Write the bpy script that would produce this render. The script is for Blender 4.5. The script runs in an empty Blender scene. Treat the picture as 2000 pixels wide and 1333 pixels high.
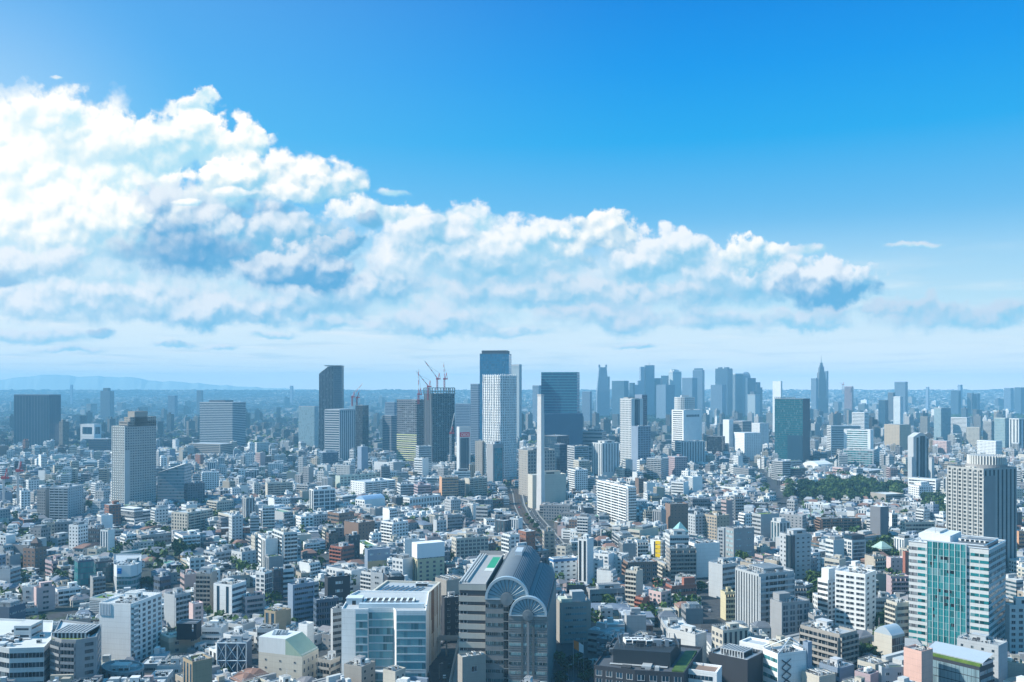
import bpy, math, random
import numpy as np
R = math.radians
rnd = random.Random(11)
C = bpy.context.scene
F, H, HZ = 1800.0, 150.0, 762.0       # focal length and horizon row in photo pixels (2000 wide), camera height in metres
def X(px, Y): return (px - 1000.0) / F * Y
def Z(py, Y): return H + (HZ - py) / F * Y

# ------------------------------------------------------------------ camera, light, exposure
cam = bpy.data.cameras.new('camera'); cam_o = bpy.data.objects.new('camera', cam)
C.collection.objects.link(cam_o); C.camera = cam_o
cam.sensor_width = 36; cam.lens = F / 2000 * 36; cam.shift_y = 95.5 / 2000
cam.clip_start = 1; cam.clip_end = 60000
cam_o.location = (0, 0, H); cam_o.rotation_euler = (R(90), 0, 0)

SUN_AZ, SUN_EL = 93.0, 39.0           # degrees to the left of the view direction, degrees above the horizon
sun = bpy.data.lights.new('sun', 'SUN'); sun.energy = 5.0; sun.angle = R(0.5); sun.color = (1.0, .955, .87)
so = bpy.data.objects.new('sun', sun); C.collection.objects.link(so)
so.rotation_euler = (R(90 - SUN_EL), 0, R(SUN_AZ + 180))
sdir = (-math.sin(R(SUN_AZ)) * math.cos(R(SUN_EL)), math.cos(R(SUN_AZ)) * math.cos(R(SUN_EL)), math.sin(R(SUN_EL)))
from mathutils import Vector
so.rotation_euler = Vector(sdir).to_track_quat('Z', 'Y').to_euler()

C.view_settings.view_transform = 'Standard'; C.view_settings.look = 'None'
C.view_settings.exposure = 0.46; C.view_settings.gamma = 1.0
C.render.engine = 'CYCLES'
cy = C.cycles
cy.use_denoising = True; cy.max_bounces = 5; cy.diffuse_bounces = 3; cy.glossy_bounces = 2
cy.transmission_bounces = 2; cy.volume_bounces = 1; cy.transparent_max_bounces = 4
cy.caustics_reflective = False; cy.caustics_refractive = False; cy.sample_clamp_indirect = 4

class G:
    """small helper to wire shader nodes"""
    def __init__(s, nt): s.nt = nt; nt.nodes.clear()
    def n(s, t, **kw):
        o = s.nt.nodes.new('ShaderNode' + t)
        for k, v in kw.items(): setattr(o, k, v)
        return o
    def put(s, sock, v):
        if hasattr(v, 'is_output') or isinstance(v, bpy.types.NodeSocket): s.nt.links.new(v, sock)
        elif v is not None: sock.default_value = v
    def m(s, op, a, b=None, c=None, clamp=False):
        o = s.n('Math', operation=op, use_clamp=clamp)
        for i, v in enumerate((a, b, c)):
            if v is not None: s.put(o.inputs[i], v)
        return o.outputs[0]
    def vm(s, op, a, b=None, sc=None):
        o = s.n('VectorMath', operation=op)
        s.put(o.inputs[0], a)
        if b is not None: s.put(o.inputs[1], b)
        if sc is not None: s.put(o.inputs['Scale'], sc)
        return o.outputs['Value'] if op in ('LENGTH', 'DOT_PRODUCT') else o.outputs[0]
    def sep(s, v):
        o = s.n('SeparateXYZ'); s.put(o.inputs[0], v); return o.outputs
    def comb(s, x, y, z=0.0):
        o = s.n('CombineXYZ')
        for i, v in enumerate((x, y, z)): s.put(o.inputs[i], v)
        return o.outputs[0]
    def mix(s, f, a, b, blend='MIX'):
        o = s.n('Mix', data_type='RGBA', blend_type=blend); o.clamp_factor = True
        s.put(o.inputs['Factor'], f)
        A = [i for i in o.inputs if i.identifier == 'A_Color'][0]; B = [i for i in o.inputs if i.identifier == 'B_Color'][0]
        s.put(A, a if not isinstance(a, tuple) else (*a[:3], 1)); s.put(B, b if not isinstance(b, tuple) else (*b[:3], 1))
        return [i for i in o.outputs if i.identifier == 'Result_Color'][0]
    def noise(s, vec, scale, det=3.0, rough=.55, dim='3D'):
        o = s.n('TexNoise', noise_dimensions=dim); s.put(o.inputs['Vector'], vec)
        o.inputs['Scale'].default_value = scale; o.inputs['Detail'].default_value = det; o.inputs['Roughness'].default_value = rough
        return o.outputs
    def step(s, v, a, b, ta=0.0, tb=1.0):
        o = s.n('MapRange', interpolation_type='SMOOTHSTEP')
        s.put(o.inputs['Value'], v)
        for k, x in (('From Min', a), ('From Max', b), ('To Min', ta), ('To Max', tb)): s.put(o.inputs[k], x)
        return o.outputs[0]
    def ramp(s, v, stops):
        o = s.n('ValToRGB'); e = o.color_ramp.elements
        while len(e) < len(stops): e.new(.5)
        for k, (p, c) in enumerate(stops): e[k].position = p; e[k].color = (*c, 1)
        s.put(o.inputs[0], v); return o.outputs[0]

# ------------------------------------------------------------------ sky: sky texture, blue gradient and cumulus, all by direction
def make_world():
    w = bpy.data.worlds.new('World'); C.world = w; w.use_nodes = True
    g = G(w.node_tree)
    tc = g.n('TexCoord'); d = g.vm('NORMALIZE', tc.outputs['Generated'])
    x, y, z = g.sep(d)
    sky = g.n('TexSky', sky_type='NISHITA', sun_disc=False); sky.sun_elevation = R(SUN_EL); sky.sun_rotation = R(-SUN_AZ)
    sky.altitude = 150; sky.air_density = 1.0; sky.dust_density = .6; sky.ozone_density = 2.5
    hor = g.vm('LENGTH', g.comb(x, y))
    e = g.m('MULTIPLY', g.m('DIVIDE', z, g.m('MAXIMUM', hor, .05)), 18.0)       # elevation, 1 unit = 100 photo pixels
    grad = g.ramp(g.m('MULTIPLY', e, .1), [(0, (1.7, 1.45, 1.25)), (.04, (1.1, 1.1, 1.06)), (.09, (.80, .92, .97)), (.16, (.42, .73, .90)), (.32, (.15, .51, .86)),
                  (.48, (.012, .40, .86)), (.62, (.0, .315, .84)), (.78, (.0, .235, .76)), (1, (.04, .34, .70))])
    grad = g.mix(g.step(y, .25, -.35), grad, g.ramp(g.m('MULTIPLY', e, .1), [(0, (.14, .42, .70)), (.3, (.08, .38, .74)), (1, (.03, .33, .72))]))
    sunny = g.vm('DOT_PRODUCT', d, (sdir[0] * 1.0, sdir[1], sdir[2]))
    side = g.step(g.m('DIVIDE', g.m('MULTIPLY', x, -1.0), g.m('MAXIMUM', hor, .05)), -.22, .62)
    grad = g.mix(g.m('MULTIPLY', side, .30), grad, (.38, .80, 1.0))
    grad = g.mix(.03, grad, g.mix(1.0, sky.outputs[0], (.11, .11, .11), 'MULTIPLY'))
    yy = g.m('MAXIMUM', y, .03)
    U = g.m('MULTIPLY_ADD', g.m('DIVIDE', x, yy), 18.0, 10.0)
    V = g.m('SUBTRACT', 7.62, g.m('MULTIPLY', g.m('DIVIDE', z, yy), 18.0))
    front = g.m('MULTIPLY', g.step(y, .12, .4), g.step(z, -.002, .004))
    P = g.comb(U, V)
    n1 = g.noise(P, 1.1, 5, .58)
    n2 = g.noise(g.vm('ADD', P, (7.3, 2.1, 0)), 3.4, 6, .62)
    w1 = g.vm('SCALE', g.vm('SUBTRACT', n1[1], (.5, .5, .5)), sc=.95)
    w2 = g.vm('SCALE', g.vm('SUBTRACT', n2[1], (.5, .5, .5)), sc=.34)
    Q = g.vm('ADD', P, g.vm('ADD', w1, w2))
    Ub, Vb, _ = g.sep(Q); Uc, Vc, _ = g.sep(g.vm('ADD', P, g.vm('SCALE', g.vm('ADD', w1, w2), sc=.40)))
    def puffs(p):                                                                # rounded cauliflower heads of three sizes
        def vor(sc): 
            o = g.n('TexVoronoi', voronoi_dimensions='2D', feature='SMOOTH_F1'); o.inputs['Scale'].default_value = sc; o.inputs['Smoothness'].default_value = .35
            g.put(o.inputs['Vector'], p); return o.outputs['Distance']
        h = g.m('MULTIPLY_ADD', vor(1.25), -.66, .36)
        h = g.m('ADD', h, g.m('MULTIPLY_ADD', vor(3.1), -.30, .15))
        return g.m('ADD', h, g.m('MULTIPLY_ADD', vor(7.5), -.10, .05))
    ws = g.vm('ADD', P, g.vm('SCALE', g.vm('SUBTRACT', n2[1], (.5, .5, .5)), sc=.22))
    fa = puffs(ws); fb = puffs(g.vm('ADD', ws, (-.07, -.13, 0)))
    rel = g.m('SUBTRACT', fa, fb)                                                # puffs lit from the sun's side
    det = g.m('MINIMUM', g.m('ADD', g.m('MULTIPLY', fa, .95), g.m('MULTIPLY', g.m('SUBTRACT', g.noise(P, 3.2, 7, .6)[0], .5), .55)), .17)
    fine = g.m('SUBTRACT', n1[0], .5)
    col = grad
    # thin distant layer near the horizon, laid out on a flat cloud deck so that it flattens with distance
    zz = g.m('ADD', g.m('MAXIMUM', z, 0.0), .035)
    deck = g.comb(g.m('DIVIDE', x, zz), g.m('DIVIDE', y, zz))
    dn = g.noise(deck, .95, 4, .5); dn2 = g.noise(g.vm('ADD', deck, (-.25, .3, 0)), .95, 4, .5)
    lowm = g.m('MULTIPLY', g.step(e, .1, .5), g.step(e, 2.9, 1.7))
    wide = g.step(U, 21.5, 7.0)
    a0 = g.m('MULTIPLY', g.m('MULTIPLY', lowm, g.m('ADD', .45, g.m('MULTIPLY', wide, .5))), g.step(dn[0], .42, .72))
    t0 = g.m('ADD', .55, g.m('MULTIPLY', g.m('SUBTRACT', dn[0], dn2[0]), 3.2), clamp=True)
    veil = g.m('MULTIPLY', g.step(e, 3.6, .9), g.step(U, 24.0, 1.0, .26, .93))
    col = g.mix(veil, col, (.82, .925, .96))
    col = g.mix(g.m('MULTIPLY', a0, front), col, g.mix(t0, (.42, .66, .82), (.86, .93, .95)))
    gap = g.m('MULTIPLY', g.step(g.noise(g.vm('MULTIPLY', g.vm('ADD', P, (3.1, 9.4, 0)), (.62, 1.0, 1)), .95, 2, .5)[0], .50, .66), g.step(U, 1.2, 4.2))
    blobs = [  # centre x, y, radius x, y (100 photo pixels), white level, base shade, softness
        (18.9, 6.25, 2.4, .42, .80, .62, .9), (15.6, 6.28, 1.3, .30, .86, .62, .7), (17.3, 6.05, 1.6, .30, .8, .55, .9),
        (3.5, 5.5, 6.8, 1.15, .96, .66, .9), (11, 5.35, 4.6, .78, .93, .66, .9), (6.5, 6.0, 6.5, .55, .9, .66, .9), (15.2, 5.6, 2.4, .55, .92, .6, .8),
        (2.2, 5.92, 2.5, .30, .9, .36, .6), (4.3, 6.12, 1.5, .22, .88, .4, .6), (8.1, 6.38, 1.0, .26, .92, .5, .6), (.5, 6.6, 1.6, .18, .9, .6, .8), (3.4, 6.75, .5, .1, .9, .6, .7), (4.3, 6.8, .35, .09, .92, .66, .7), (1.3, 6.85, .8, .1, .9, .64, .8), (6.3, 6.35, .7, .2, .92, .55, .6), (10.0, 6.5, .9, .14, .92, .62, .7), (12.4, 6.78, .45, .08, .9, .66, .7), (5.4, 6.55, .5, .1, .92, .66, .7), (13.9, 6.3, .9, .2, .9, .55, .7),
        (12.2, 6.25, 1.8, .45, .84, .52, .8), (8.5, 6.35, 1.6, .40, .88, .55, .8), (4.0, 6.1, 3.4, .42, .92, .42, .7), (1.2, 5.9, 2.3, .5, .95, .5, .7),
        (6.6, 5.7, 1.8, .62, .93, .42, .6), (10.3, 5.75, 2.2, .45, .88, .5, .7), (13.2, 5.75, 2.0, .42, .88, .48, .7),
        (14.6, 5.35, 2.0, .62, .95, .48, .45), (16.3, 5.6, 1.1, .48, .96, .28, .4), (16.85, 5.35, .42, .32, 1.0, .40, .5), (14.6, 4.98, .72, .36, 1.05, .55, .4), (15.75, 4.92, .5, .16, .9, .7, .7),
        (12.7, 5.05, 1.1, .62, .98, .5, .4), (9.3, 5.0, 2.0, .85, 1.0, .50, .45), (10.6, 4.75, 1.3, .5, 1.02, .55, .45), (11.7, 4.75, .82, .50, 1.06, .40, .33),
        (9.15, 4.25, .7, .32, 1.0, .7, .6), (7.6, 4.25, 1.3, .42, 1.03, .6, .5), (8.3, 4.6, .95, .5, 1.0, .48, .5),
        (1.0, 3.85, 3.1, 1.9, 1.12, .9, .5), (3.75, 2.12, .52, .30, 1.05, .85, .5), (4.25, 2.95, .95, .62, 1.1, .72, .38), (2.6, 2.9, 2.0, .72, 1.1, .8, .45),
        (.9, 2.45, .85, .5, 1.08, .9, .6), (3.7, 4.65, 2.1, 1.05, .92, .24, .5), (1.6, 4.6, 1.9, 1.0, 1.1, .62, .6), (5.0, 4.8, 1.5, .75, .95, .38, .5),
        (5.2, 3.65, 1.85, .62, 1.06, .52, .4), (6.0, 3.75, 1.1, .38, 1.05, .58, .4), (4.4, 3.5, 1.0, .38, 1.1, .6, .4),
        (3.65, 3.98, .28, .10, 1.05, .8, .6), (4.5, 3.8, .35, .16, 1.05, .7, .6),
        (5.9, 5.35, 1.2, .5, .9, .24, .45), (6.65, 4.92, .55, .27, .82, .30, .4), (7.25, 4.38, .28, .25, .75, .34, .45), (3.7, 4.95, 1.5, .55, .72, .22, .7),
        (.05, 5.45, .45, .2, .7, .3, .5), (.6, 5.15, 1.3, .42, .95, .45, .6), (7.65, 3.78, .4, .12, .92, .8, .9), (17.85, 4.81, .62, .09, .85, .8, 1.0), (1.05, 1.52, .16, .06, .9, .85, 1.0), (1.95, 6.53, .3, .13, .75, .5, .6)]
    for cx, cyy, rx, ry, wl, dk, soft in blobs:
        Us, Vs = (Ub, Vb) if ry > .25 else (Uc, Vc)
        dx = g.m('MULTIPLY', g.m('SUBTRACT', Us, cx), 1 / rx)
        dy = g.m('MULTIPLY', g.m('SUBTRACT', cyy, Vs), 1 / ry)
        dyb = g.m('MAXIMUM', dy, g.m('MULTIPLY', dy, -1.35))
        up = g.step(dy, -.75, .45)                                               # heads are crisp and lumpy, bases flat and soft
        dd = g.m('SUBTRACT', 1.12, g.vm('LENGTH', g.comb(dx, dyb)))
        dd = g.m('MULTIPLY_ADD', det, g.m('MULTIPLY_ADD', up, .62, .38), dd)
        if dk >= .30 and ry > .25: dd = g.m('MULTIPLY_ADD', gap, -.36, dd)
        a = g.m('DIVIDE', dd, g.m('MULTIPLY_ADD', up, -.75 * soft, 1.45 * soft), clamp=True)
        a = g.step(a, 0, 1)
        if dk in (.66, .6) and rx > 2: a = g.m('MULTIPLY', a, .55)
        t = g.m('MULTIPLY_ADD', dy, .62, g.m('MULTIPLY_ADD', dx, -.20, .20 if dk < .4 else .42))
        t = g.m('ADD', t, g.m('MULTIPLY', g.m('MULTIPLY_ADD', rel, 1.5, g.m('MULTIPLY', det, .30)), g.m('MULTIPLY_ADD', up, .75, .25)), clamp=True)
        t = g.step(t, -.05, .95)
        dark = (.46 * dk, .80 * dk ** .5, .93 * dk ** .22)
        c = g.mix(t, dark, (wl ** 2 * .97, wl ** 1.3 * .985, min(1.0, wl ** .7)))
        col = g.mix(g.m('MULTIPLY', a, front), col, c)
    glare = g.m('MULTIPLY', g.m('MULTIPLY', g.step(g.vm('LENGTH', g.vm('MULTIPLY', g.vm('SUBTRACT', P, (-1.5, 3.4, 0)), (1, 1.25, 0))), 6.2, .5), front), .32)
    col = g.mix(glare, col, (1.0, 1.02, 1.03))
    bg = g.n('Background'); bg.inputs['Strength'].default_value = .0745
    g.put(bg.inputs['Color'], g.mix(1.0, col, (10, 10, 10), 'MULTIPLY'))
    out = g.n('OutputWorld'); g.put(out.inputs['Surface'], bg.outputs[0])
    w.cycles.sampling_method = 'MANUAL'; w.cycles.sample_map_resolution = 512
make_world()

# ------------------------------------------------------------------ materials
def new_mat(name):
    m = bpy.data.materials.new(name); m.use_nodes = True
    return m, G(m.node_tree)
def finish(g, base, rough, spec=.4, metal=0.0, bump=None):
    b = g.n('BsdfPrincipled'); g.put(b.inputs['Base Color'], base); g.put(b.inputs['Roughness'], rough)
    g.put(b.inputs['Specular IOR Level'], spec); g.put(b.inputs['Metallic'], metal)
    if bump is not None: g.put(b.inputs['Normal'], bump)
    o = g.n('OutputMaterial'); g.put(o.inputs['Surface'], b.outputs[0]); return b
def weather(g, col, amt=.28):
    pos = g.n('NewGeometry').outputs['Position']
    a = g.noise(pos, .11, 4, .6)[0]
    st = g.noise(g.vm('MULTIPLY', pos, (1.3, 1.3, .09)), 1.0, 4, .6)[0]
    k = g.m('ADD', 1 - amt * .72, g.m('MULTIPLY', g.m('ADD', a, st), amt * .62))
    return g.mix(1.0, col, g.comb(k, k, k), 'MULTIPLY')
def mat_facade():
    m, g = new_mat('facade')
    def att(nm): 
        o = g.n('Attribute', attribute_type='GEOMETRY'); o.attribute_name = nm; return o
    tint, wa, wb, gl = att('tint'), att('wa'), att('wb'), att('gl')
    bay, flo, on = g.sep(wa.outputs['Vector']); wu, wv, lit = g.sep(wb.outputs['Vector'])
    u, v, _ = g.sep(g.n('UVMap', uv_map='UVMap').outputs[0])
    cu, cv = g.m('DIVIDE', u, g.m('MAXIMUM', bay, .1)), g.m('DIVIDE', v, g.m('MAXIMUM', flo, .1))
    fu, fv = g.m('FRACT', cu), g.m('FRACT', cv)
    hu = g.m('LESS_THAN', g.m('ABSOLUTE', g.m('SUBTRACT', fu, .5)), g.m('MULTIPLY', wu, .5))
    hv = g.m('LESS_THAN', g.m('ABSOLUTE', g.m('SUBTRACT', fv, .5)), g.m('MULTIPLY', wv, .5))
    mask = g.m('MULTIPLY', g.m('MULTIPLY', hu, hv), g.m('MULTIPLY', on, g.m('GREATER_THAN', v, 0.0)))
    seed = tint.outputs['Alpha']
    wn = g.n('TexWhiteNoise', noise_dimensions='2D')
    # wide bands are broken into panes of about 1.8 m
    cuu = g.m('FLOOR', g.m('DIVIDE', u, 1.8)); 
    g.put(wn.inputs['Vector'], g.comb(g.m('MULTIPLY_ADD', seed, 91.0, cuu), g.m('MULTIPLY_ADD', seed, 57.0, g.m('FLOOR', cv))))
    r = wn.outputs['Value']
    calm = g.m('SUBTRACT', 1.0, lit)
    dk = g.m('SUBTRACT', 1.0, g.m('MULTIPLY', g.m('MULTIPLY', g.step(r, .35, .0), .55), calm))
    gcol = g.mix(1.0, gl.outputs['Color'], g.comb(dk, dk, dk), 'MULTIPLY')
    gcol = g.mix(g.m('MULTIPLY', g.m('MULTIPLY', g.step(r, .78, .99), .42), calm), gcol, (.30, .38, .40))
    wcol = weather(g, tint.outputs['Color'], .42)
    joint = g.m('MULTIPLY', g.m('LESS_THAN', fv, .05), g.m('GREATER_THAN', flo, .2))
    wcol = g.mix(g.m('MULTIPLY', joint, .22), wcol, (.05, .05, .055))
    base = g.mix(mask, wcol, gcol)
    rough = g.m('MULTIPLY_ADD', mask, -.62, .76)
    nrm = g.n('NewGeometry').outputs['Normal']; tilt = g.vm('SCALE', g.vm('SUBTRACT', wn.outputs['Color'], (.5, .5, .5)), sc=g.m('MULTIPLY', mask, .07))
    finish(g, base, rough, .45, 0, g.vm('NORMALIZE', g.vm('ADD', nrm, tilt)))
    return m
def mat_paint(name='paint', rough=.6, spec=.3, metal=0.0, amt=.4):
    m, g = new_mat(name)
    finish(g, weather(g, g.n('ObjectInfo').outputs['Color'], amt), rough, spec, metal); return m
def mat_glass():
    m, g = new_mat('window_glass')
    oi = g.n('ObjectInfo'); x, y, z = g.sep(g.n('TexCoord').outputs['Object'])
    wn = g.n('TexWhiteNoise', noise_dimensions='2D')
    g.put(wn.inputs['Vector'], g.comb(g.m('FLOOR', g.m('MULTIPLY', x, 9.0)), g.m('MULTIPLY', oi.outputs['Random'], 371.0)))
    r = wn.outputs['Value']
    dk = g.m('MULTIPLY_ADD', g.step(r, .05, .5), .75, .25)
    c = g.mix(1.0, oi.outputs['Color'], g.comb(dk, dk, dk), 'MULTIPLY')
    c = g.mix(g.m('MULTIPLY', g.step(r, .80, .99), .5), c, (.30, .38, .40))
    nrm = g.n('NewGeometry').outputs['Normal']; tilt = g.vm('SCALE', g.vm('SUBTRACT', wn.outputs['Color'], (.5, .5, .5)), sc=.07)
    finish(g, c, .10, .5, 0, g.vm('NORMALIZE', g.vm('ADD', nrm, tilt))); return m
def mat_leaf(name, a, b, c):
    m, g = new_mat(name)
    pos = g.n('NewGeometry').outputs['Position']; rnd_ = g.n('ObjectInfo').outputs['Random']
    t = g.m('ADD', g.noise(pos, .23, 3, .6)[0], g.m('MULTIPLY', g.m('SUBTRACT', rnd_, .5), .5))
    finish(g, g.ramp(t, [(.25, a), (.5, b), (.78, c)]), .6, .2); return m
def mat_ground():
    m, g = new_mat('ground')
    pos = g.n('NewGeometry').outputs['Position']
    a = g.noise(pos, .02, 5, .6)[0]; b = g.noise(pos, .35, 4, .6)[0]; h = g.noise(pos, .0045, 3, .5)[0]
    c = g.ramp(g.m('ADD', g.m('MULTIPLY', a, .6), g.m('MULTIPLY', b, .4)), [(.3, (.035, .04, .045)), (.5, (.06, .066, .072)), (.7, (.11, .115, .115))])
    c = g.mix(g.m('MULTIPLY', g.step(h, .5, .62), .55), c, (.03, .05, .025))
    finish(g, c, .85, .2); return m
def mat_asphalt(name, lo, hi):
    m, g = new_mat(name); pos = g.n('NewGeometry').outputs['Position']
    finish(g, g.ramp(g.noise(pos, .3, 5, .6)[0], [(.3, lo), (.7, hi)]), .8, .25); return m
def mat_volume():
    m = bpy.data.materials.new('haze_air'); m.use_nodes = True; g = G(m.node_tree)
    v = g.n('VolumePrincipled'); v.inputs['Density'].default_value = HAZE_D; v.inputs['Color'].default_value = (*HAZE_C, 1); v.inputs['Anisotropy'].default_value = .0
    o = g.n('OutputMaterial'); g.put(o.inputs['Volume'], v.outputs[0]); return m
HAZE_D, HAZE_C = 1.1e-4, (.31, .71, 1.0)
FAC = mat_facade(); PAINT = mat_paint(); METAL = mat_paint('painted_metal', .35, .5, .25, .2); GLASS = mat_glass()
CLEAN = mat_paint('sign_paint', .5, .3, 0, .08)
LEAF = mat_leaf('foliage', (.013, .038, .016), (.034, .078, .022), (.08, .135, .032))
LAWN = mat_leaf('roof_lawn', (.07, .13, .02), (.12, .2, .035), (.2, .24, .06))
BARK = mat_asphalt('bark', (.05, .035, .025), (.1, .075, .055))
GROUND = mat_ground(); ASPH = mat_asphalt('asphalt', (.035, .038, .042), (.075, .078, .082)); PAVE = mat_asphalt('pavement', (.2, .2, .195), (.3, .3, .29))
BALLAST = mat_asphalt('rail_ballast', (.035, .03, .028), (.075, .06, .052)); HILL = mat_asphalt('hazed_hillside', (.24, .33, .36), (.30, .38, .40))  # far hills: the haze of distance is mixed into their pale base colour

# ------------------------------------------------------------------ mesh helpers
NOWIN = ((1, 3, 0), (0, 0, 0))
class MB:
    def __init__(s): s.v, s.f, s.mi, s.uv, s.at = [], [], [], [], []
    def face(s, pts, mi=0, uv=None, at=None):
        k = len(s.v); s.v += [tuple(p) for p in pts]; s.f.append(tuple(range(k, k + len(pts)))); s.mi.append(mi)
        s.uv.append(uv or [(0, -1)] * len(pts)); s.at.append(at)
    def box(s, x0, x1, y0, y1, z0, z1, mi=0, at=None, bottom=False):
        p = [(x0, y0, z0), (x1, y0, z0), (x1, y1, z0), (x0, y1, z0), (x0, y0, z1), (x1, y0, z1), (x1, y1, z1), (x0, y1, z1)]
        for q in ((0, 1, 5, 4), (1, 2, 6, 5), (2, 3, 7, 6), (3, 0, 4, 7), (4, 5, 6, 7)) + (((3, 2, 1, 0),) if bottom else ()):
            s.face([p[i] for i in q], mi, None, at)
    def prism(s, poly, z0, z1, mi=0, at=None, cap=True, top=None):
        n = len(poly); tp = top or poly
        for i in range(n):
            a, b, c, d = poly[i], poly[(i + 1) % n], tp[(i + 1) % n], tp[i]
            s.face([(*a, z0), (*b, z0), (*c, z1), (*d, z1)], mi, None, at)
        if cap: s.face([(*p, z1) for p in tp], mi, None, at)
    def ring(s, cx, cy, r, n=12, rot=0): return [(cx + r * math.cos(2 * math.pi * (i + rot) / n), cy + r * math.sin(2 * math.pi * (i + rot) / n)) for i in range(n)]
    def cyl(s, cx, cy, z0, z1, r0, r1=None, n=12, mi=0, at=None):
        s.prism(s.ring(cx, cy, r0, n), z0, z1, mi, at, True, s.ring(cx, cy, r0 if r1 is None else r1, n))
    def beam(s, p, q, r, mi=0):
        p, q = Vector(p), Vector(q); d = (q - p).normalized(); a = d.orthogonal().normalized(); b = d.cross(a)
        k = [a * r + b * r, b * r - a * r, -a * r - b * r, a * r - b * r]
        for i in range(4): s.face([p + k[i], p + k[(i + 1) % 4], q + k[(i + 1) % 4], q + k[i]], mi)
        s.face([p + x for x in reversed(k)], mi); s.face([q + x for x in k], mi)
    def mesh(s, name, mats):
        me = bpy.data.meshes.new(name); me.from_pydata(s.v, [], s.f)
        for m in mats: me.materials.append(m)
        me.polygons.foreach_set('material_index', s.mi)
        if any(a is not None for a in s.at) or FAC in mats:
            uv = me.uv_layers.new(name='UVMap'); uv.data.foreach_set('uv', [c for f in s.uv for p in f for c in p])
            D = ((.6, .6, .6, 0), *NOWIN, (.05, .08, .1, 1)); A = [a or D for a in s.at]
            for nm, ty, i, key in (('tint', 'FLOAT_COLOR', 0, 'color'), ('wa', 'FLOAT_VECTOR', 1, 'vector'), ('wb', 'FLOAT_VECTOR', 2, 'vector'), ('gl', 'FLOAT_COLOR', 3, 'color')):
                me.attributes.new(nm, ty, 'FACE').data.foreach_set(key, [c for a in A for c in a[i]])
        return me
    def obj(s, name, mats, parent=None, loc=(0, 0, 0), rz=0, col=None):
        return link(name, s.mesh(name, mats if isinstance(mats, (list, tuple)) else [mats]), parent, loc, rz, col)
def link(name, me, parent=None, loc=(0, 0, 0), rz=0, col=None, scale=None):
    o = bpy.data.objects.new(name, me); C.collection.objects.link(o)
    if parent is not None: o.parent = parent
    o.location = loc
    if rz: o.rotation_euler = (0, 0, rz)
    if col is not None: o.color = (*col[:3], 1)
    if scale is not None: o.scale = scale
    return o
def tag(o, label=None, cat=None, group=None, kind=None):
    for k, v in (('label', label), ('category', cat), ('group', group), ('kind', kind)):
        if v: o[k] = v
    return o

# shared unit meshes (x along the wall, -y outward)
def unit(name, fn, mats):
    b = MB(); fn(b); return b.mesh(name, mats)
def _window(b):
    b.box(-.5, .5, -.5, .5, -.5, .5, 0)
    b.box(-.56, -.5, -.7, .5, -.55, .55, 1); b.box(.5, .56, -.7, .5, -.55, .55, 1); b.box(-.56, .56, -.9, .5, -.6, -.5, 1); b.box(-.03, .03, -.62, .5, -.5, .5, 1)
FRAME = mat_asphalt('window_frame', (.42, .43, .44), (.55, .56, .57))
U_WIN = unit('window', _window, [GLASS, FRAME])
def _band(b):
    b.box(-.5, .5, -.5, .5, -.5, .5, 0)
    for i in range(1, 9): b.box(-.5 + i / 9 - .004, -.5 + i / 9 + .004, -.7, .5, -.5, .5, 1)
U_BAND = unit('window_band', _band, [GLASS, FRAME])
U_STRIP = unit('window_strip', lambda b: b.box(-.5, .5, -.5, .5, -.5, .5), [GLASS])
def _balc(b):
    b.box(-.5, .5, -1, 0, 0, .14, 0, None, True); b.box(-.5, .5, -1, -.9, .14, 1, 0)
    for i in range(5): b.box(-.5 + i * .2475, -.49 + i * .2475, -.96, 0, .14, 2.4, 0)
    b.box(-.5, -.49, -1, 0, .14, 1, 0); b.box(.49, .5, -1, 0, .14, 1, 0)
U_BALC = unit('balcony', _balc, [PAINT])
def _pent(b):
    b.box(-.5, .5, -.5, .5, 0, 1, 0); b.box(-.53, .53, -.53, .53, .93, 1.0, 0); b.box(-.12, .12, -.512, -.5, 0, .62, 1)
    b.box(.5, .512, -.2, .2, .3, .7, 1)
DARK = mat_asphalt('dark_metal', (.03, .033, .037), (.06, .064, .07))
U_PENT = unit('penthouse', _pent, [PAINT, DARK])
def _ac(b):
    b.box(-.5, .5, -.5, .5, .08, 1, 0); b.cyl(-.2, 0, 1, 1.04, .22, None, 8, 1); b.cyl(.25, 0, 1, 1.04, .22, None, 8, 1); b.box(-.46, .46, -.515, -.5, .2, .85, 1)
    b.box(-.45, -.35, -.4, .4, 0, .08, 1); b.box(.35, .45, -.4, .4, 0, .08, 1)
U_AC = unit('air_conditioner', _ac, [PAINT, DARK])
def _tank(b):
    for a in (-1, 1):
        for c in (-1, 1): b.box(a * .3 - .05, a * .3 + .05, c * .3 - .05, c * .3 + .05, 0, .3, 1)
    b.cyl(0, 0, .3, .9, .5, None, 14, 0); b.cyl(0, 0, .9, 1.0, .5, .2, 14, 0)
U_TANK = unit('water_tank', _tank, [PAINT, DARK])
def _mast(b):
    b.cyl(0, 0, 0, 1, .5, .15, 6, 0); b.box(-1.6, 1.6, -.2, .2, .72, .735); b.box(-1.2, 1.2, -.2, .2, .86, .875)
U_MAST = unit('antenna_mast', _mast, [METAL])
def _solar(b):
    for i in range(5):
        x = -.5 + i * .2; b.face([(x, -.5, .12), (x + .18, -.5, .12), (x + .18, .5, .9), (x, .5, .9)], 0); b.box(x + .02, x + .05, .42, .46, 0, .84, 1)
U_SOLAR = unit('solar_panel', _solar, [GLASS, DARK])
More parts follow.
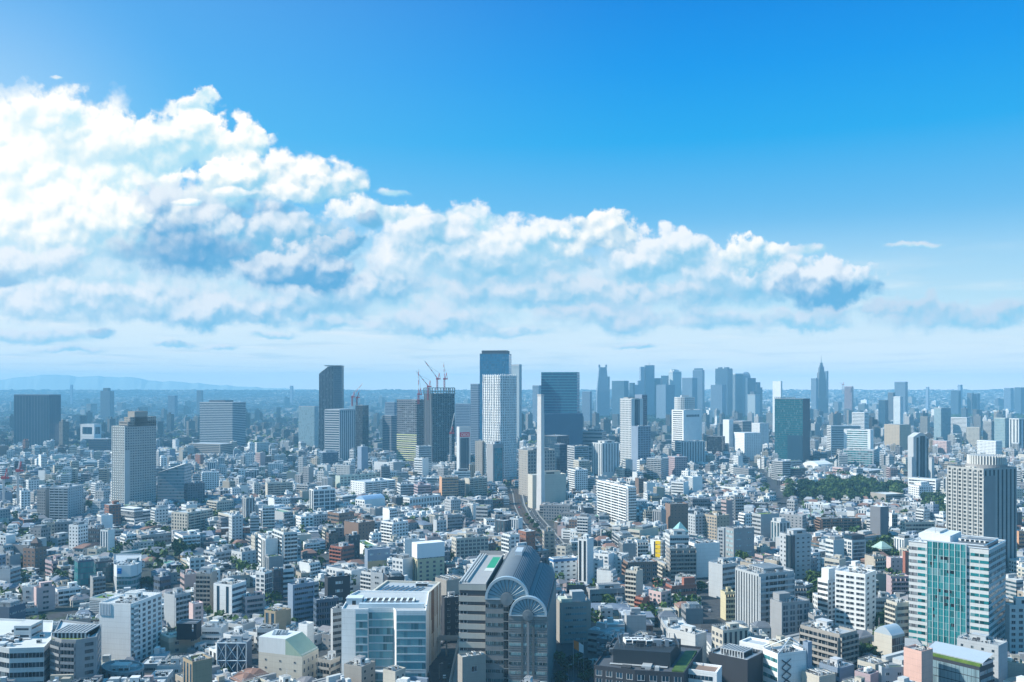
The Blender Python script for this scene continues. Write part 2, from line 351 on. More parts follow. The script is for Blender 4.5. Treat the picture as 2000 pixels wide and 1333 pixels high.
def _clus(b):
    r = random.Random(3)
    for i in range(16):
        x, y = r.uniform(-.45, .45), r.uniform(-.45, .45); a, c, h = r.uniform(.03, .09), r.uniform(.03, .09), r.uniform(.25, 1); b.box(x - a, x + a, y - c, y + c, 0, h, 0 if r.random() < .7 else 1)
    for y in (-.3, .05, .33): b.beam((-.5, y, .3), (.5, y + .04, .3), .022, 0)
    for x in (-.2, .25): b.beam((x, -.5, .22), (x, .5, .22), .02, 1)
    for i in range(3): b.cyl(r.uniform(-.4, .4), r.uniform(-.4, .4), 0, .9, .05, .05, 8, 0)
U_CLUS = unit('machine_cluster', _clus, [PAINT, DARK])
def _rail(b):
    for s in (-1, 1):
        b.beam((-.5, s * .5, 1), (.5, s * .5, 1), .004); b.beam((s * .5, -.5, 1), (s * .5, .5, 1), .004); b.beam((-.5, s * .5, .5), (.5, s * .5, .5), .003); b.beam((s * .5, -.5, .5), (s * .5, .5, .5), .003)
        for i in range(13): b.beam((-.5 + i / 12, s * .5, 0), (-.5 + i / 12, s * .5, 1), .003); b.beam((s * .5, -.5 + i / 12, 0), (s * .5, -.5 + i / 12, 1), .003)
U_RAIL = unit('roof_railing', _rail, [METAL])
def _louv(b):
    b.box(-.5, .5, -.5, .5, 0, .8, 1)
    for i in range(9): b.box(-.5 + i * .12, -.46 + i * .12, -.53, .53, 0, 1, 0)
    b.box(-.52, .52, -.54, -.5, .9, 1, 0); b.box(-.52, .52, .5, .54, .9, 1, 0)
U_LOUV = unit('machine_screen', _louv, [PAINT, DARK])
# ------------------------------------------------------------------ buildings
HEROES = []      # footprint, pixel span, depth, first row (from the top) where things in front may cover it
MARKS = []       # (pixel x, pixel y, short name) used to say what stands beside what
COL = dict(W=(.78, .795, .79), w=(.58, .60, .60), c=(.53, .50, .43), t=(.42, .35, .26), g=(.30, .31, .32), G=(.16, .17, .19), d=(.075, .085, .10),
           k=(.035, .04, .05), b=(.24, .16, .12), r=(.34, .13, .09), p=(.62, .46, .44), m=(.42, .33, .35), y=(.58, .52, .34), u=(.22, .29, .38),
           e=(.50, .57, .50), o=(.60, .34, .2), B=(.075, .115, .17), T=(.10, .25, .28), n=(.33, .31, .28), s=(.43, .46, .48))
GLC = dict(d=(.025, .04, .055), b=(.03, .075, .12), t=(.02, .19, .21), l=(.20, .30, .34), T=(.006, .10, .13), k=(.012, .016, .022), w=(.32, .46, .50), n=(.014, .05, .085))
DEF = dict(R=(3.7, 0, .46, .95), G=(3.1, 3.1, .50, .56), B=(3.0, 0, .60, .97), V=(0, 2.8, .94, .5), C=(3.8, 1.9, .90, .93), P=(3.3, 4.5, .34, .26), N=(0, 0, 0, 0))
def tone(c, k): return tuple(min(.85, x * k) for x in c)
def style(s):
    l = s[0]; d = list(DEF[l])
    if len(s) > 2:
        for i, t in enumerate(s[2:].split(',')):
            if t: d[i] = float(t)
    return l, d
def facade(root, a, b, zt, st, gl, wall, near, cap, rr):
    """windows, bands or balconies of one wall; returns what the wall's own pattern shows"""
    l, (fl, bay, wv, wu) = style(st)
    a, b = Vector((*a, 0)), Vector((*b, 0)); w = (b - a).length
    if l == 'N' or w < 2.5: return NOWIN
    u = (b - a) / w; n = Vector((u.y, -u.x, 0)); ang = math.atan2(u.y, u.x); hh = zt - 2.6
    if l == 'V':
        if near:
            k = max(1, int((w - 1) / bay)); bw = w / k
            for i in range(min(k, 40)):
                o = link('window_strip', U_STRIP, root, a + u * (i + .5) * bw + n * .05 + Vector((0, 0, zt - 1.4 - hh * wv / 2)), ang, gl, (bw * wu, .12, hh * wv))
            return NOWIN
        return ((w / max(1, round(w / bay)), hh, 1), (wu, .97, .8))
    nf = max(1, round((zt - 2.2) / fl)); f = (zt - 1.6) / nf
    if not near or l in 'CP':
        bb = w / max(1, round(w / bay)) if bay else w
        if l == 'B': return ((max(w, 1), f, 1), (.97, .55, 0))
        return ((bb, f, 1), (wu, wv, (.8 if l == 'R' else .45) if l in 'CR' and not near else 0))
    if l in 'RB':
        for i in range(nf):
            z = zt - 1.4 - (i + .5) * f
            if z < 1.0: continue
            mid = a + u * w / 2
            link('window_band', U_BAND, root, mid + n * (.06 if l == 'R' else .03) + Vector((0, 0, z + (.1 if l == 'B' else 0))), ang, gl, (w * wu, .14, f * wv))
            if l == 'B': link('balcony', U_BALC, root, mid + Vector((0, 0, z - f / 2 - .05)), ang, wall, (w * .975, 1.25, f * .40))
        return NOWIN
    k = max(1, int((w - .8) / bay)); bw = w / k; done = 0
    for i in range(nf):
        z = zt - 1.4 - (i + .5) * f
        if z < 1.0: break
        if done + k > cap:               # the small remaining windows far down the wall stay one piece
            rest_ = MB()
            for i2 in range(i, nf):
                z2 = zt - 1.4 - (i2 + .5) * f
                if z2 < 1.0: break
                for j in range(k):
                    c0 = a + u * ((j + .5) * bw - bw * wu / 2) + n * .10; c1 = c0 + u * (bw * wu); hh2 = f * wv / 2
                    rest_.face([(c0.x, c0.y, z2 - hh2), (c1.x, c1.y, z2 - hh2), (c1.x, c1.y, z2 + hh2), (c0.x, c0.y, z2 + hh2)])
            if rest_.f: tag(rest_.obj('window_grid', GLASS, root, col=gl), kind='stuff')
            break
        for j in range(k):
            link('window', U_WIN, root, a + u * (j + .5) * bw + n * .04 + Vector((0, 0, z)), ang, tone(gl, rr.uniform(.7, 1.5)), (bw * wu, .12, f * wv)); done += 1
    return NOWIN

KIND = dict(A=('apartment_block', 'apartment block'), O=('office_block', 'office block'), T=('office_tower', 'office tower'), M=('commercial_building', 'building'),
            D=('apartment_tower', 'apartment tower'), H=('house', 'house'), S=('school_building', 'school'), Q=('hotel_tower', 'hotel'), P=('public_hall', 'hall'))
def building(kind, label, pts, zt, Y, styles, col, feats='pa', gl='d', near=None, seed=1, roof=None, group=None, name=None, cat=None, z0=0.0, capw=64, par=None, top=None):
    rr = random.Random(seed * 7919 + 13)
    near = (Y < 960) if near is None else near
    bands = Y < 1700
    col = COL[col] if isinstance(col, str) else col
    glc = GLC[gl] if isinstance(gl, str) else gl
    cx = sum(p[0] for p in pts) / len(pts); cyy = sum(p[1] for p in pts) / len(pts)
    L = [(p[0] - cx, p[1] - cyy) for p in pts]; n = len(L); zt = max(zt - z0, 2.5)
    nm, ct = KIND[kind]; nm = name or nm; ct = cat or ct
    root = link(nm, None, None, (cx, cyy, z0)) if False else None
    holder = bpy.data.meshes.new(nm); root = bpy.data.objects.new(nm, holder); C.collection.objects.link(root); root.location = (cx, cyy, z0)
    mb = MB(); sd = rr.random()
    back = ('G' if styles[0][0] in 'GBRP' else 'N')
    for i in range(n):
        a, b = L[i], L[(i + 1) % n]; w = math.hypot(b[0] - a[0], b[1] - a[1])
        if i < len(styles):
            st = styles[i]; useparts = near or (bands and st[0] in 'RB')
            wa, wb = facade(root, a, b, zt, st, glc, tone(col, 1.06), useparts, capw, rr)
        else: wa, wb = facade(root, a, b, zt, back, glc, col, False, 0, rr)
        mb.face([(*a, 0), (*b, 0), (*b, zt), (*a, zt)], 0, [(0, zt - 1.3), (w, zt - 1.3), (w, -1.3), (0, -1.3)], ((*col, sd), wa, wb, (*glc, 1)))
    size = math.sqrt(abs(sum(L[i][0] * L[(i + 1) % n][1] - L[(i + 1) % n][0] * L[i][1] for i in range(n)) / 2))
    rim = min(.5, size * .03) if par is None else par
    rc = COL[roof] if isinstance(roof, str) else roof or tone((.37, .41, .44), rr.uniform(.7, 1.3))
    at = ((*tone(col, 1.08), sd), *NOWIN, (*glc, 1))
    if near or Y < 1300:
        k = 1 - 2 * rim / max(size, 1); I = [(x * k, y * k) for x, y in L]; zr = zt - (1.0 if zt > 6 else .4)
        for i in range(n):
            j = (i + 1) % n
            mb.face([(*L[i], zt), (*L[j], zt), (*I[j], zt), (*I[i], zt)], 0, None, at)
            mb.face([(*I[i], zt), (*I[j], zt), (*I[j], zr), (*I[i], zr)], 0, None, at)
    else: I, zr = L, zt
    me = mb.mesh(nm, [FAC]); root.data = me; bpy.data.meshes.remove(holder)
    rb = MB(); rb.face([(*p, zr) for p in I], 0, None, ((*rc, sd), *NOWIN, (*glc, 1)))
    rb.obj('roof', FAC, root)
    tag(root, label, ct, group)
    # rooftop equipment
    m = len(styles); q = [L[0], L[min(1, n - 1)], L[min(2, n - 1)], L[-1]] if m <= 2 else [L[0], L[m - 1], L[min(m, n - 1)], L[-1]]
    if n > 5: q = [(-size / 2, -size / 2), (size / 2, -size / 2), (size / 2, size / 2), (-size / 2, size / 2)]
    def rp(u, v): return tuple((q[0][k] * (1 - u) + q[1][k] * u) * (1 - v) + (q[3][k] * (1 - u) + q[2][k] * u) * v for k in (0, 1))
    ang = math.atan2(q[1][1] - q[0][1], q[1][0] - q[0][0]); lu = math.hypot(q[1][0] - q[0][0], q[1][1] - q[0][1]); lv = math.hypot(q[3][0] - q[0][0], q[3][1] - q[0][1])
    if near and n >= 4 and lu > 9 and lv > 7 and not par and 'G' not in feats:
        x, y = rp(rr.uniform(.35, .65), rr.uniform(.35, .65)); link('machine_cluster', U_CLUS, root, (x, y, zr), ang, rr.choice([(.55, .58, .6), (.4, .43, .45), (.62, .6, .55)]), (lu * rr.uniform(.5, .75), lv * rr.uniform(.5, .75), rr.uniform(1.4, 2.4)))
        x, y = rp(.5, .5); (link('roof_railing', U_RAIL, root, (x, y, zt - .1), ang, (.6, .62, .63), (lu * .97, lv * .97, 1.0)) if n == 4 else None)
    light = tone(col, 1.0) if sum(col) > 1.0 else (.5, .52, .54)
    for ch in feats:
        if ch == 'p':
            x, y = rp(rr.uniform(.3, .7), rr.uniform(.4, .75)); link('penthouse', U_PENT, root, (x, y, zr), ang, light, (min(7, lu * .36), min(6, lv * .36), rr.uniform(2.8, 4.0)))
        elif ch == 'P':
            x, y = rp(.5, .55); link('penthouse', U_PENT, root, (x, y, zr), ang, light, (lu * .62, lv * .6, rr.uniform(3.6, 5)))
        elif ch == 't':
            x, y = rp(rr.uniform(.2, .8), rr.uniform(.25, .8)); link('water_tank', U_TANK, root, (x, y, zr + rr.choice((0, 3.0)) * 0), 0, (.72, .74, .72), (2.3, 2.3, 2.8))
        elif ch == 'a':
            for k in range(rr.randint(2, 4) if near else 2):
                x, y = rp(rr.uniform(.15, .85), rr.uniform(.15, .85)); s = rr.uniform(.8, 1.5)
                link('air_conditioner', U_AC, root, (x, y, zr), ang, (.6, .62, .62), (1.6 * s, 1.0 * s, 1.3 * s))
        elif ch == 'A':
            for k in range(10):
                x, y = rp(.15 + .078 * k, .3 + .3 * (k % 2)); link('air_conditioner', U_AC, root, (x, y, zr), ang, (.62, .64, .64), (1.8, 1.6, 1.9))
        elif ch == 'm':
            x, y = rp(rr.uniform(.3, .7), rr.uniform(.4, .7)); link('antenna_mast', U_MAST, root, (x, y, zr), ang, (.6, .6, .6), (.35, .35, rr.uniform(5, 9)))
        elif ch == 's':
            x, y = rp(.5, .4); link('solar_panel', U_SOLAR, root, (x, y, zr + .2), ang, (.2, .3, .42), (lu * (.5 if n < 6 else .22), lv * (.3 if n < 6 else .10), 2.2 if n < 6 else 1.2))
        elif ch == 'l':
            x, y = rp(.5, .55); link('machine_screen', U_LOUV, root, (x, y, zr), ang, (.45, .48, .5), (lu * .6, lv * .55, 3.2))
        elif ch in 'gGY':
            gb = MB(); u0, u1, v0, v1 = ((.2, .8, .22, .62) if n > 5 else (.08, .92, .08, .92)) if ch == 'G' else (.1, .55, .1, .9)
            P4 = [rp(u0, v0), rp(u1, v0), rp(u1, v1), rp(u0, v1)]; gb.prism(P4, zr, zr + .25)
            gb.obj('roof_garden', LAWN, root)
        elif ch == 'c':
            gb = MB(); P4 = [rp(.06, .06), rp(.94, .06), rp(.94, .94), rp(.06, .94)]; gb.prism(P4, zr, zr + .12); gb.obj('painted_deck', PAINT, root, col=(.05, .33, .20))
    if top:
        for (u0, u1, v0, v1, h, tc, ts) in top:
            P4 = [rp(u0, v0), rp(u1, v0), rp(u1, v1), rp(u0, v1)]; tb = MB(); tcol = COL[tc]
            for i in range(4):
                a, b = P4[i], P4[(i + 1) % 4]; w = math.hypot(b[0] - a[0], b[1] - a[1])
                wa, wb = facade(root, a, b, h + 2, ts, glc, tcol, False, 0, rr)
                tb.face([(*a, zr), (*b, zr), (*b, zr + h), (*a, zr + h)], 0, [(0, h), (w, h), (w, 0), (0, 0)], ((*tcol, sd), wa, wb, (*glc, 1)))
            tb.face([(*p, zr + h) for p in P4], 0, None, ((*tone(tcol, .9), sd), *NOWIN, (*glc, 1)))
            tb.obj('upper_storey' if h > 5 else 'plant_room', FAC, root)
    return root

def box_pts(xl, xc, xr, Y, ar=1.0):
    """corner of a right-angled block nearest to us at pixel xc, its left wall ending at xl and its right wall at xr"""
    ul, uc, ur = (xl - 1000) / F, (xc - 1000) / F, (xr - 1000) / F; cx = uc * Y
    if xr <= xc:      # only the front wall shows
        w = max(cx - ul * Y, 3); th = 0.0; d = min(w, 22) * ar; return [(cx - w, Y), (cx, Y), (cx + max(0, uc) * d, Y + d), (cx - w + min(0, 0), Y + d)]
    if xl >= xc:
        w = max(ur * Y - cx, 3); d = min(w, 22) * ar; return [(cx, Y), (cx + w, Y), (cx + w, Y + d), (cx, Y + d)]
    best = None
    for k in range(20, 880, 5):
        th = R(k / 10); c, s = math.cos(th), math.sin(th)
        d1 = -c - ul * s; d2 = s - ur * c
        if abs(d1) < 1e-6 or abs(d2) < 1e-6: continue
        l1, l2 = (ul * Y - cx) / d1, (ur * Y - cx) / d2
        if l1 <= 0 or l2 <= 0 or l1 > 400 or l2 > 400: continue
        e = abs(math.log(l2 / (ar * l1)))
        if best is None or e < best[0]: best = (e, th, l1, l2)
    e, th, l1, l2 = best; c, s = math.cos(th), math.sin(th)
    l1, l2 = min(l1, 130), min(l2, 130)
    A, B = (cx - c * l1, Y + s * l1), (cx + s * l2, Y + c * l2)
    return [A, (cx, Y), B, (A[0] + s * l2, A[1] + c * l2)]
def reg(pts, x0, x1, Y, yb, yt=0):
    HEROES.append((pts, x0, x1, Y, yb, yt))
NSEED = [100]
def hb(kind, label, xl, xc, xr, yt, Y, fs, rs, col, feats='pa', gl='d', ar=1.0, yb=None, nick=None, **kw):
    pts = box_pts(xl, xc, xr, Y, ar); zt = Z(yt, Y); NSEED[0] += 1
    o = building(kind, label, pts, zt, Y, [fs, rs], col, feats, gl, seed=NSEED[0], **kw)
    base = HZ + H * F / Y
    reg(pts, xl, xr, Y, yb if yb else yt + (base - yt) * .82, yt)
    if nick: MARKS.append(((xl + xr) / 2, yt + min(20, (base - yt) * .4), nick))
    return o
def pb(kind, label, pxy, yt, Y, styles, col, feats='', gl='d', yb=None, nick=None, **kw):
    pts = [(X(px, y), y) for px, y in pxy]; zt = Z(yt, Y); NSEED[0] += 1
    o = building(kind, label, pts, zt, Y, styles, col, feats, gl, seed=NSEED[0], **kw)
    xs = [p[0] for p in pxy]; base = HZ + H * F / Y
    reg(pts, min(xs), max(xs), Y, yb if yb else yt + (base - yt) * .82, yt)
    if nick: MARKS.append(((min(xs) + max(xs)) / 2, yt + 15, nick))
    return o
def add(root, name, mb, mats, col=None): return mb.obj(name, mats, root, col=col)
# ------------------------------------------------------------------ far skyline
def terr(Y):
    if Y < 5500: return 0.0
    t = min(1, (Y - 5500) / 4900.0); return 147 * t ** 1.35
far = [  # label, x left, corner, right, top row, depth, wall colour, styles, glass
 ('broad dark slab tower with a slightly bowed front, standing alone at the left', 27, 96, 119, 771, 2288, 'B', 'V:0,8,.98,.86', 'n', .5),
 ('hazy distant office block with a small roof box behind the low white cube', 196, 214, 223, 764, 4300, 'G', 'R', 'b', .8),
 ('pale teal office block standing before the slate tower with the sliced top', 583, 614, 622, 794, 2150, 's', 'C', 'w', .6),
 ('blue grey block with plain walls right of the tower under the cranes', 889, 918, 922, 789, 2150, 'u', 'R', 'b', .4),
 ('slim teal tower hidden half behind the tallest teal glass tower', 919, 934, 940, 750, 1950, 'u', 'R', 'b', .8),
 ('pale blue tower just right of the white lattice tower', 999, 1014, 1019, 712, 2600, 's', 'V', 'l', .5),
 ('hazy block with a dot mast left of the dark banded glass tower', 1040, 1052, 1057, 753, 3500, 'u', 'V', 'b', .6),
 ('hazy grey block just right of the dark banded glass tower', 1137, 1152, 1156, 765, 3600, 'u', 'R', 'b', .6),
 ('wide low teal block among the skyscrapers right of the tapering tower', 1195, 1219, 1228, 744, 4800, 'u', 'C', 'b', .7),
 ('narrow dark teal block right of the wide low teal skyscraper', 1229, 1236, 1240, 748, 4700, 'B', 'C', 'b', .8),
 ('slanted teal block left of the white fronted skyscraper', 1275, 1290, 1294, 739, 4900, 'u', 'C', 'b', .6),
 ('dark teal block touching the white fronted skyscraper on its left', 1291, 1302, 1306, 734, 5000, 'B', 'C', 'b', .8),
 ('skyscraper with a bright white left wall and notched roof', 1306, 1314, 1331, 726, 4900, 'w', 'V', 'l', 1.2),
 ('broad low blue grey block below the skyscrapers, left of the round grid tower', 1282, 1300, 1318, 752, 4300, 'u', 'R', 'b', 1),
 ('wide blue grey skyscraper half covered by the round grid tower', 1332, 1352, 1362, 738, 4700, 'u', 'V', 'b', .8),
 ('tall flat topped blue skyscraper with a set back cap', 1353, 1372, 1376, 723, 4850, 'u', 'V', 'b', .6),
 ('lower wide block before the darkest square skyscraper', 1388, 1410, 1418, 752, 4500, 'u', 'R', 'b', .8),
 ('darkest square topped skyscraper with two roof humps', 1397, 1421, 1431, 720, 4800, 'B', 'V', 'b', .9),
 ('slim skyscraper with bright white edge strips', 1431, 1436, 1452, 730, 4600, 'w', 'V:0,6,1,.8', 'b', 1.5),
 ('pale block with white roof box right of the stepped dark skyscraper', 1460, 1475, 1484, 771, 4300, 's', 'V', 'l', .8),
 ('white fronted slim tower with dark edges near the dark teal glass tower', 1509, 1525, 1528, 745, 2800, 'W', 'N', 'd', .5),
 ('plain blue grey tower leaning close on the left of the spire tower', 1584, 1594, 1598, 739, 4550, 'u', 'V', 'b', .6),
 ('tall thin tower just right of the spire tower', 1607, 1615, 1618, 725, 5000, 'u', 'V', 'b', .6),
 ('purple dark block with a crane, right of the spire tower', 1649, 1664, 1667, 755, 4100, 'm', 'V', 'd', .6),
 ('lone wide tower on the horizon above the white buildings at right', 1747, 1768, 1773, 746, 4500, 'u', 'V', 'b', .6),
 ('grey block left of the lone wide tower', 1734, 1744, 1749, 767, 3900, 'G', 'R', 'd', .7),
 ('white block below the lone wide tower', 1745, 1758, 1764, 775, 3000, 'W', 'R', 'l', .7),
 ('dark blue glass tower before the evergreen belt at right', 1716, 1729, 1735, 782, 3300, 'B', 'C', 'n', .8),
 ('thin hazy tower alone on the horizon right of the lone wide tower', 1808, 1813, 1815, 756, 6000, 'u', 'N', 'b', .8),
 ('dark grey flat tower at the right horizon', 1857, 1872, 1877, 763, 5000, 'B', 'V', 'b', .7),
 ('slender tall tower peeking over the right horizon', 1870, 1876, 1880, 752, 6200, 'u', 'N', 'b', .8),
 ('brownish twin slab left of two dark slabs on the right horizon', 1889, 1898, 1902, 768, 5000, 'G', 'V', 'd', .7),
 ('dark slab right of the brownish twin slab', 1900, 1909, 1914, 769, 5000, 'B', 'V', 'b', .7),
 ('stepped blue tower near the right edge of the horizon', 1961, 1974, 1980, 758, 5600, 'u', 'V', 'b', .8),
 ('blue tower at the right edge of the horizon', 1981, 1994, 2001, 757, 5200, 'B', 'V', 'b', .8),
 ('small lone block rising on the horizon between slate tower and hills', 566, 571, 573, 754, 7000, 'u', 'N', 'b', .8),
 ('faint slim block on the left horizon below the hills', 137, 141, 143, 752, 7000, 'u', 'N', 'b', .8),
 ('faint grey block in the plain right of the stepped apartment tower', 384, 393, 397, 763, 5200, 'G', 'R', 'b', .8),
 ('low hazy block in the plain left of the striped office block', 328, 341, 347, 773, 4400, 'u', 'R', 'b', .8),
 ('beige slab with brown end wall amid white buildings at right', 1727, 1757, 1779, 830, 2150, 't', 'P', 'd', .8),
 ('pale glass slab with a darker end right of the red brick house row', 1824, 1838, 1857, 797, 2400, 's', 'C', 'l', 1.5),
 ('white balconied block with grey side wall behind the teal and white block', 1615, 1623, 1681, 832, 1980, 'w', 'R', 'd', 3),
 ('white banded office block right of the white drum tower', 1664, 1688, 1697, 806, 2500, 'W', 'R', 'd', .8),
 ('beige grid fronted block on the white hillside at right', 1887, 1913, 1916, 835, 2300, 'c', 'G', 'd', .5),
 ('white long block with flat roof on the white hillside', 1856, 1888, 1895, 816, 2700, 'W', 'R', 'd', .6),
 ('yellow green curtain walled block near the right edge', 1942, 1963, 1972, 817, 2200, 'e', 'C', 'l', .8),
 ('white and dark striped block at the right edge', 1971, 1990, 2003, 818, 2150, 'w', 'V:0,9,1,.4', 'd', .8),
 ('big white stepped apartment block on the right hillside', 1908, 1945, 1957, 862, 1900, 'W', 'G', 'd', .5),
 ('pink beige cube with rows of small windows', 1822, 1849, 1857, 862, 1950, 'p', 'G', 'd', .6),
 ('dark low cube behind the white crowded roofs, left of the dark teal tower', 1380, 1410, 1416, 853, 1950, 'k', 'C', 'k', .6),
 ('tall white windowless slab left of a grey banded block', 1412, 1424, 1432, 820, 2200, 'W', 'N', 'd', 1),
 ('grey banded wide block with dark roof', 1431, 1450, 1468, 823, 2200, 'g', 'R', 'd', 1),
 ('white slab left of the dark teal glass tower', 1468, 1484, 1502, 827, 2150, 'w', 'P', 'd', 1),
 ('white stepped wall block under the grey banded wide block', 1433, 1454, 1486, 846, 1950, 'W', 'P', 'd', 1),
 ('white cube with one dark window framing, behind the bowed dark slab', 157, 184, 198, 829, 2350, 'W', 'C:30,60,.6,.7', 'n', .6),
 ('low dark block with curved roof left of the stepped apartment tower', 173, 210, 219, 858, 2050, 'd', 'R', 'n', .5),
 ('office block with thick white floor bands and dark roof box', 390, 454, 480, 786, 2300, 's', 'R:4.4,0,.52,1', 'n', .6),
 ('dark low wing before the thick banded office block', 370, 430, 455, 868, 2000, 'n', 'R', 'd', .5),
 ('grey slab tower left of the netted construction tower', 752, 770, 776, 786, 2250, 'u', 'R', 'b', .6),
 ('grey blue stepped block left of the netted construction tower', 747, 764, 778, 812, 2000, 'G', 'R', 'n', .8),
]
for i, (lb, xl, xc, xr, yt, Y, col, st, gl, ar) in enumerate(far):
    base = HZ + (H - terr(Y)) * F / Y
    top = None
    if 'roof box' in lb: top = [(.2, .7, .2, .8, 4.5 if Y < 3000 else 14, 'd', 'N')]
    if 'set back cap' in lb: top = [(.12, .88, .12, .88, 9, 'B', 'N')]
    if 'two roof humps' in lb: top = [(.1, .3, .3, .7, 7, 'B', 'N'), (.6, .85, .3, .7, 7, 'B', 'N')]
    if 'notched roof' in lb: top = [(0, .3, .2, .8, 12, 'w', 'N'), (.55, .8, .2, .8, 9, 'w', 'N')]
    yb = yt + (base - yt) * (.55 if Y > 3000 else .68)
    hb('T' if yt < 800 else 'O', lb, xl, xc, xr, yt, Y, st, st, col, '', gl, ar, yb=yb, near=False, z0=terr(Y), top=top)

# stepped and shaped far towers
def prof(name, label, cat, px, Y, secs, col, gl, st='V', rot=.5, yb=800):
    """tower from stacked square sections (half width px, bottom row, top row, half width at top px)"""
    cx = X(px, Y); mb = MB(); sd = .37; wa, wb = ((3, 4, 1), (.55, .6, .8))
    for hw, y0, y1, ht in secs:
        a, b = hw / F * Y, ht / F * Y
        def ring(r): return [(cx * 0 + r * 1.0 * sx, r * sy) for sx, sy in ((-1, -1), (1, -1), (1, 1), (-1, 1))]
        lo, hi = ring(a), ring(b); z0, z1 = max(0, Z(y0, Y)), Z(y1, Y)
        for i in range(4):
            j = (i + 1) % 4
            mb.face([(*lo[i], z0), (*lo[j], z0), (*hi[j], z1), (*hi[i], z1)], 0, [(0, z1), (2 * a, z1), (2 * a, z0), (0, z0)], ((*COL[col], sd), wa, wb, (*GLC[gl], 1)))
        mb.face([(*p, z1) for p in hi], 0, None, ((*tone(COL[col], .9), sd), *NOWIN, (*GLC[gl], 1)))
    o = mb.obj(name, FAC, None, (cx, Y, 0)); tag(o, label, cat)
    r = max(s[0] for s in secs) / F * Y; reg([(cx - r, Y - r), (cx + r, Y - r), (cx + r, Y + r), (cx - r, Y + r)], px - r * F / Y, px + r * F / Y, Y, yb, secs[-1][2])
    return o
o = prof('spire_tower', 'stepped skyscraper rising to a slender pointed spire', 'skyscraper', 1604, 4700,
     [(10, 820, 778, 10), (8, 778, 742, 7.6), (6.4, 742, 728, 6), (4.6, 728, 717, 4), (3, 717, 709, 1.8)], 'G', 'd')
sp = MB(); sp.cyl(0, 0, Z(709, 4700), Z(694, 4700), 2.6, .5, 6); sp.obj('spire', METAL, o, col=(.4, .42, .45)); MARKS.append((1604, 740, 'spire tower'))
o = prof('office_tower', 'tapering skyscraper with a jagged split crown', 'skyscraper', 1177, 4600, [(12, 812, 765, 11.5), (11.5, 765, 735, 8.5), (8.5, 735, 718, 7)], 'u', 'b')
sp = MB()
for s in (-1, 1): sp.prism([(s * 17 - 4, -12), (s * 17 + 4, -12), (s * 17 + 4, 12), (s * 17 - 4, 12)], Z(718, 4600), Z(713, 4600), 0, ((*COL['u'], .3), *NOWIN, (*GLC['b'], 1)))
sp.obj('crown', FAC, o)
tag(prof('office_tower', 'narrow shoulder block clinging to the right of the tapering skyscraper', 'skyscraper', 1187, 4700, [(3.6, 812, 736, 3.6)], 'u', 'b'))
o = prof('office_tower', 'tall skyscraper with a lower left shoulder and roof mast', 'skyscraper', 1268, 4900, [(9, 812, 714, 9)], 'u', 'b')
sp = MB(); sp.cyl(0, 0, Z(714, 4900), Z(707, 4900), 1.6, .4, 6); sp.obj('antenna_mast', METAL, o, col=(.5, .5, .5))
sp = MB()
for (a, b, yt) in ((-18, -11, 717), (-23, -18, 744), (-30, -23, 752)):
    sp.prism([(a / F * 4900, -30), (b / F * 4900, -30), (b / F * 4900, 25), (a / F * 4900, 25)], 0, Z(yt, 4900), 0, ((*COL['u'], .3), (4, 6, 1), (.6, .6, 0), (*GLC['b'], 1)))
sp.obj('shoulder_block', FAC, o)
o = prof('office_tower', 'round topped skyscraper right of the slim white edged one', 'skyscraper', 1457, 4800, [(7, 812, 735, 7), (7, 735, 730, 5.6), (5.6, 730, 727, 3)], 'u', 'b')
o = prof('office_tower', 'stepped dark skyscraper going down like stairs to the right', 'skyscraper', 1466, 4700, [(8, 812, 739, 8)], 'B', 'b')
sp = MB()
for (a, b, yt) in ((8, 12, 750), (12, 16, 747), (16, 20, 757)):
    sp.prism([(a / F * 4700, -30), (b / F * 4700, -30), (b / F * 4700, 25), (a / F * 4700, 25)], 0, Z(yt, 4700), 0, ((*COL['B'], .3), (4, 6, 1), (.6, .6, 0), (*GLC['b'], 1)))
sp.obj('stepped_wing', FAC, o)
# round grid tower behind the white one
ring = lambda px, Y, r, n=16: [(px + r * math.cos(2 * math.pi * i / n - math.pi), Y + r / F * Y * math.sin(2 * math.pi * i / n - math.pi)) for i in range(n)]
pb('T', 'round cream grid fronted tower rising behind the white tower with lettering', ring(1337, 2000, 20), 776, 2000, ['G:4,4,.5,.5'] * 16, 'w', '', 'd', yb=802, near=False, nick='round grid tower',
   top=[(.3, .7, .3, .7, 4, 's', 'N')])

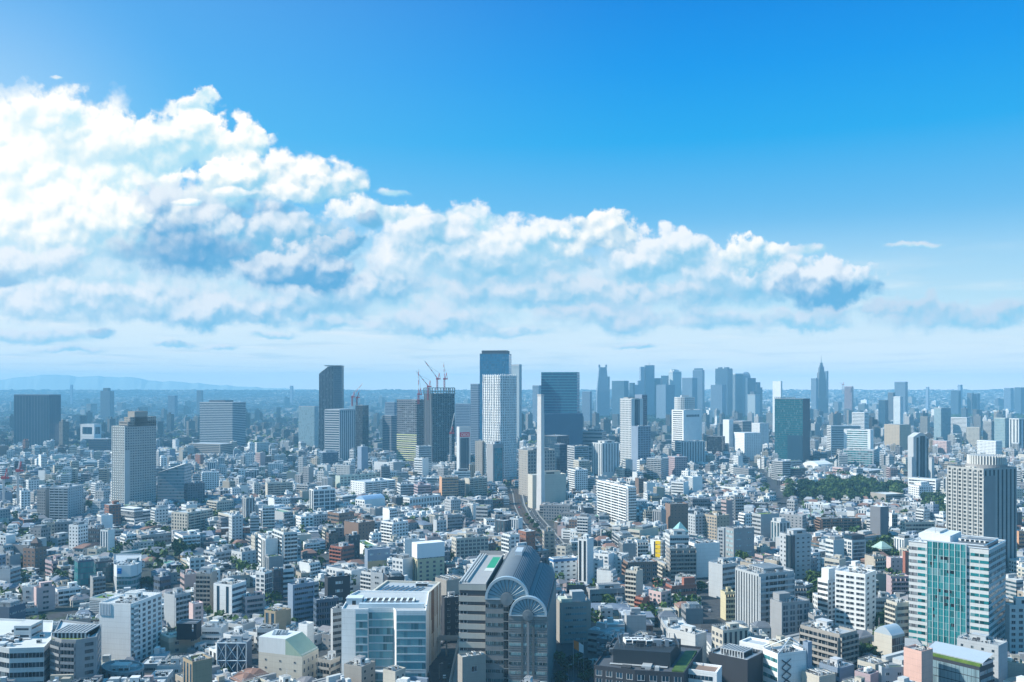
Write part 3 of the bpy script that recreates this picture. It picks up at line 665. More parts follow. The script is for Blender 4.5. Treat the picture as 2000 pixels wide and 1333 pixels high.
# ------------------------------------------------------------------ middle distance towers
def extr(label, name, cat, prof_px, Y, depth, col, st, gl, yb, nick=None, side=None):
    """slab cut from an outline seen in the photo, with its true depth; walls facing us carry a window pattern"""
    cx = sum(p[0] for p in prof_px) / len(prof_px); x0 = X(cx, Y)
    P = [(X(px, Y) - x0, Z(py, Y) if py < 9000 else 0) for px, py in prof_px]
    mb = MB(); wa, wb = {'V': ((3.2, 4, 1), (.6, 1, 0)), 'G': ((3.2, 4, 1), (.6, .5, 0)), 'N': NOWIN, 'R': ((60, 4, 1), (1, .5, 0))}[st]
    k = ((*COL[col], .4), wa, wb, (*GLC[gl], 1)); kn = ((*COL[col], .4), *NOWIN, (*GLC[gl], 1))
    zt = max(p[1] for p in P)
    mb.face([(x, 0, z) for x, z in P], 0, [(x + 50, zt - z) for x, z in P], k)
    mb.face([(x, depth, z) for x, z in reversed(P)], 0, [(x + 50, zt - z) for x, z in reversed(P)], k)
    for i in range(len(P)):
        (xa, za), (xb, zb) = P[i], P[(i + 1) % len(P)]
        steep = abs(zb - za) > abs(xb - xa) * 2
        mb.face([(xa, 0, za), (xa, depth, za), (xb, depth, zb), (xb, 0, zb)], 0, [(0, zt - za), (depth, zt - za), (depth, zt - zb), (0, zt - zb)], k if steep else kn)
    o = mb.obj(name, FAC, None, (x0, Y, 0)); tag(o, label, cat)
    xs = [p[0] for p in prof_px]; reg([(X(min(xs), Y), Y), (X(max(xs), Y), Y), (X(max(xs), Y), Y + depth), (X(min(xs), Y), Y + depth)], min(xs), max(xs), Y, yb, min(p[1] for p in prof_px))
    if nick: MARKS.append((cx, min(p[1] for p in prof_px) + 20, nick))
    return o
o = extr('slate grey hotel tower with a curved sliced top and thin overhanging roof', 'hotel_tower', 'hotel', [(623, 9999), (651, 9999), (651, 716), (640, 717), (634, 722), (627, 727), (623, 731)], 2020, 34, 'G', 'V', 'd', 858, 'slate sliced tower')
sb = MB(); Y = 2020; x0 = X(637.0, Y)
k = ((*tone(COL['G'], .9), .4), (3.6, 4, 1), (.5, .5, 0), (*GLC['b'], 1)); h = Z(715, Y)
P = [(X(651, Y), Y), (X(665, Y), Y + 14), (X(665, Y), Y + 40), (X(651, Y), Y + 34)]
cxo, cyo = o.location.x, o.location.y
for i in range(4):
    a, b = P[i], P[(i + 1) % 4]; w = math.hypot(b[0] - a[0], b[1] - a[1])
    sb.face([(a[0] - cxo, a[1] - cyo, 0), (b[0] - cxo, b[1] - cyo, 0), (b[0] - cxo, b[1] - cyo, h), (a[0] - cxo, a[1] - cyo, h)], 0, [(0, h), (w, h), (w, 0), (0, 0)], k)
sb.face([(p[0] - cxo, p[1] - cyo, h) for p in P], 0, None, k)
sb.obj('side_wing', FAC, o)
sb = MB(); sb.prism([(X(634, Y) - cxo, -2), (X(666, Y) - cxo, -2), (X(666, Y) - cxo, 42), (X(634, Y) - cxo, 42)], Z(715.5, Y), Z(713.8, Y)); sb.obj('roof_overhang', METAL, o, col=(.3, .33, .36))
# bowed slab's bright window strips
b = hb('O', 'office tower with a slanting white roof frame and white floor bands', 634, 663, 694, 800, 1800, 'R:4.6,0,.5,.96', 'V:0,7,.94,.3', 's', '', 'n', ar=1.6, yb=878, nick='white framed office', par=2.5)
hb('T', 'dark tower under construction behind the office with white floor bands', 694, 708, 720, 792, 2000, 'C', 'C', 'd', '', 'k', yb=880, near=False)
hb('T', 'netted tower under construction with yellow lit lower floors', 775, 814, 841, 781, 1800, 'R:4.2,0,.5,1', 'R:4.2,0,.5,1', 'G', '', 'd', ar=.8, yb=902, nick='netted construction tower', near=True)
yb_ = MB(); pts = box_pts(775, 814, 841, 1800, .8); A, B = Vector((*pts[0], 0)), Vector((*pts[1], 0)); u = (B - A).normalized(); n = Vector((u.y, -u.x, 0))
root = bpy.data.objects['office_tower'] if False else [x for x in C.objects if x.get('label', '').startswith('netted tower')][0]
for i in range(13):
    z = Z(851 + i * 4.1, 1800)
    s = MB(); a, c = A + n * .5 - root.location, B + n * .5 - root.location
    s.prism([(a.x, a.y), (c.x, c.y), (c.x - n.x * .4, c.y - n.y * .4), (a.x - n.x * .4, a.y - n.y * .4)], z, z + 1.25); s.obj('safety_sheet', CLEAN, root, col=(.74, .72, .46) if i % 3 else (.70, .74, .30))
o = hb('T', 'tall dark tower under construction with an open steel frame top', 828, 844, 888, 769, 1760, 'V:0,6,.96,.35', 'R:4.1,0,.6,.96', 'd', '', 'k', ar=1.5, yb=905, nick='tower under the cranes', near=True)
pts = box_pts(828, 844, 888, 1760, 1.5); fr = MB(); zf0, zf1 = Z(769, 1760), Z(758, 1760)
for e in range(4):
    A, B = Vector((*pts[e], 0)) - o.location, Vector((*pts[(e + 1) % 4], 0)) - o.location
    for t in (0, .25, .5, .75, 1):
        p = A.lerp(B, t); fr.beam((p.x, p.y, zf0 - 1), (p.x, p.y, zf1), .7)
    for zz in (zf0 + 4, zf1): fr.beam((A.x, A.y, zz), (B.x, B.y, zz), .5)
fr.obj('steel_frame', METAL, o, col=(.12, .17, .2))
o = hb('T', 'tallest tower, sheer teal blue glass with a recessed roof rim', 937, 994, 999, 691, 1700, 'C:4.4,2.2,.86,.94', 'C:4.4,2.2,.86,.94', (.035, .16, .26), '', (.015, .19, .34), ar=.9, yb=870, nick='tallest teal glass tower', near=False, top=[(.06, .94, .06, .94, 6, 'd', 'N')])
# white lattice tower
o = hb('T', 'white lattice fronted tower with wavy vertical ribs', 943, 976, 1009, 733, 1450, 'G:4,1.9,.62,.6', 'G:4,2.4,.62,.6', 'W', '', 'd', ar=1.0, yb=885, nick='white lattice tower', near=False)
pts = box_pts(943, 976, 1009, 1450, 1.0); rr = random.Random(5); zt = Z(731, 1450)
for e in range(2):
    A, B = Vector((*pts[e], 0)) - o.location, Vector((*pts[e + 1], 0)) - o.location; u = (B - A); w = u.length; u /= w; n = Vector((u.y, -u.x, 0))
    for k in range(9):
        rb = MB(); s = w * (k + .3) / 9; z = 12.0; off = 0
        while z < zt:
            z2 = min(zt, z + rr.uniform(8, 14)); off2 = rr.uniform(-.8, .8); p, q = A + u * (s + off) + n * .5, A + u * (s + off2) + n * .5
            rb.beam((p.x, p.y, z), (q.x, q.y, z2), .42); z = z2; off = off2
        rb.obj('facade_rib', PAINT, o, col=(.8, .81, .8))
# banded dark glass tower and its podium
o = hb('T', 'square dark blue glass tower with teal horizontal bands and wide podium', 1057, 1127, 1132, 727, 1700, 'R:5.2,0,.74,1', 'R:5.2,0,.74,1', (.04, .24, .33), '', (.008, .09, .17), ar=.8, yb=850, nick='dark banded glass tower', near=False)
pod = MB(); x0, x1 = X(1063, 1690) - o.location.x, X(1138, 1690) - o.location.x
at = ((*COL['u'], .2), (40, 9, 1), (.6, .22, 0), (*GLC['n'], 1))
pod.prism([(x0, 1686 - o.location.y), (x1, 1686 - o.location.y), (x1, 1760 - o.location.y), (x0, 1760 - o.location.y)], 0, Z(808, 1690), 0, ((.035, .11, .19, .2), (60, 13, 1), (.8, .2, .8), (*GLC['n'], 1))); pod.obj('podium', FAC, o)
hb('O', 'low wide block with white parapet right of the banded tower podium', 1138, 1176, 1184, 843, 1720, 'R:7,0,.4,1', 'R', 's', 'l', 'n', yb=880, ar=.6)
# white chimney
Y = 1150; o_pts = None; mb = MB(); hx = [(math.cos(R(a)), math.sin(R(a))) for a in (188, 275, 8, 98)]
mb.prism([(5.6 * a, 5.6 * b) for a, b in hx], 0, Z(774, Y), 0, None, True, [(4.1 * a, 4.1 * b) for a, b in hx])
o = mb.obj('chimney_tower', PAINT, None, (X(1056, Y), Y, 0), col=(.64, .62, .60)); tag(o, 'tall white incinerator chimney tapering above the city centre', 'chimney')
mb = MB(); mb.prism([(4.5 * a, 4.5 * b) for a, b in hx], Z(774, Y), Z(770.5, Y)); mb.obj('chimney_rim', PAINT, o, col=(.5, .5, .5))
reg([(X(1056, Y) - 6, Y - 6), (X(1056, Y) + 6, Y - 6), (X(1056, Y) + 6, Y + 6), (X(1056, Y) - 6, Y + 6)], 1048, 1064, Y, 985, 770); MARKS.append((1056, 850, 'white chimney'))
hb('M', 'low cream plant hall at the foot of the white chimney', 1031, 1040, 1106, 928, 1165, 'N', 'N', 'c', 'P', 'd', ar=3, yb=985, near=False, roof='W')
hb('O', 'grey brown block with a grid of dark square windows behind the white chimney', 1013, 1031, 1084, 880, 1300, 'P', 'G:5,4,.7,.6', 'n', 'l', 'd', ar=1.6, yb=955, near=True, nick='grey brown grid block')
hb('O', 'dark glass block half hidden between the chimney plant and the banded tower', 1062, 1088, 1112, 852, 1560, 'C', 'C', 'd', 'a', 'n', yb=905)
hb('O', 'grey banded office at the right foot of the banded tower podium', 1108, 1122, 1150, 872, 1520, 'R', 'R:3.6,0,.5,.9', 's', 'aa', 'd', yb=915, near=True)
hb('A', 'white apartment block with a stair box right of the low cream plant hall', 1110, 1124, 1148, 918, 1290, 'B', 'G', 'W', 'pt', 'd', yb=960, near=True)
hb('A', 'slim beige block behind the low cream plant hall', 1120, 1130, 1152, 900, 1400, 'G', 'B', 'c', 'pa', 'd', yb=925)
hb('O', 'dark blue glass block right of the grey brown grid block', 1083, 1093, 1106, 868, 1340, 'C', 'C', 'B', 'a', 'n', yb=930)
hb('O', 'block with white vertical fins on the left wall, right of the white chimney', 1156, 1176, 1209, 866, 1450, 'V:0,4,.98,.4', 'V:0,5,.7,.3', 'w', 'Pa', 'b', ar=1.4, yb=930, near=True, nick='white finned block')
o = hb('T', 'tall tower with a white grid left wall and a dark slot beside a grey fin', 1211, 1233, 1256, 779, 1650, 'G:4,3.2,.55,.5', 'V:0,18,1,.42', 'w', '', 'n', ar=1.0, yb=870, near=True, nick='white grid tower', capw=100, top=[(.1, .5, .2, .8, 3.5, 'g', 'N')])
hb('T', 'grey fin with dark glass edge joined behind the white grid tower', 1240, 1254, 1264, 771, 1690, 'N', 'C', 'u', '', 'n', yb=840, near=False)
hb('O', 'blue grey lower wing with dark window rows at the foot of the white grid tower', 1233, 1246, 1271, 833, 1600, 'N', 'G:4,5,.6,.7', 'u', '', 'n', ar=1.6, yb=890, near=True)
o = hb('T', 'white tower with ribbon windows on the left and lettering on its blank right wall', 1312, 1335, 1371, 801, 1750, 'R:3.9,0,.4,.8', 'N', 'W', 'a', 'd', ar=1.7, yb=880, near=True, nick='white lettered tower')
pts = box_pts(1312, 1335, 1371, 1750, 1.7); A, B = Vector((*pts[1], 0)), Vector((*pts[2], 0)); u = (B - A).normalized(); n = Vector((u.y, -u.x, 0))
sg = MB(); rr = random.Random(3); wd = (B - A).length
for k in range(9):
    s = wd * (.16 + .078 * k); zz = Z(815, 1750); p = A + u * s + n * .4 - o.location; q = A + u * (s + wd * .055) + n * .4 - o.location
    for (a, b) in ((0, .35), (.65, 1)) if k % 2 else ((0, .5), (.3, 1)):
        p1, q1 = p.lerp(q, a), p.lerp(q, b); sg.prism([(p1.x, p1.y), (q1.x, q1.y), (q1.x - n.x * .3, q1.y - n.y * .3), (p1.x - n.x * .3, p1.y - n.y * .3)], zz, zz + 4.2)
sg.obj('lettering', CLEAN, o, col=(.10, .13, .16))
hb('O', 'wide low white podium with tall slots under the white lettered tower', 1312, 1330, 1377, 863, 1700, 'R', 'V:0,6,.9,.4', 'w', 'a', 'n', ar=2, yb=905, near=True)
# dark teal glass tower
o = hb('T', 'dark teal glass tower with a narrow grey concrete edge', 1513, 1568, 1582, 779, 1800, 'C:4.2,2.4,.86,.95', 'N', 'd', '', 'T', ar=.7, yb=900, near=False, nick='dark teal glass tower')
pts = box_pts(1513, 1568, 1582, 1800, .7); fr = MB(); z0, z1 = Z(779, 1800), Z(776.5, 1800)
A, B = Vector((*pts[0], 0)) - o.location, Vector((*pts[1], 0)) - o.location
for t in np.linspace(0, .74, 12): p = A.lerp(B, float(t)); fr.beam((p.x, p.y + .6, z0), (p.x, p.y + .6, z1), .3)
fr.beam((A.x, A.y + .6, z1), (A.lerp(B, .74).x, A.lerp(B, .74).y + .6, z1), .4); fr.obj('roof_railing', METAL, o, col=(.15, .22, .25))
sg = MB(); a, b = A.lerp(B, .46), A.lerp(B, .99); u = (B - A).normalized(); n = Vector((u.y, -u.x, 0)) * .4
sg.prism([(a.x + n.x, a.y + n.y), (b.x + n.x, b.y + n.y), (b.x, b.y), (a.x, a.y)], 0, Z(851, 1800)); sg.obj('dark_panel', CLEAN, o, col=(.012, .05, .085))
# teal and white two tier block
hb('O', 'pale teal wide lower tier of glass with a white frame', 1646, 1706, 1712, 880, 1745, 'R:4.2,0,.6,.94', 'R', 's', '', 't', ar=.5, yb=910, near=True, nick='pale teal tiered block')
hb('O', 'upper white block with a framed field of windows behind the pale teal tier', 1648, 1700, 1706, 840, 1780, 'R:4.2,0,.5,.78', 'N', 'W', 'a', 't', ar=.5, yb=880, near=True)
# gabled tower
o = extr('slim pale tower with a pointed gable top and dark central strip', 'office_tower', 'office tower', [(1784, 9999), (1813, 9999), (1813, 855), (1800, 846), (1796, 846), (1784, 854)], 1400, 20, 's', 'N', 'd', 955, 'gabled slim tower')
for (a, b, y1) in ((1790, 1794, 853), (1797, 1807, 850), (1810, 1813, 855)):
    st = MB(); cx = o.location.x; st.box(X(a, 1400) - cx, X(b, 1400) - cx, -.35, .1, 0, Z(y1 + 2, 1400)); st.obj('window_strip', GLASS, o, col=(.02, .035, .05))
hb('O', 'low grey wing left of the gabled slim tower', 1774, 1781, 1785, 893, 1395, 'N', 'N', 's', '', yb=950)
hb('O', 'low grey wing right of the gabled slim tower', 1813, 1820, 1825, 896, 1395, 'N', 'N', 's', '', yb=950)
hb('O', 'white base block below the gabled slim tower', 1774, 1828, 1838, 937, 1350, 'R', 'P', 'W', 'a', 'd', ar=.4, yb=968)
# barrel roofed white hall
o = hb('P', 'long white hall with a gently arched pale roof', 1568, 1598, 1626, 908, 1740, 'N', 'P', 'W', '', 'd', yb=925, near=False, nick='arched white hall')
pts = box_pts(1568, 1598, 1626, 1740, 1.0); v = MB(); P = [Vector((*p, 0)) - o.location for p in pts]; z = Z(908, 1740)
for i in range(8):
    t0, t1 = i / 8, (i + 1) / 8; h0, h1 = 5.5 * math.sin(math.pi * t0), 5.5 * math.sin(math.pi * t1)
    a, b, c, d = P[0].lerp(P[1], t0), P[0].lerp(P[1], t1), P[3].lerp(P[2], t1), P[3].lerp(P[2], t0)
    v.face([(a.x, a.y, z + h0), (b.x, b.y, z + h1), (c.x, c.y, z + h1), (d.x, d.y, z + h0)]); v.face([(a.x, a.y, z), (b.x, b.y, z), (b.x, b.y, z + h1), (a.x, a.y, z + h0)])
v.obj('arched_roof', PAINT, o, col=(.7, .73, .74))
hb('A', 'pale pink white block between the arched hall and grey banded block', 1626, 1646, 1661, 914, 1610, 'R', 'P', 'p', 'a', yb=935)
hb('O', 'long low grey banded block below the pale teal tiered block', 1647, 1697, 1727, 920, 1590, 'R', 'R', 'g', 'aa', 'd', yb=935)
hb('M', 'narrow grey brown block left of the teal strip building', 928, 942, 951, 862, 1470, 'P', 'V', 'n', 'a', 'd', yb=925)
o = hb('O', 'grey block with a tall teal glass strip in front of the white lattice tower', 951, 963, 983, 868, 1400, 'N', 'N', 'g', 'Pa', 'd', ar=1.5, yb=945, nick='teal strip building')
pts = box_pts(951, 963, 983, 1400, 1.5); A, B = Vector((*pts[1], 0)) - o.location, Vector((*pts[2], 0)) - o.location; u = (B - A).normalized(); n = Vector((u.y, -u.x, 0)); a, b = A.lerp(B, .12), A.lerp(B, .88)
st = MB(); at = ((.1, .2, .22, .3), (20, 3.9, 1), (1, .86, 0), (.03, .24, .30, 1)); w = (b - a).length; z1 = Z(876, 1400)
a2, b2 = a + n * .5, b + n * .5
st.face([(a2.x, a2.y, 0), (b2.x, b2.y, 0), (b2.x, b2.y, z1), (a2.x, a2.y, z1)], 0, [(0, z1), (w, z1), (w, 0), (0, 0)], at)
st.face([(b2.x, b2.y, 0), (b.x, b.y, 0), (b.x, b.y, z1), (b2.x, b2.y, z1)], 0, None, at); st.face([(a2.x, a2.y, z1), (b2.x, b2.y, z1), (b.x, b.y, z1), (a.x, a.y, z1)], 0, None, at)
st.obj('curtain_wall', FAC, o)
# red sign building
o = hb('M', 'pale cube with a red sign of white letters and a dark glass front', 892, 897, 919, 834, 1540, 'N', 'N', 'w', '', 'd', ar=2.4, yb=885, nick='red sign building')
pts = box_pts(892, 897, 919, 1540, 2.4); A, B = Vector((*pts[1], 0)) - o.location, Vector((*pts[2], 0)) - o.location; u = (B - A).normalized(); n = Vector((u.y, -u.x, 0))
def panel(nm, a, b, z0, z1, col, mat=CLEAN, off=.3):
    s = MB(); p, q = A.lerp(B, a) + n * off, A.lerp(B, b) + n * off; k = n * off
    s.prism([(p.x, p.y), (q.x, q.y), (q.x - k.x, q.y - k.y), (p.x - k.x, p.y - k.y)], z0, z1); return s.obj(nm, mat, o, col=col)
panel('glass_front', .1, .85, 0, Z(856, 1540), (.02, .06, .10), GLASS)
panel('sign_board', .05, .92, Z(854, 1540), Z(845, 1540), (.62, .02, .05))
def text(s, size, parent, loc, rz, col, name='lettering', mat=CLEAN):
    cu = bpy.data.curves.new(name, 'FONT'); cu.body = s; cu.size = size; cu.extrude = .05; cu.align_x = 'CENTER'; cu.materials.append(mat); cu.resolution_u = 2
    t = link(name, cu); me = t.to_mesh().copy(); bpy.data.objects.remove(t); t = link(name, me, parent, loc, 0, col); t.rotation_euler = (R(90), 0, rz); return t
mid = A.lerp(B, .48) + n * .5; text('OIOI', 7.2, o, (mid.x, mid.y, Z(852.6, 1540)), math.atan2(u.y, u.x), (.8, .8, .8))
# ------------------------------------------------------------------ middle ground, left half
o = hb('D', 'tall stepped apartment tower, grey with a sunlit white grid on its narrow left wall', 220, 244, 305, 833, 1134, 'G:3.1,3,.62,.62', 'G:3.1,3.4,.40,.5', (.44, .43, .41), '', 'd', ar=2.0, yb=985, near=True, capw=100, nick='stepped apartment tower',
       top=[(.3, 1, .08, 1, 6.5, 'n', 'R:3,0,.4,.9'), (.5, 1, .16, 1, 12, 'n', 'G:3,3,.4,.4'), (.45, 1, .3, .72, 19, 'n', 'N')])
pts = box_pts(220, 244, 305, 1134, 2.0); A, B = Vector((*pts[1], 0)) - o.location, Vector((*pts[2], 0)) - o.location; u = (B - A).normalized(); n = Vector((u.y, -u.x, 0))
A0 = Vector((*pts[0], 0)) - o.location; u0 = (A - A0).normalized(); n0 = Vector((u0.y, -u0.x, 0)) * .45; zt = Z(833, 1134); w0 = (A - A0).length
for i in range(int(zt / 3.1)):
    z = zt - 3.1 * i - 1.2; s = MB(); p, q = A0 + n0, A + n0; s.prism([(p.x, p.y), (q.x, q.y), (q.x - n0.x, q.y - n0.y), (p.x - n0.x, p.y - n0.y)], z, z + 1.15); s.obj('balcony_band', PAINT, o, col=(.74, .74, .70))
for i in range(7):
    s = MB(); p = A0.lerp(A, i / 6) + n0 * 1.3; s.beam((p.x, p.y, 0), (p.x, p.y, zt), .42); s.obj('facade_pier', PAINT, o, col=(.74, .74, .70))
s = MB(); p, q = A + n * .5, A.lerp(B, .14) + n * .5; s.prism([(p.x, p.y), (q.x, q.y), (q.x - n.x, q.y - n.y), (p.x - n.x, p.y - n.y)], 0, Z(880, 1134)); s.obj('concrete_shaft', PAINT, o, col=(.5, .5, .5))
o = extr('pale teal glass block with a slanted white sail roof beside the stepped apartment tower', 'office_block', 'office block', [(307, 9999), (360, 9999), (360, 907), (308, 924)], 1200, 26, 's', 'R', 'l', 980, 'sail roofed block')
s = MB(); cx = o.location.x; Yq = 1200
s.face([(X(306, Yq) - cx, -1.5, Z(924, Yq)), (X(361, Yq) - cx, -1.5, Z(906.5, Yq)), (X(361, Yq) - cx, 12, Z(904.5, Yq)), (X(306, Yq) - cx, 27, Z(923, Yq))]); s.box(X(353, Yq) - cx, X(359, Yq) - cx, 6, 14, Z(912, Yq), Z(900, Yq)); s.obj('sail_roof', PAINT, o, col=(.78, .8, .8))
hb('A', 'pale balconied apartment block with a plain grey right wall left of the stepped apartment tower', 97, 134, 163, 952, 1040, 'B', 'G:3,4,.4,.3', 's', 'pt', 'd', ar=1.3, yb=1018, nick='pale balconied block')
hb('A', 'grey apartment block right of the sail roofed block', 361, 367, 400, 945, 1180, 'B', 'G', 'G', 'pm', 'd', ar=2.5, yb=985)
hb('A', 'low cream apartment block in front of the banded school', 405, 425, 456, 980, 1090, 'B', 'G', 'c', 'pa', 'd', yb=1003)
hb('A', 'white terraced apartment block stepping down to the right', 236, 262, 352, 1012, 1000, 'R', 'R:3,0,.45,.96', 'W', 'p', 'b', ar=2.6, yb=1042, nick='white terraced block', top=[(0, 1, 0, .55, 4, 'W', 'R:3,0,.5,1'), (0, 1, 0, .36, 7.5, 'W', 'R:3,0,.5,1'), (0, 1, 0, .18, 11, 'W', 'R:3,0,.5,1')])
hb('A', 'cream apartment block with square windows on the sunlit left and grey balconies on the right', 335, 366, 415, 1002, 960, 'G:3.1,4,.6,.5', 'B', 'c', 'pa', 'd', ar=1.6, yb=1042, nick='cream square windowed block')
hb('A', 'slim grey block with white balcony bands right of the brown pyramid tower', 95, 111, 140, 1052, 860, 'N', 'B', 's', 'P', 'd', ar=1.5, yb=1088)
hb('D', 'brown brick tower with a small pyramid roof at the left', 45, 68, 91, 1072, 760, 'G:3.2,3.2,.4,.4', 'G:3.2,3.4,.4,.4', 'b', '', 'd', yb=1140, nick='brown pyramid tower')
o = C.objects[-1]; o = [x for x in C.objects if x.get('label', '').startswith('brown brick tower with a small')][0]
s = MB(); h = Z(1072, 760); s.prism([(-3, -1), (3, -1), (3, 5), (-3, 5)], h - 1, h + 3.5); s.prism([(-3.6, -1.6), (3.6, -1.6), (3.6, 5.6), (-3.6, 5.6)], h + 3.5, h + 8, 0, None, True, [(-.2, 1.8), (.2, 1.8), (.2, 2.2), (-.2, 2.2)]); s.obj('pyramid_roof', PAINT, o, col=(.13, .09, .08))
hb('A', 'mauve apartment block with curved balconies right of the brown pyramid tower', 88, 101, 133, 1097, 740, 'R', 'B', 'm', 'pt', 'd', yb=1140)
hb('O', 'grey flat block with a projecting roof rim at the left edge', -12, 20, 41, 1112, 690, 'N', 'R', 's', 'a', 'n', yb=1165, nick='grey rimmed block')
hb('O', 'dark green glass office with thin floor lines', 145, 152, 183, 1096, 685, 'C', 'C', 'B', 'aa', 't', yb=1170, nick='dark green glass office')
hb('O', 'dark blue glass office joined to the dark green one, teal inside', 180, 187, 221, 1098, 715, 'C', 'C', 'd', 'l', 'T', yb=1150)
hb('A', 'small grey block with curved balconies before the dark green glass office', 176, 181, 206, 1128, 655, 'N', 'B', 'g', 'p', 'd', yb=1168)
# curved white parapet building with blue square emblem
o = pb('O', 'glass office with a curved white parapet carrying a blue square emblem', [(222, 690), (228, 684), (255, 684), (268, 690), (276, 702), (276, 735), (222, 735)], 1103, 690, ['N', 'R:4,0,.62,1', 'R:4,0,.62,1', 'R:4,0,.62,1'], 's', 'apt', 't', yb=1155, nick='blue emblem office')
ol = o.location; zt = Z(1103, 690); s = MB()
PP = [(X(a, b) - ol.x, b - ol.y) for a, b in [(223, 688), (228, 683.4), (255, 683.4), (268.6, 689.4), (276.6, 702)]]
for i in range(4):
    a, b = PP[i], PP[i + 1]; s.prism([a, b, (b[0], b[1] + .5), (a[0], a[1] + .5)], zt - 8, zt + .6)
s.obj('curved_parapet', PAINT, o, col=(.74, .77, .78))
s = MB(); s.box(X(229, 683) - ol.x, X(237, 683) - ol.x, 683.0 - ol.y, 683.4 - ol.y, zt - 5.6, zt - 1.6); e = s.obj('emblem', CLEAN, o, col=(.0, .19, .52))
s = MB(); s.box(X(230, 683) - ol.x, X(236, 683) - ol.x, 682.9 - ol.y, 683.0 - ol.y, zt - 3.4, zt - 2.7); s.obj('emblem_stripe', CLEAN, e, loc=(0, 0, 0), col=(.05, .4, .8))
# white and pink apartments
hb('A', 'bluish white round ended apartment wing at the left', 44, 64, 72, 1147, 640, 'G:3.2,6,.35,.3', 'N', 'w', 't', 'd', yb=1205)
hb('A', 'pale pink apartment block with a row of small dark dormers on its roof edge', 66, 71, 108, 1149, 622, 'N', 'G:3.3,9,.4,.3', 'p', 'P', 'd', ar=2, yb=1205, nick='pink apartment block')
hb('A', 'white apartment block with stacked rounded balconies right of the pink one', 105, 112, 158, 1152, 640, 'B', 'B', 'W', 'pt', 'd', ar=1.8, yb=1205, nick='white round balcony block')
hb('O', 'pale ribbed block with a yellow green lawn roof left of the big white block', 175, 213, 243, 1170, 600, 'R:1.1,0,.22,1', 'G', 'w', 'ga', 'd', yb=1222, nick='lawn roofed ribbed block', near=False)
# big white apartment block in the foreground
o = hb('D', 'big white apartment block with a blank front wall and recessed balconies on its right wall', 194, 255, 316, 1180, 502, 'N', 'G:2.95,4.2,.55,.5', 'W', 'paa', 'd', ar=1.5, yb=1295, near=True, nick='big white apartment block', capw=90, roof='w')
pts = box_pts(194, 255, 316, 502, 1.5); A, B = Vector((*pts[0], 0)) - o.location, Vector((*pts[1], 0)) - o.location; u = (B - A).normalized(); n = Vector((u.y, -u.x, 0)); zt = Z(1180, 502)
for k in range(8):
    s = MB(); p = A.lerp(B, .03 + k * .048) + n * .3; s.beam((p.x, p.y, zt - 7), (p.x, p.y, zt - .4), .18); s.obj('wall_fin', PAINT, o, col=(.62, .70, .76))
A2, B2 = Vector((*pts[1], 0)) - o.location, Vector((*pts[2], 0)) - o.location; u = (B2 - A2).normalized(); n = Vector((u.y, -u.x, 0)); 
for k in range(9):
    link('balcony', U_BALC, o, A2.lerp(B2, .10) + Vector((0, 0, zt - 3.4 - 2.95 * k)), math.atan2(u.y, u.x), (.78, .8, .8), (4.4, 1.5, 1.2))
hb('A', 'light grey slab block with a white roof rim right of the big white block', 320, 341, 371, 1163, 580, 'N', 'B', 's', 'ptm', 'd', yb=1232)
hb('A', 'brown grey block with horizontal balcony bands and white roof boxes', 383, 412, 424, 1121, 610, 'B', 'N', 'n', 'Pta', 'd', yb=1205, nick='brown grey banded block')
hb('O', 'white block with tall narrow windows and a dark stair on its right side', 417, 453, 481, 1143, 595, 'V:0,5,.8,.28', 'R', 'W', 'aapa', 'b', yb=1215, nick='white tall windowed block')
hb('A', 'pinkish white banded block at the foot of a white rooftop cluster', 473, 479, 517, 1166, 600, 'R', 'R:3.4,0,.5,.8', 'p', 'pa', 'd', ar=2, yb=1215)
hb('A', 'old pink slim block behind the tan block with the black box', 369, 377, 397, 1180, 560, 'N', 'G', 'p', 'a', 'd', yb=1240)
# tan building with black box
o = hb('M', 'tan low block carrying a black sign box with white marks on its roof', 312, 330, 391, 1247, 520, 'N', 'G:4,7,.4,.22', 't', 'a', 'd', ar=1.5, yb=1285, nick='black sign box')
ol = o.location; pts = box_pts(312, 330, 391, 520, 1.5); zt = Z(1247, 520)
bx = MB(); cx, cyy = X(366, 522) - ol.x, 524 - ol.y; bx.box(cx - 5.6, cx + 5.6, cyy - 3.5, cyy + 5, zt - 1, zt + 8.4)
sb = bx.obj('sign_box', CLEAN, o, col=(.012, .014, .022))
fr = MB()
for x in (-5.6, 5.6): fr.beam((cx + x, cyy - 3.5, zt + 8.4), (cx + x, cyy + 5, zt + 8.4), .15)
for y in (-3.5, 0, 5): fr.beam((cx - 5.6, cyy + y, zt + 8.4), (cx + 5.6, cyy + y, zt + 8.4), .15)
fr.obj('steel_frame', METAL, sb, col=(.4, .42, .45))
for k, z in enumerate((7.6, 6.7, 5.2, 4.4)):
    g = MB(); 
    for i in range(8):
        a0, a1 = math.pi * i / 4, math.pi * (i + 1) / 4; g.beam((cx + 3.6 + .34 * math.cos(a0), cyy - 3.56, zt + z - .4 + .34 * math.sin(a0)), (cx + 3.6 + .34 * math.cos(a1), cyy - 3.56, zt + z - .4 + .34 * math.sin(a1)), .1)
    g.obj('lettering', CLEAN, sb, col=(.75, .77, .8))
cb = MB(); P = [(p[0] - ol.x, p[1] - ol.y) for p in pts]; k = 1.03
cb.prism([(x * k, y * k) for x, y in P], zt - 2.6, zt - .1); cb.obj('cornice', PAINT, o, col=(.55, .48, .38))
hb('O', 'small white block with dark window strips right of the black sign box', 391, 432, 441, 1226, 535, 'R:3.6,0,.3,.8', 'N', 'W', 'pa', 'd', ar=.6, yb=1265)
o = hb('M', 'blue grey steel framed block with crossed braces at the bottom left', 425, 482, 492, 1256, 480, 'R', 'N', 'B', 'p', 'b', ar=.7, yb=1325, nick='cross braced block')
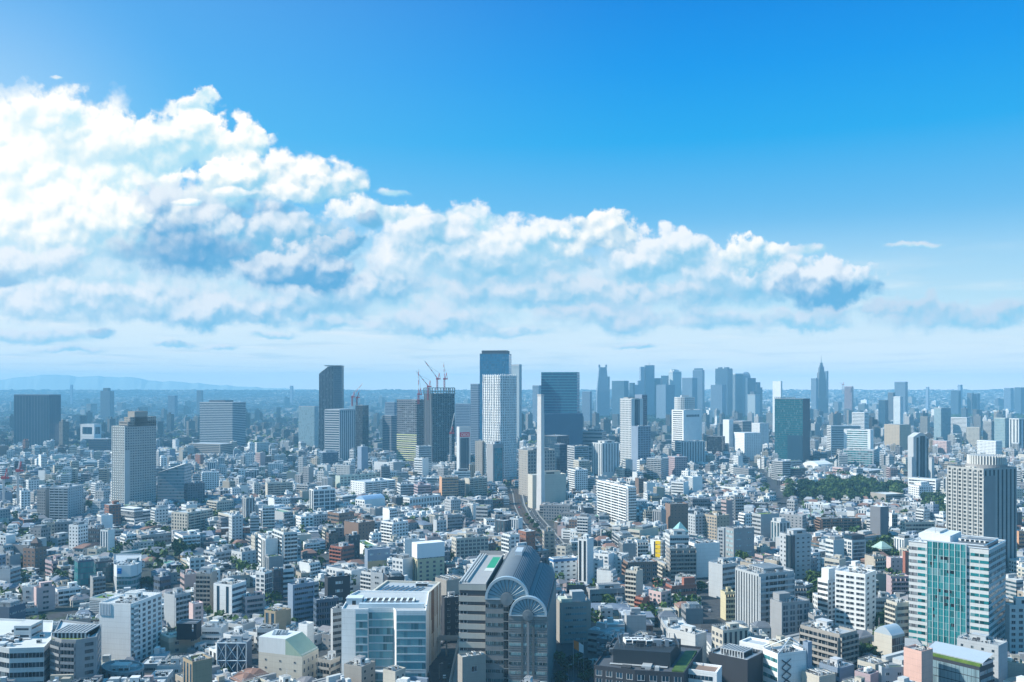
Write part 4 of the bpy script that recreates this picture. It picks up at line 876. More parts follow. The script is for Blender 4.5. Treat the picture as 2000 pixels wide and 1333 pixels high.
pts = box_pts(425, 482, 492, 480, .7); A, B = Vector((*pts[0], 0)) - o.location, Vector((*pts[1], 0)) - o.location; u = (B - A).normalized(); n = Vector((u.y, -u.x, 0)); zt = Z(1256, 480); fr = MB()
for t in (0, .3, .7, 1): p = A.lerp(B, t) + n * .8; fr.beam((p.x, p.y, 0), (p.x, p.y, zt), .22)
for (t0, t1) in ((0, .3), (.3, .7), (.7, 1)):
    for z in range(2):
        p, q = A.lerp(B, t0) + n * .8, A.lerp(B, t1) + n * .8; za, zb_ = zt * (.5 * z + .02), zt * (.5 * z + .5)
        fr.beam((p.x, p.y, za), (q.x, q.y, zb_), .13); fr.beam((q.x, q.y, za), (p.x, p.y, zb_), .13)
for z in (.5, 1): p, q = A + n * .8, B + n * .8; fr.beam((p.x, p.y, zt * z), (q.x, q.y, zt * z), .22)
fr.obj('brace_frame', METAL, o, col=(.5, .58, .63))
# bottom-left foreground
o = pb('O', 'white many sided office with wide dark window bands at the bottom left corner', [(-22, 452), (18, 446), (86, 448), (100, 462), (104, 500), (-20, 505)], 1262, 450, ['R:4.2,0,.5,.97'] * 4, 'w', 'aaa', 'd', yb=1333, nick='many sided white office', roof='w',
       top=[(.42, .62, .45, .75, 6.5, 'w', 'R:3,0,.3,.8')])
o = pb('Q', 'grey curved front hotel with a lawn roof and solar panels', [(102, 452), (120, 447), (148, 446), (160, 448), (188, 452), (198, 476), (118, 486)], 1246, 450, ['B:3.2,0,.7,.9', 'B:3.2,0,.7,.9', 'N', 'R:3.2,0,.5,.6', 'R:3.2,0,.5,.5'], 'g', 'Gsla', 'd', yb=1333, nick='lawn roofed hotel')
o = pb('M', 'low drum shaped grey building with a sunken round roof court', ring(240, 470, 42, 18), 1301, 470, ['V:0,3,.5,.4'] * 18, 'g', 'aa', 'd', yb=1333, top=[(.25, .7, .3, .62, 2.4, 'w', 'N'), (.72, .9, .35, .6, 1.5, 's', 'N')], par=.8, roof='g')
hb('O', 'dark blue grey slab with rows of tiny slit windows at the left edge', -15, 18, 50, 1187, 560, 'N', 'G:6,5,.16,.7', 'B', 'laa', 'l', yb=1240, nick='dark slit windowed slab')
hb('S', 'long pale green school with two rows of windows on a slight diagonal', 172, 182, 345, 1088, 800, 'N', 'G:3.7,5,.52,.75', 'e', '', 'd', ar=9, yb=1112, nick='long pale green school')
hb('H', 'white house with a bright green flat roof', 300, 325, 342, 1101, 765, 'G', 'P', 'W', 'c', 'd', yb=1117)
hb('A', 'grey white balconied block right of the long school', 398, 420, 456, 1080, 800, 'B', 'B', 's', 'pt', 'd', yb=1112)
hb('A', 'pale grey block full of small dark square windows', 452, 472, 500, 1079, 790, 'G:3.2,4,.4,.3', 'G:3.2,4,.4,.35', 'w', 'pa', 'd', yb=1122)
hb('H', 'round cornered dark blue house with a lit green window strip', 300, 312, 334, 1128, 665, 'R', 'R', 'B', 'pa', 'd', yb=1158)
# ------------------------------------------------------------------ middle ground, centre left
hb('O', 'white block with a big open lattice frame round dark glass', 604, 612, 655, 957, 1110, 'V:0,5,.9,.6', 'G:4.4,5.5,.72,.78', 'W', 'P', 'n', ar=2, yb=1003, near=True, nick='white lattice cube')
hb('A', 'orange brown brick slab with white top edge left of the beige pair', 858, 863, 895, 933, 1255, 'N', 'R', 'o', 'a', 'd', yb=958, near=True)
hb('A', 'beige grey stepped apartment block, left one of a pair before the tracks', 864, 874, 908, 940, 1270, 'B', 'B', 'n', 'pa', 'd', ar=2, yb=975, near=True)
hb('A', 'beige grey apartment block with long balconies, right one of the pair before the tracks', 907, 916, 951, 935, 1290, 'N', 'B', 'c', 'pa', 'd', ar=2.5, yb=975, near=True)
hb('S', 'very long pale green three storey school building', 655, 664, 760, 930, 1335, 'N', 'G:4,6,.5,.6', 'e', 'a', 'd', ar=8, yb=947, near=True)
hb('A', 'bright white stepped apartment block right of the white lattice cube', 685, 712, 772, 942, 1275, 'G:3,4,.45,.4', 'B', 'W', 'ppa', 'd', ar=1.6, yb=968, nick='bright white stepped block')
hb('O', 'dark blue block with white window bands right of the bright white stepped block', 775, 782, 811, 946, 1270, 'R', 'R:3.6,0,.6,.95', 'w', 'a', 'n', yb=970, near=True)
hb('A', 'purple brown block right of the dark blue banded block', 808, 816, 842, 948, 1255, 'R', 'R', 'm', 'p', 'd', yb=970)
hb('S', 'long white arcaded block with tall bays', 786, 800, 860, 973, 1150, 'G', 'G:6,4.5,.6,.55', 'W', 'a', 'd', ar=4, yb=992, near=True)
o = hb('P', 'low white block with a blue barrel roof', 694, 712, 752, 977, 1120, 'G:4,5,.6,.6', 'N', 'W', '', 'd', ar=1.8, yb=992)
pts = box_pts(694, 712, 752, 1120, 1.8); v = MB(); P = [Vector((*p, 0)) - o.location for p in pts]; z = Z(977, 1120)
for i in range(8):
    t0, t1 = i / 8, (i + 1) / 8; h0, h1 = 4.5 * math.sin(math.pi * t0), 4.5 * math.sin(math.pi * t1)
    a, b, c, d = P[0].lerp(P[1], t0), P[0].lerp(P[1], t1), P[3].lerp(P[2], t1), P[3].lerp(P[2], t0)
    v.face([(a.x, a.y, z + h0), (b.x, b.y, z + h1), (c.x, c.y, z + h1), (d.x, d.y, z + h0)]); v.face([(a.x, a.y, z), (b.x, b.y, z), (b.x, b.y, z + h1), (a.x, a.y, z + h0)])
v.obj('barrel_roof', PAINT, o, col=(.30, .45, .62))
hb('A', 'beige old apartment block with a dark gable tower beside it', 518, 522, 572, 944, 1250, 'N', 'B', 'c', 'pa', 'd', ar=3, yb=972)
hb('O', 'slender grey tower with plain walls, right of the white framed office base', 698, 706, 719, 873, 1600, 'N', 'N', 'u', 'p', 'd', yb=920)
hb('O', 'white fronted slab with dark glass end before the netted tower', 809, 825, 837, 896, 1520, 'R', 'N', 'W', 'a', 'n', yb=933, near=True)
hb('O', 'grey banded office peeking before the lit floors of the netted tower', 812, 818, 843, 872, 1620, 'R', 'R', 's', 'a', 'n', yb=900, near=True)
hb('O', 'blue glass office with sun glints left of the white framed office', 622, 630, 661, 884, 1640, 'C', 'C', 'u', 'l', 'b', yb=908)
hb('A', 'brown banded block with a white cube roof in the middle of the left roofs', 640, 662, 692, 1003, 980, 'R', 'R', 'b', 'pa', 'd', yb=1030)
hb('O', 'small white block with a steep grid front beside the brown banded block', 578, 588, 612, 1010, 960, 'G', 'G:3,4,.6,.6', 'W', 'p', 'd', yb=1035)
o = hb('H', 'brown gabled house with a white lattice skylight roof', 672, 700, 732, 1022, 905, 'N', 'P', 'b', '', 'd', yb=1040)
hb('A', 'white apartment block with long balconies and a roof stair box', 745, 768, 797, 1021, 880, 'B', 'G', 'W', 'pt', 'd', yb=1052, nick='white long balcony block')
hb('O', 'pale blue grey block behind the white billboard', 846, 853, 872, 1017, 930, 'N', 'G', 's', 'p', 'd', yb=1045)
hb('O', 'long grey slab with window bands beside the railway', 870, 874, 903, 1007, 960, 'N', 'R', 'g', 'a', 'd', ar=3.5, yb=1040)
hb('A', 'red brown banded apartment block with roof clutter', 645, 668, 692, 1069, 780, 'B', 'R', 'r', 'pta', 'd', yb=1108, nick='red brown banded block')
o = hb('M', 'two tone block, blue grey above and tan below, with a slanted left end', 712, 718, 762, 1074, 760, 'N', 'G:5,5,.25,.4', 'u', 'a', 'w', ar=2.2, yb=1115, nick='two tone tan block')
pts = box_pts(712, 718, 762, 760, 2.2); A, B = Vector((*pts[1], 0)) - o.location, Vector((*pts[2], 0)) - o.location; u = (B - A).normalized(); n = Vector((u.y, -u.x, 0))
s = MB(); p, q = A + n * .25, B + n * .25; s.prism([(p.x, p.y), (q.x, q.y), (q.x - n.x * .2, q.y - n.y * .2), (p.x - n.x * .2, p.y - n.y * .2)], 0, Z(1097, 760)); s.obj('tan_wall', PAINT, o, col=(.52, .40, .24))
# building with white billboard
o = hb('M', 'olive yellow block below a big blank white rooftop billboard', 805, 815, 868, 1093, 700, 'V:0,3,.96,.4', 'G:3.4,4.5,.5,.34', 'y', '', 'd', ar=2.2, yb=1142, nick='white billboard')
pts = box_pts(805, 815, 868, 700, 2.2); zt = Z(1093, 700); P = [(p[0] - o.location.x, p[1] - o.location.y) for p in pts]; b = MB(); b.prism([(x * 1.02, y * 1.02) for x, y in P], zt + .6, Z(1063, 700)); b.obj('billboard', CLEAN, o, col=(.78, .80, .82))
fr = MB()
for t in np.linspace(0, 1, 9): 
    a = Vector((*P[1], 0)).lerp(Vector((*P[2], 0)), float(t)); fr.beam((a.x * .98, a.y * .98, zt - .5), (a.x * .98, a.y * .98, zt + .8), .15)
fr.obj('billboard_frame', METAL, o, col=(.25, .26, .27))
hb('A', 'beige apartment block with a sunlit left wall and rows of balconies near the tracks', 882, 891, 954, 1052, 800, 'G:3,3,.55,.5', 'G:3.1,3.6,.6,.66', 'c', 'aapa', 'd', ar=2.4, yb=1100, nick='beige track side block')
hb('O', 'dark navy block with only a few bright windows', 634, 640, 684, 1128, 620, 'N', 'G:5,8,.3,.28', 'k', 'pam', 'w', ar=2, yb=1172, nick='dark navy block')
hb('A', 'grey front block with a bright white left edge', 562, 572, 614, 1143, 580, 'N', 'R:3.3,0,.42,.86', 'u', 'pta', 'd', ar=2.2, yb=1225, nick='white edged grey block')
hb('A', 'narrow white block with dark glass side in the dense cluster', 499, 517, 531, 1118, 640, 'G', 'C', 'W', 'pa', 'n', yb=1190)
hb('O', 'dark glass pencil block between two white ones', 529, 534, 553, 1113, 655, 'C', 'C', 'd', 'a', 'n', yb=1190)
hb('A', 'white pencil block with an open roof frame', 547, 552, 574, 1112, 668, 'R', 'R', 'W', 'l', 'd', yb=1170)
hb('O', 'dark teal banded office left of the striped glass building', 612, 618, 662, 1172, 570, 'R', 'R:3.4,0,.6,.97', 'B', 'aa', 'n', ar=2, yb=1236, nick='dark teal banded office')
hb('O', 'white block with antenna tower and a dark right side behind the striped building', 724, 748, 764, 1120, 630, 'G:3.6,5,.3,.3', 'N', 's', 'pm', 'd', yb=1160)
hb('O', 'low black block with lit windows right of the antenna block', 750, 757, 790, 1128, 615, 'N', 'G:3.6,4,.4,.6', 'k', 'al', 'l', yb=1158)
hb('O', 'black brown block with a column of white windows in the shade by the arched complex', 862, 868, 901, 1168, 545, 'N', 'G:3.4,4,.4,.3', 'k', 'aap', 'd', ar=1.6, yb=1245)
hb('O', 'low beige block with white air units on the roof beside the arched complex', 850, 872, 905, 1134, 600, 'N', 'N', 'n', 'A', 'd', yb=1165)
hb('A', 'pale grey slab with window slots left of the glass building', 646, 650, 667, 1190, 520, 'N', 'R', 's', 'pa', 'd', ar=2, yb=1245)
# striped glass building in the foreground
Yg = 455
def zz(py): return Z(py, Yg)
o = hb('O', 'tall block with white and brown vertical strips and a sunken roof court', 726, 838, 861, 1158, 500, 'N', 'N', 'c', '', 'd', ar=.9, yb=1333, nick='brown striped block', par=1.2, near=True)
pts = box_pts(726, 838, 861, 500, .9); ol = o.location; rr = random.Random(4)
for e, cnt in ((0, 26), (1, 20)):
    A, B = Vector((*pts[e], 0)) - ol, Vector((*pts[e + 1], 0)) - ol; u = (B - A).normalized(); n = Vector((u.y, -u.x, 0)); w = (B - A).length
    for k in range(cnt):
        s = MB(); p = A + u * w * (k + .5) / cnt + n * .2; q = p + u * w * .28 / cnt; brown = rr.random() < .42
        s.prism([(p.x, p.y), (q.x, q.y), (q.x - n.x * .2, q.y - n.y * .2), (p.x - n.x * .2, p.y - n.y * .2)], 0 if not brown else rr.choice((8, 16, 24)), Z(1158, 500) - .3); s.obj('facade_strip', PAINT, o, col=(.22, .11, .06) if brown else (.80, .79, .74))
ar_ = MB(); P = [Vector((*p, 0)) - ol for p in pts]; zr = Z(1158, 500) - 1
for k in range(8):
    a = P[0].lerp(P[1], .1 + k * .09); b = a + (P[3] - P[0]) * .55 + (P[1] - P[0]) * .06; ar_.beam((a.x, a.y, zr + .6), (b.x, b.y, zr + .6), .35)
ar_.obj('roof_beam', METAL, o, col=(.42, .46, .5))
link('air_conditioner', U_AC, o, (P[0].lerp(P[2], .72).x, P[0].lerp(P[2], .72).y, zr), 0, (.7, .72, .73), (7, 4, 2))
o = pb('O', 'pale teal glass office with a blank white left panel and folded front', [(667, 458), (694, 457), (718, 457), (720, 460), (769, 460), (774, 454), (832, 454), (838, 497), (700, 500), (684, 490)], 1192, 455, ['N', 'N', 'N', 'N', 'N', 'N'], 'W', '', 'l', yb=1333, nick='pale teal glass office', roof='s', par=.4)
ol = o.location; zt = zz(1192)
for (x0, y0, x1, y1, zb, nf) in ((695, 457, 718, 457, zt - 29.5, 7), (720.5, 460, 768.5, 460, zt - 29.5, 7), (774.5, 454, 831.5, 454, zt - 29.5, 7), (695, 453, 831, 453, zt - 42, 3)):
    a, b = Vector((X(x0, y0), y0, 0)) - ol, Vector((X(x1, y1), y1, 0)) - ol; w = (b - a).length; u = (b - a) / w; n = Vector((u.y, -u.x, 0)); top_ = zt - 2.2 if zb > zt - 40 else zt - 30.5; f = (top_ - max(zb, 0)) / nf
    for i in range(nf):
        z = top_ - i * f; s = MB(); at = ((.34, .42, .44, .1 * i + x0 * .01), (1.7, 50, 1), (.93, 1, 0), (.17, .36, .40, 1)); dkat = ((.50, .57, .60, .2), *NOWIN, (.1, .2, .2, 1))
        p, q = a + n * .35, b + n * .35
        s.face([(p.x, p.y, z - f * .84), (q.x, q.y, z - f * .84), (q.x, q.y, z - .1), (p.x, p.y, z - .1)], 0, [(0, 2), (w, 2), (w, 1), (0, 1)], at)
        p2, q2 = a + n * .6, b + n * .6
        s.face([(p2.x, p2.y, z - f * .99), (q2.x, q2.y, z - f * .99), (q2.x, q2.y, z - f * .84), (p2.x, p2.y, z - f * .84)], 0, None, dkat); s.face([(p.x, p.y, z - f * .84), (p2.x, p2.y, z - f * .84), (q2.x, q2.y, z - f * .84), (q.x, q.y, z - f * .84)][::-1], 0, None, dkat)
        s.obj('glass_band', FAC, o)
    if nf == 3:
        s = MB(); p, q = a - n * .2, b - n * .2; s.prism([(p.x, p.y), (q.x, q.y), (q.x, q.y + 5), (p.x, p.y + 5)], 0, top_ + .4); s.obj('lower_storey', PAINT, o, col=(.55, .6, .62))
s = MB(); s.box(X(700, 462) - ol.x, X(828, 462) - ol.x, 463 - ol.y, 466 - ol.y, zt - 1, zt + 1.2); s.obj('roof_railing', METAL, o, col=(.6, .68, .72))
link('penthouse', U_PENT, o, (X(685, 478) - ol.x + 3, 474 - ol.y, zt - 1), 0, (.6, .66, .7), (8, 7, 3.4))
link('roof_skylight', U_LOUV, o, (X(762, 478) - ol.x, 476 - ol.y, zt - 1), 0, (.7, .75, .78), (26, 8, 1.6))
# bottom centre-left smaller ones
o = hb('M', 'cream block with a steep green copper roof slope and small windows at the bottom', 505, 590, 622, 1283, 470, 'G:3.6,7,.2,.12', 'G:3.6,3.4,.45,.3', 'c', 'a', 'd', ar=.6, yb=1333, nick='green slope roofed block')
pts = box_pts(505, 590, 622, 470, .6); P = [Vector((*p, 0)) - o.location for p in pts]; zt = Z(1283, 470); s = MB(); a, b, c, d = P[0].lerp(P[1], .62), P[1], P[2], P[3].lerp(P[2], .62)
s.face([(b.x, b.y, zt), (c.x, c.y, zt), (d.x, d.y, zt + 8), (a.x, a.y, zt + 8)]); s.face([(a.x, a.y, zt), (b.x, b.y, zt), (a.x, a.y, zt + 8)]); s.face([(c.x, c.y, zt), (d.x, d.y, zt), (d.x, d.y, zt + 8)])
s.obj('copper_roof', PAINT, o, col=(.30, .40, .32)); s = MB(); s.prism([(P[0].x, P[0].y), (a.x, a.y), (d.x, d.y), (P[3].x, P[3].y)], zt, zt + 8); s.obj('upper_storey', PAINT, o, col=(.62, .65, .66)); link('solar_panel', U_SOLAR, o, (P[0].lerp(d, .5).x, P[0].lerp(d, .5).y, zt + 8), 0, (.2, .25, .3), (8, 5, 1.6))
hb('M', 'white cube with plain walls behind the green slope roofed block', 583, 600, 613, 1220, 505, 'N', 'N', 'W', '', 'd', yb=1255)
hb('A', 'low grey block with long window bands left of the white cube', 502, 535, 545, 1228, 520, 'R', 'N', 's', 'aa', 'd', yb=1255)
hb('A', 'banded apartment block with a pale sign panel beside the glass office', 621, 646, 664, 1290, 470, 'B', 'R', 'n', 'pa', 'd', yb=1333)
hb('H', 'grey brown house at the bottom with blue roof boxes', 672, 706, 733, 1303, 440, 'N', 'P', 'n', 'pat', 'd', yb=1333)
hb('H', 'cream house with a sunken flat roof at the bottom before the glass office', 748, 772, 792, 1312, 436, 'N', 'P', 'c', 'a', 'd', yb=1333)
# ------------------------------------------------------------------ arched complex in the centre foreground
TH = R(-5.5); o = bpy.data.objects.new('office_complex', None); C.collection.objects.link(o)
o.location = (X(990, 450), 450, 0); o.rotation_euler = (0, 0, TH)
tag(o, 'grey stone office complex with two barrel vaults ending in glass fan gables', 'office complex'); MARKS.append((1000, 1180, 'fan gabled complex'))
ST, BEI, DKS = (.24, .235, .23), (.50, .475, .42), (.11, .10, .10)
zf1, r1, zf2, r2 = 48.0, 10.4, 41.0, 8.8; c2 = 10.6; L1, L2 = 94.0, 86.0
def stone(nm, x0, x1, y0, y1, z1, col, parent=o):
    s = MB(); s.box(x0, x1, y0, y1, 0, z1, 0, ((*col, .3), (60, 5.3, 1), (1, .04, 0), (.05, .05, .05, 1))); return s.obj(nm, FAC, parent)
stone('front_bay', -10.6, 1.0, 0, L1, zf1, ST); stone('side_bay', 1.0, 20.0, -3, L2, zf2, ST)
wing = stone('wing', -24.0, -10.6, 4, 84, 55.0 - 1.2, DKS)
for i in range(12):                                          # beige bands of the wing
    z = 52.6 - i * 4.55; s = MB(); s.box(-24.3, -10.6, 3.6, 4.0, z - (2.7 if i else 1.6), z + (0 if i else 1.2)); s.box(-24.3, -24.0, 4.0, 84, z - 2.7, z + (0 if i else 1.2)); s.obj('stone_band', PAINT, o, col=BEI)
    if i: link('window', U_WIN, o, (-22.0, 3.95, z + .9), 0, (.01, .015, .02), (3.4, .14, 1.2))
s = MB(); s.box(-24.3, -10.6, 3.6, 84.3, 53.8, 54.2); s.obj('wing_roof', PAINT, o, col=(.36, .36, .36))
s = MB(); s.box(-15.6, -11.2, 44, 76, 54.2, 54.4); s.obj('green_court', PAINT, o, col=(.03, .30, .17))
s = MB(); s.box(-15.8, -11.2, 36, 44, 54.2, 54.38); s.obj('white_deck', PAINT, o, col=(.62, .64, .6))
for k, x in enumerate((-23.6, -22.0, -20.6)):
    s = MB(); s.box(x - .28, x + .28, 6, 83, 54.2, 55.2); s.obj('roof_beam', METAL, o, col=(.62, .63, .62))
for x in (-24.2, -10.9):
    s = MB(); s.box(x, x + .3, 3.6, 84.3, 54.2, 55.0); s.obj('parapet', PAINT, o, col=(.5, .5, .48))
s = MB(); s.box(-24.3, -10.6, 84, 84.3, 54.2, 56.5); s.obj('parapet', PAINT, o, col=(.45, .42, .4))
def vault(cx, zc, r, y0, y1, parent):
    n = 38
    for part, (a0, a1), col in (('vault_panel', (0, .44), (.20, .26, .33)), ('vault_ribs', (.0, 1), None)): pass
    sh = MB(); ri = MB()
    for i in range(n):
        t0, t1 = math.pi * i / n, math.pi * (i + 1) / n; p = lambda t, rr_: (cx + rr_ * math.cos(t), zc + rr_ * math.sin(t))
        (xa, za), (xb, zb) = p(t0, r), p(t1, r)
        sh.face([(xa, y0, za), (xb, y0, zb), (xb, y1, zb), (xa, y1, za)][::-1])
        if n * .06 <= i < n * .42 and True:
            (xc, zc_), (xd, zd) = p(t0, r + .28), p(t0 + (t1 - t0) * .38, r + .28); (xe, ze) = p(t0 + (t1 - t0) * .38, r)
            ri.face([(xc, y0 + 1, zc_), (xd, y0 + 1, zd), (xd, y1, zd), (xc, y1, zc_)][::-1]); ri.face([(xd, y0 + 1, zd), (xe, y0 + 1, ze), (xe, y1, ze), (xd, y1, zd)][::-1]); ri.face([(xa, y0 + 1, za), (xc, y0 + 1, zc_), (xc, y1, zc_), (xa, y1, za)][::-1])
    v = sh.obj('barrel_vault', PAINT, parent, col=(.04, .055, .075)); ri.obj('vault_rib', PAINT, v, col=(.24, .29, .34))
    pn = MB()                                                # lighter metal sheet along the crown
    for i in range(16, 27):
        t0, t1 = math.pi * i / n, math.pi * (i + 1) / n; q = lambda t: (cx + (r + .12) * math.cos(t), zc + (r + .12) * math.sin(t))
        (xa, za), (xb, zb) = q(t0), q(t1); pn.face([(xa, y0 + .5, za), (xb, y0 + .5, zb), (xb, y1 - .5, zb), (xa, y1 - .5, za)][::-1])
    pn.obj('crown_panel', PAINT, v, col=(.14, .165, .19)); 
    return v
def fan(cx, zc, r, y, parent):
    g = MB(); n = 24
    for i in range(n):
        t0, t1 = math.pi * i / n, math.pi * (i + 1) / n
        g.face([(cx + .3 * r * math.cos(t), y + .25, zc + .3 * r * math.sin(t)) for t in (t1, t0)] + [(cx + .93 * r * math.cos(t), y + .25, zc + .93 * r * math.sin(t)) for t in (t0, t1)])
    gl = g.obj('fan_window', CLEAN, parent, col=(.24, .38, .46))
    k = MB()
    for i in range(1, 13):
        t = math.pi * i / 13; k.beam((cx + .3 * r * math.cos(t), y + .1, zc + .3 * r * math.sin(t)), (cx + .95 * r * math.cos(t), y + .1, zc + .95 * r * math.sin(t)), .17)
    k.obj('fan_mullion', METAL, gl, col=(.13, .19, .23))
    rim = MB()
    for i in range(n):
        t0, t1 = math.pi * i / n, math.pi * (i + 1) / n; P4 = [(cx + a * r * math.cos(t), zc + a * r * math.sin(t)) for a, t in ((.92, t1), (.92, t0), (1.04, t0), (1.04, t1))]
        rim.face([(x, y - .5, z) for x, z in P4]); rim.face([(P4[3][0], y - .5, P4[3][1]), (P4[2][0], y - .5, P4[2][1]), (P4[2][0], y + 2, P4[2][1]), (P4[3][0], y + 2, P4[3][1])]); rim.face([(P4[0][0], y - .5, P4[0][1]), (P4[1][0], y - .5, P4[1][1]), (P4[1][0], y + 1, P4[1][1]), (P4[0][0], y + 1, P4[0][1])][::-1])
    rim.box(cx - 1.04 * r, cx + 1.04 * r, y - .5, y + .6, zc - .5, zc); rim.obj('arch_rim', METAL, gl, col=(.46, .56, .62))
    hub = MB(); R_ = .30 * r
    for i in range(24):
        t0, t1 = 2 * math.pi * i / 24, 2 * math.pi * (i + 1) / 24; 
        hub.face([(cx, y - 1.2, zc), (cx + R_ * math.cos(t0), y - 1.0, zc + R_ * math.sin(t0)), (cx + R_ * math.cos(t1), y - 1.0, zc + R_ * math.sin(t1))]); a = [(cx + R_ * math.cos(t), zc + R_ * math.sin(t)) for t in (t0, t1)]
        hub.face([(a[0][0], y - 1, a[0][1]), (a[0][0], y + .5, a[0][1]), (a[1][0], y + .5, a[1][1]), (a[1][0], y - 1, a[1][1])])
    hub.obj('fan_hub', PAINT, gl, col=(.17, .20, .22))
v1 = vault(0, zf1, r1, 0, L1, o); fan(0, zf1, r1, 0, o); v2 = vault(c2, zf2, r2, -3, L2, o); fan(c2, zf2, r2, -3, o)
s = MB(); s.box(-1.6, 2.2, 60, 74, zf1 + r1 - .6, zf1 + r1 + 2.2); s.obj('roof_machine', METAL, o, col=(.62, .66, .7))
s = MB()
for i in range(16):
    t0, t1 = math.pi * i / 16, math.pi * (i + 1) / 16; s.face([(r1 * math.cos(t0), L1, zf1 + r1 * math.sin(t0)), (r1 * math.cos(t1), L1, zf1 + r1 * math.sin(t1)), (0, L1, zf1)][::-1])
s.obj('rear_gable', PAINT, o, col=(.3, .32, .34))
# dark shaft and glass bands on the two fronts
s = MB(); s.box(-1.6, .9, -.3, 0, 0, zf1 - 4); sh = s.obj('glass_shaft', GLASS, o, col=(.008, .012, .018))
for i in range(11):
    s = MB(); s.box(-1.7, 1.0, -.45, -.3, zf1 - 6.6 - 4.6 * i, zf1 - 6.2 - 4.6 * i); s.obj('shaft_bar', METAL, sh, col=(.3, .33, .34))
for i in range(9):
    z = zf1 - 3.6 - 4.55 * i
    link('window_band', U_BAND, o, (-6.2, -.06, z), 0, (.07, .13, .14) if i % 3 else (.02, .035, .04), (8.4, .14, 1.5))
    z = zf2 - 5.2 - 4.55 * i
    link('window_band', U_BAND, o, (10.5, -3.06, z), 0, ((.20, .32, .33), (.06, .1, .11), (.26, .38, .38))[i % 3], (18.4, .14, 1.25))
    for zz_ in (z + 1.6, z + 2.6):
        s = MB(); s.box(1.2, 19.8, -3.08, -3, zz_, zz_ + .14); s.obj('stone_joint', PAINT, o, col=(.10, .10, .10))
for x in (7.8, 10.6, 13.2):
    s = MB(); s.box(x - .55, x + .55, -3.22, -3, 0, zf2 - 3); s.obj('stone_pier', PAINT, o, col=(.12, .13, .13) if x != 10.6 else (.26, .26, .26))
s = MB()                                                      # slanting glazed flank towards the right
s.face([(20, -3, 0), (20, L2, 0), (19.4, L2, zf2), (19.4, -3, zf2)], 0, [(0, 40), (89, 40), (89, 0), (0, 0)], ((.26, .31, .35, .2), (60, 4.5, 1), (1, .3, 0), (.04, .08, .1, 1))); s.obj('flank_wall', FAC, o)
def loc2w(x, y): c, q = math.cos(TH), math.sin(TH); return (o.location.x + x * c - y * q, o.location.y + x * q + y * c)
reg([loc2w(-24.3, -3), loc2w(20.2, -3), loc2w(20.2, 95), loc2w(-24.3, 95)], 903, 1082, 447, 1333, 1066)
# small beige annex and rooftop pieces at its left
hb('M', 'plain beige annex with two dark square grilles at the foot of the fan gabled complex', 894, 903, 949, 1284, 442, 'N', 'G:11,8,.24,.22', 'n', 'aa', 'k', ar=2, yb=1333)
# ------------------------------------------------------------------ middle ground, right half
o = hb('A', 'long white balcony slab running away from us beside the railway', 1167, 1226, 1242, 951, 1007, 'B:3.1,0,.5,.98', 'B', 'W', 'aa', 'd', ar=.12, yb=1025, near=True, nick='long white balcony slab')
hb('A', 'round fronted grey block with white curved balcony bands', 1263, 1292, 1306, 896, 1470, 'B', 'G', 's', 'pt', 'd', yb=942, near=True, nick='round banded block')
hb('A', 'brown grey cube right of the round banded block', 1304, 1318, 1342, 893, 1500, 'G', 'G', 'm', 'p', 'd', yb=920)
hb('O', 'slender blue white slab with narrow windows', 1344, 1353, 1372, 932, 1330, 'V', 'N', 'W', 'p', 'b', yb=965)
hb('A', 'white banded block with stepped left end before the round banded block', 1311, 1335, 1345, 942, 1290, 'R', 'N', 'W', 'pa', 'd', yb=972, near=True)
hb('O', 'dull brown office tower with plain dark walls near the teal pyramid', 1299, 1309, 1344, 985, 960, 'N', 'G:3.4,4,.2,.2', 'b', 'aa', 'd', ar=1.8, yb=1042, nick='dull brown office')
o = hb('M', 'building topped by a pale teal pyramid roof', 1312, 1324, 1344, 1040, 880, 'N', 'G', 't', '', 'd', yb=1050)
P = [Vector((*p, 0)) - o.location for p in box_pts(1312, 1324, 1344, 880, 1.0)]; s = MB(); z = Z(1040, 880); s.prism([(p.x * 1.08, p.y * 1.08) for p in P], z, z + 9, 0, None, True, [(p.x * .03, p.y * .03) for p in P]); s.obj('pyramid_roof', PAINT, o, col=(.25, .46, .47))
hb('D', 'grey green apartment tower left of the tan orange one', 1344, 1358, 1377, 1006, 915, 'G:3,3.4,.5,.45', 'G', 's', 'pt', 'd', yb=1050)
hb('D', 'tan orange apartment tower with a sunlit grid of windows on its left wall', 1376, 1400, 1425, 1008, 905, 'G:3,3.2,.55,.6', 'P', 't', 'pa', 'd', yb=1060, nick='tan orange tower')
hb('O', 'purple grey office with window strips on the left and four bright windows on the right', 1417, 1433, 1473, 1033, 800, 'R:3.7,0,.45,.8', 'G:6,9,.16,.4', 'g', 'a', 'w', ar=1.9, yb=1098, nick='purple grey office')
hb('O', 'thin grey slab stuck to the left of the purple grey office', 1401, 1414, 1419, 1032, 815, 'G', 'N', 's', '', 'd', yb=1090)
hb('M', 'white block with tall yellow panels on its wall', 1270, 1291, 1303, 1056, 785, 'V:0,6,.9,.3', 'G', 'W', 'pa', 'd', yb=1092)
o = [x for x in C.objects if x.get('label', '').startswith('white block with tall yellow')][0]
pts = box_pts(1270, 1291, 1303, 785, 1.0); A, B = Vector((*pts[0], 0)) - o.location, Vector((*pts[1], 0)) - o.location; u = (B - A).normalized(); n = Vector((u.y, -u.x, 0)); zt = Z(1056, 785)
for k in range(4):
    s = MB(); p, q = A.lerp(B, .5) + n * .4, A.lerp(B, .96) + n * .4; z = zt - 3.6 - k * 3.6; s.prism([(p.x, p.y), (q.x, q.y), (q.x - n.x * .3, q.y - n.y * .3), (p.x - n.x * .3, p.y - n.y * .3)], z, z + 3.0); s.obj('yellow_panel', CLEAN, o, col=(.72, .50, .01))
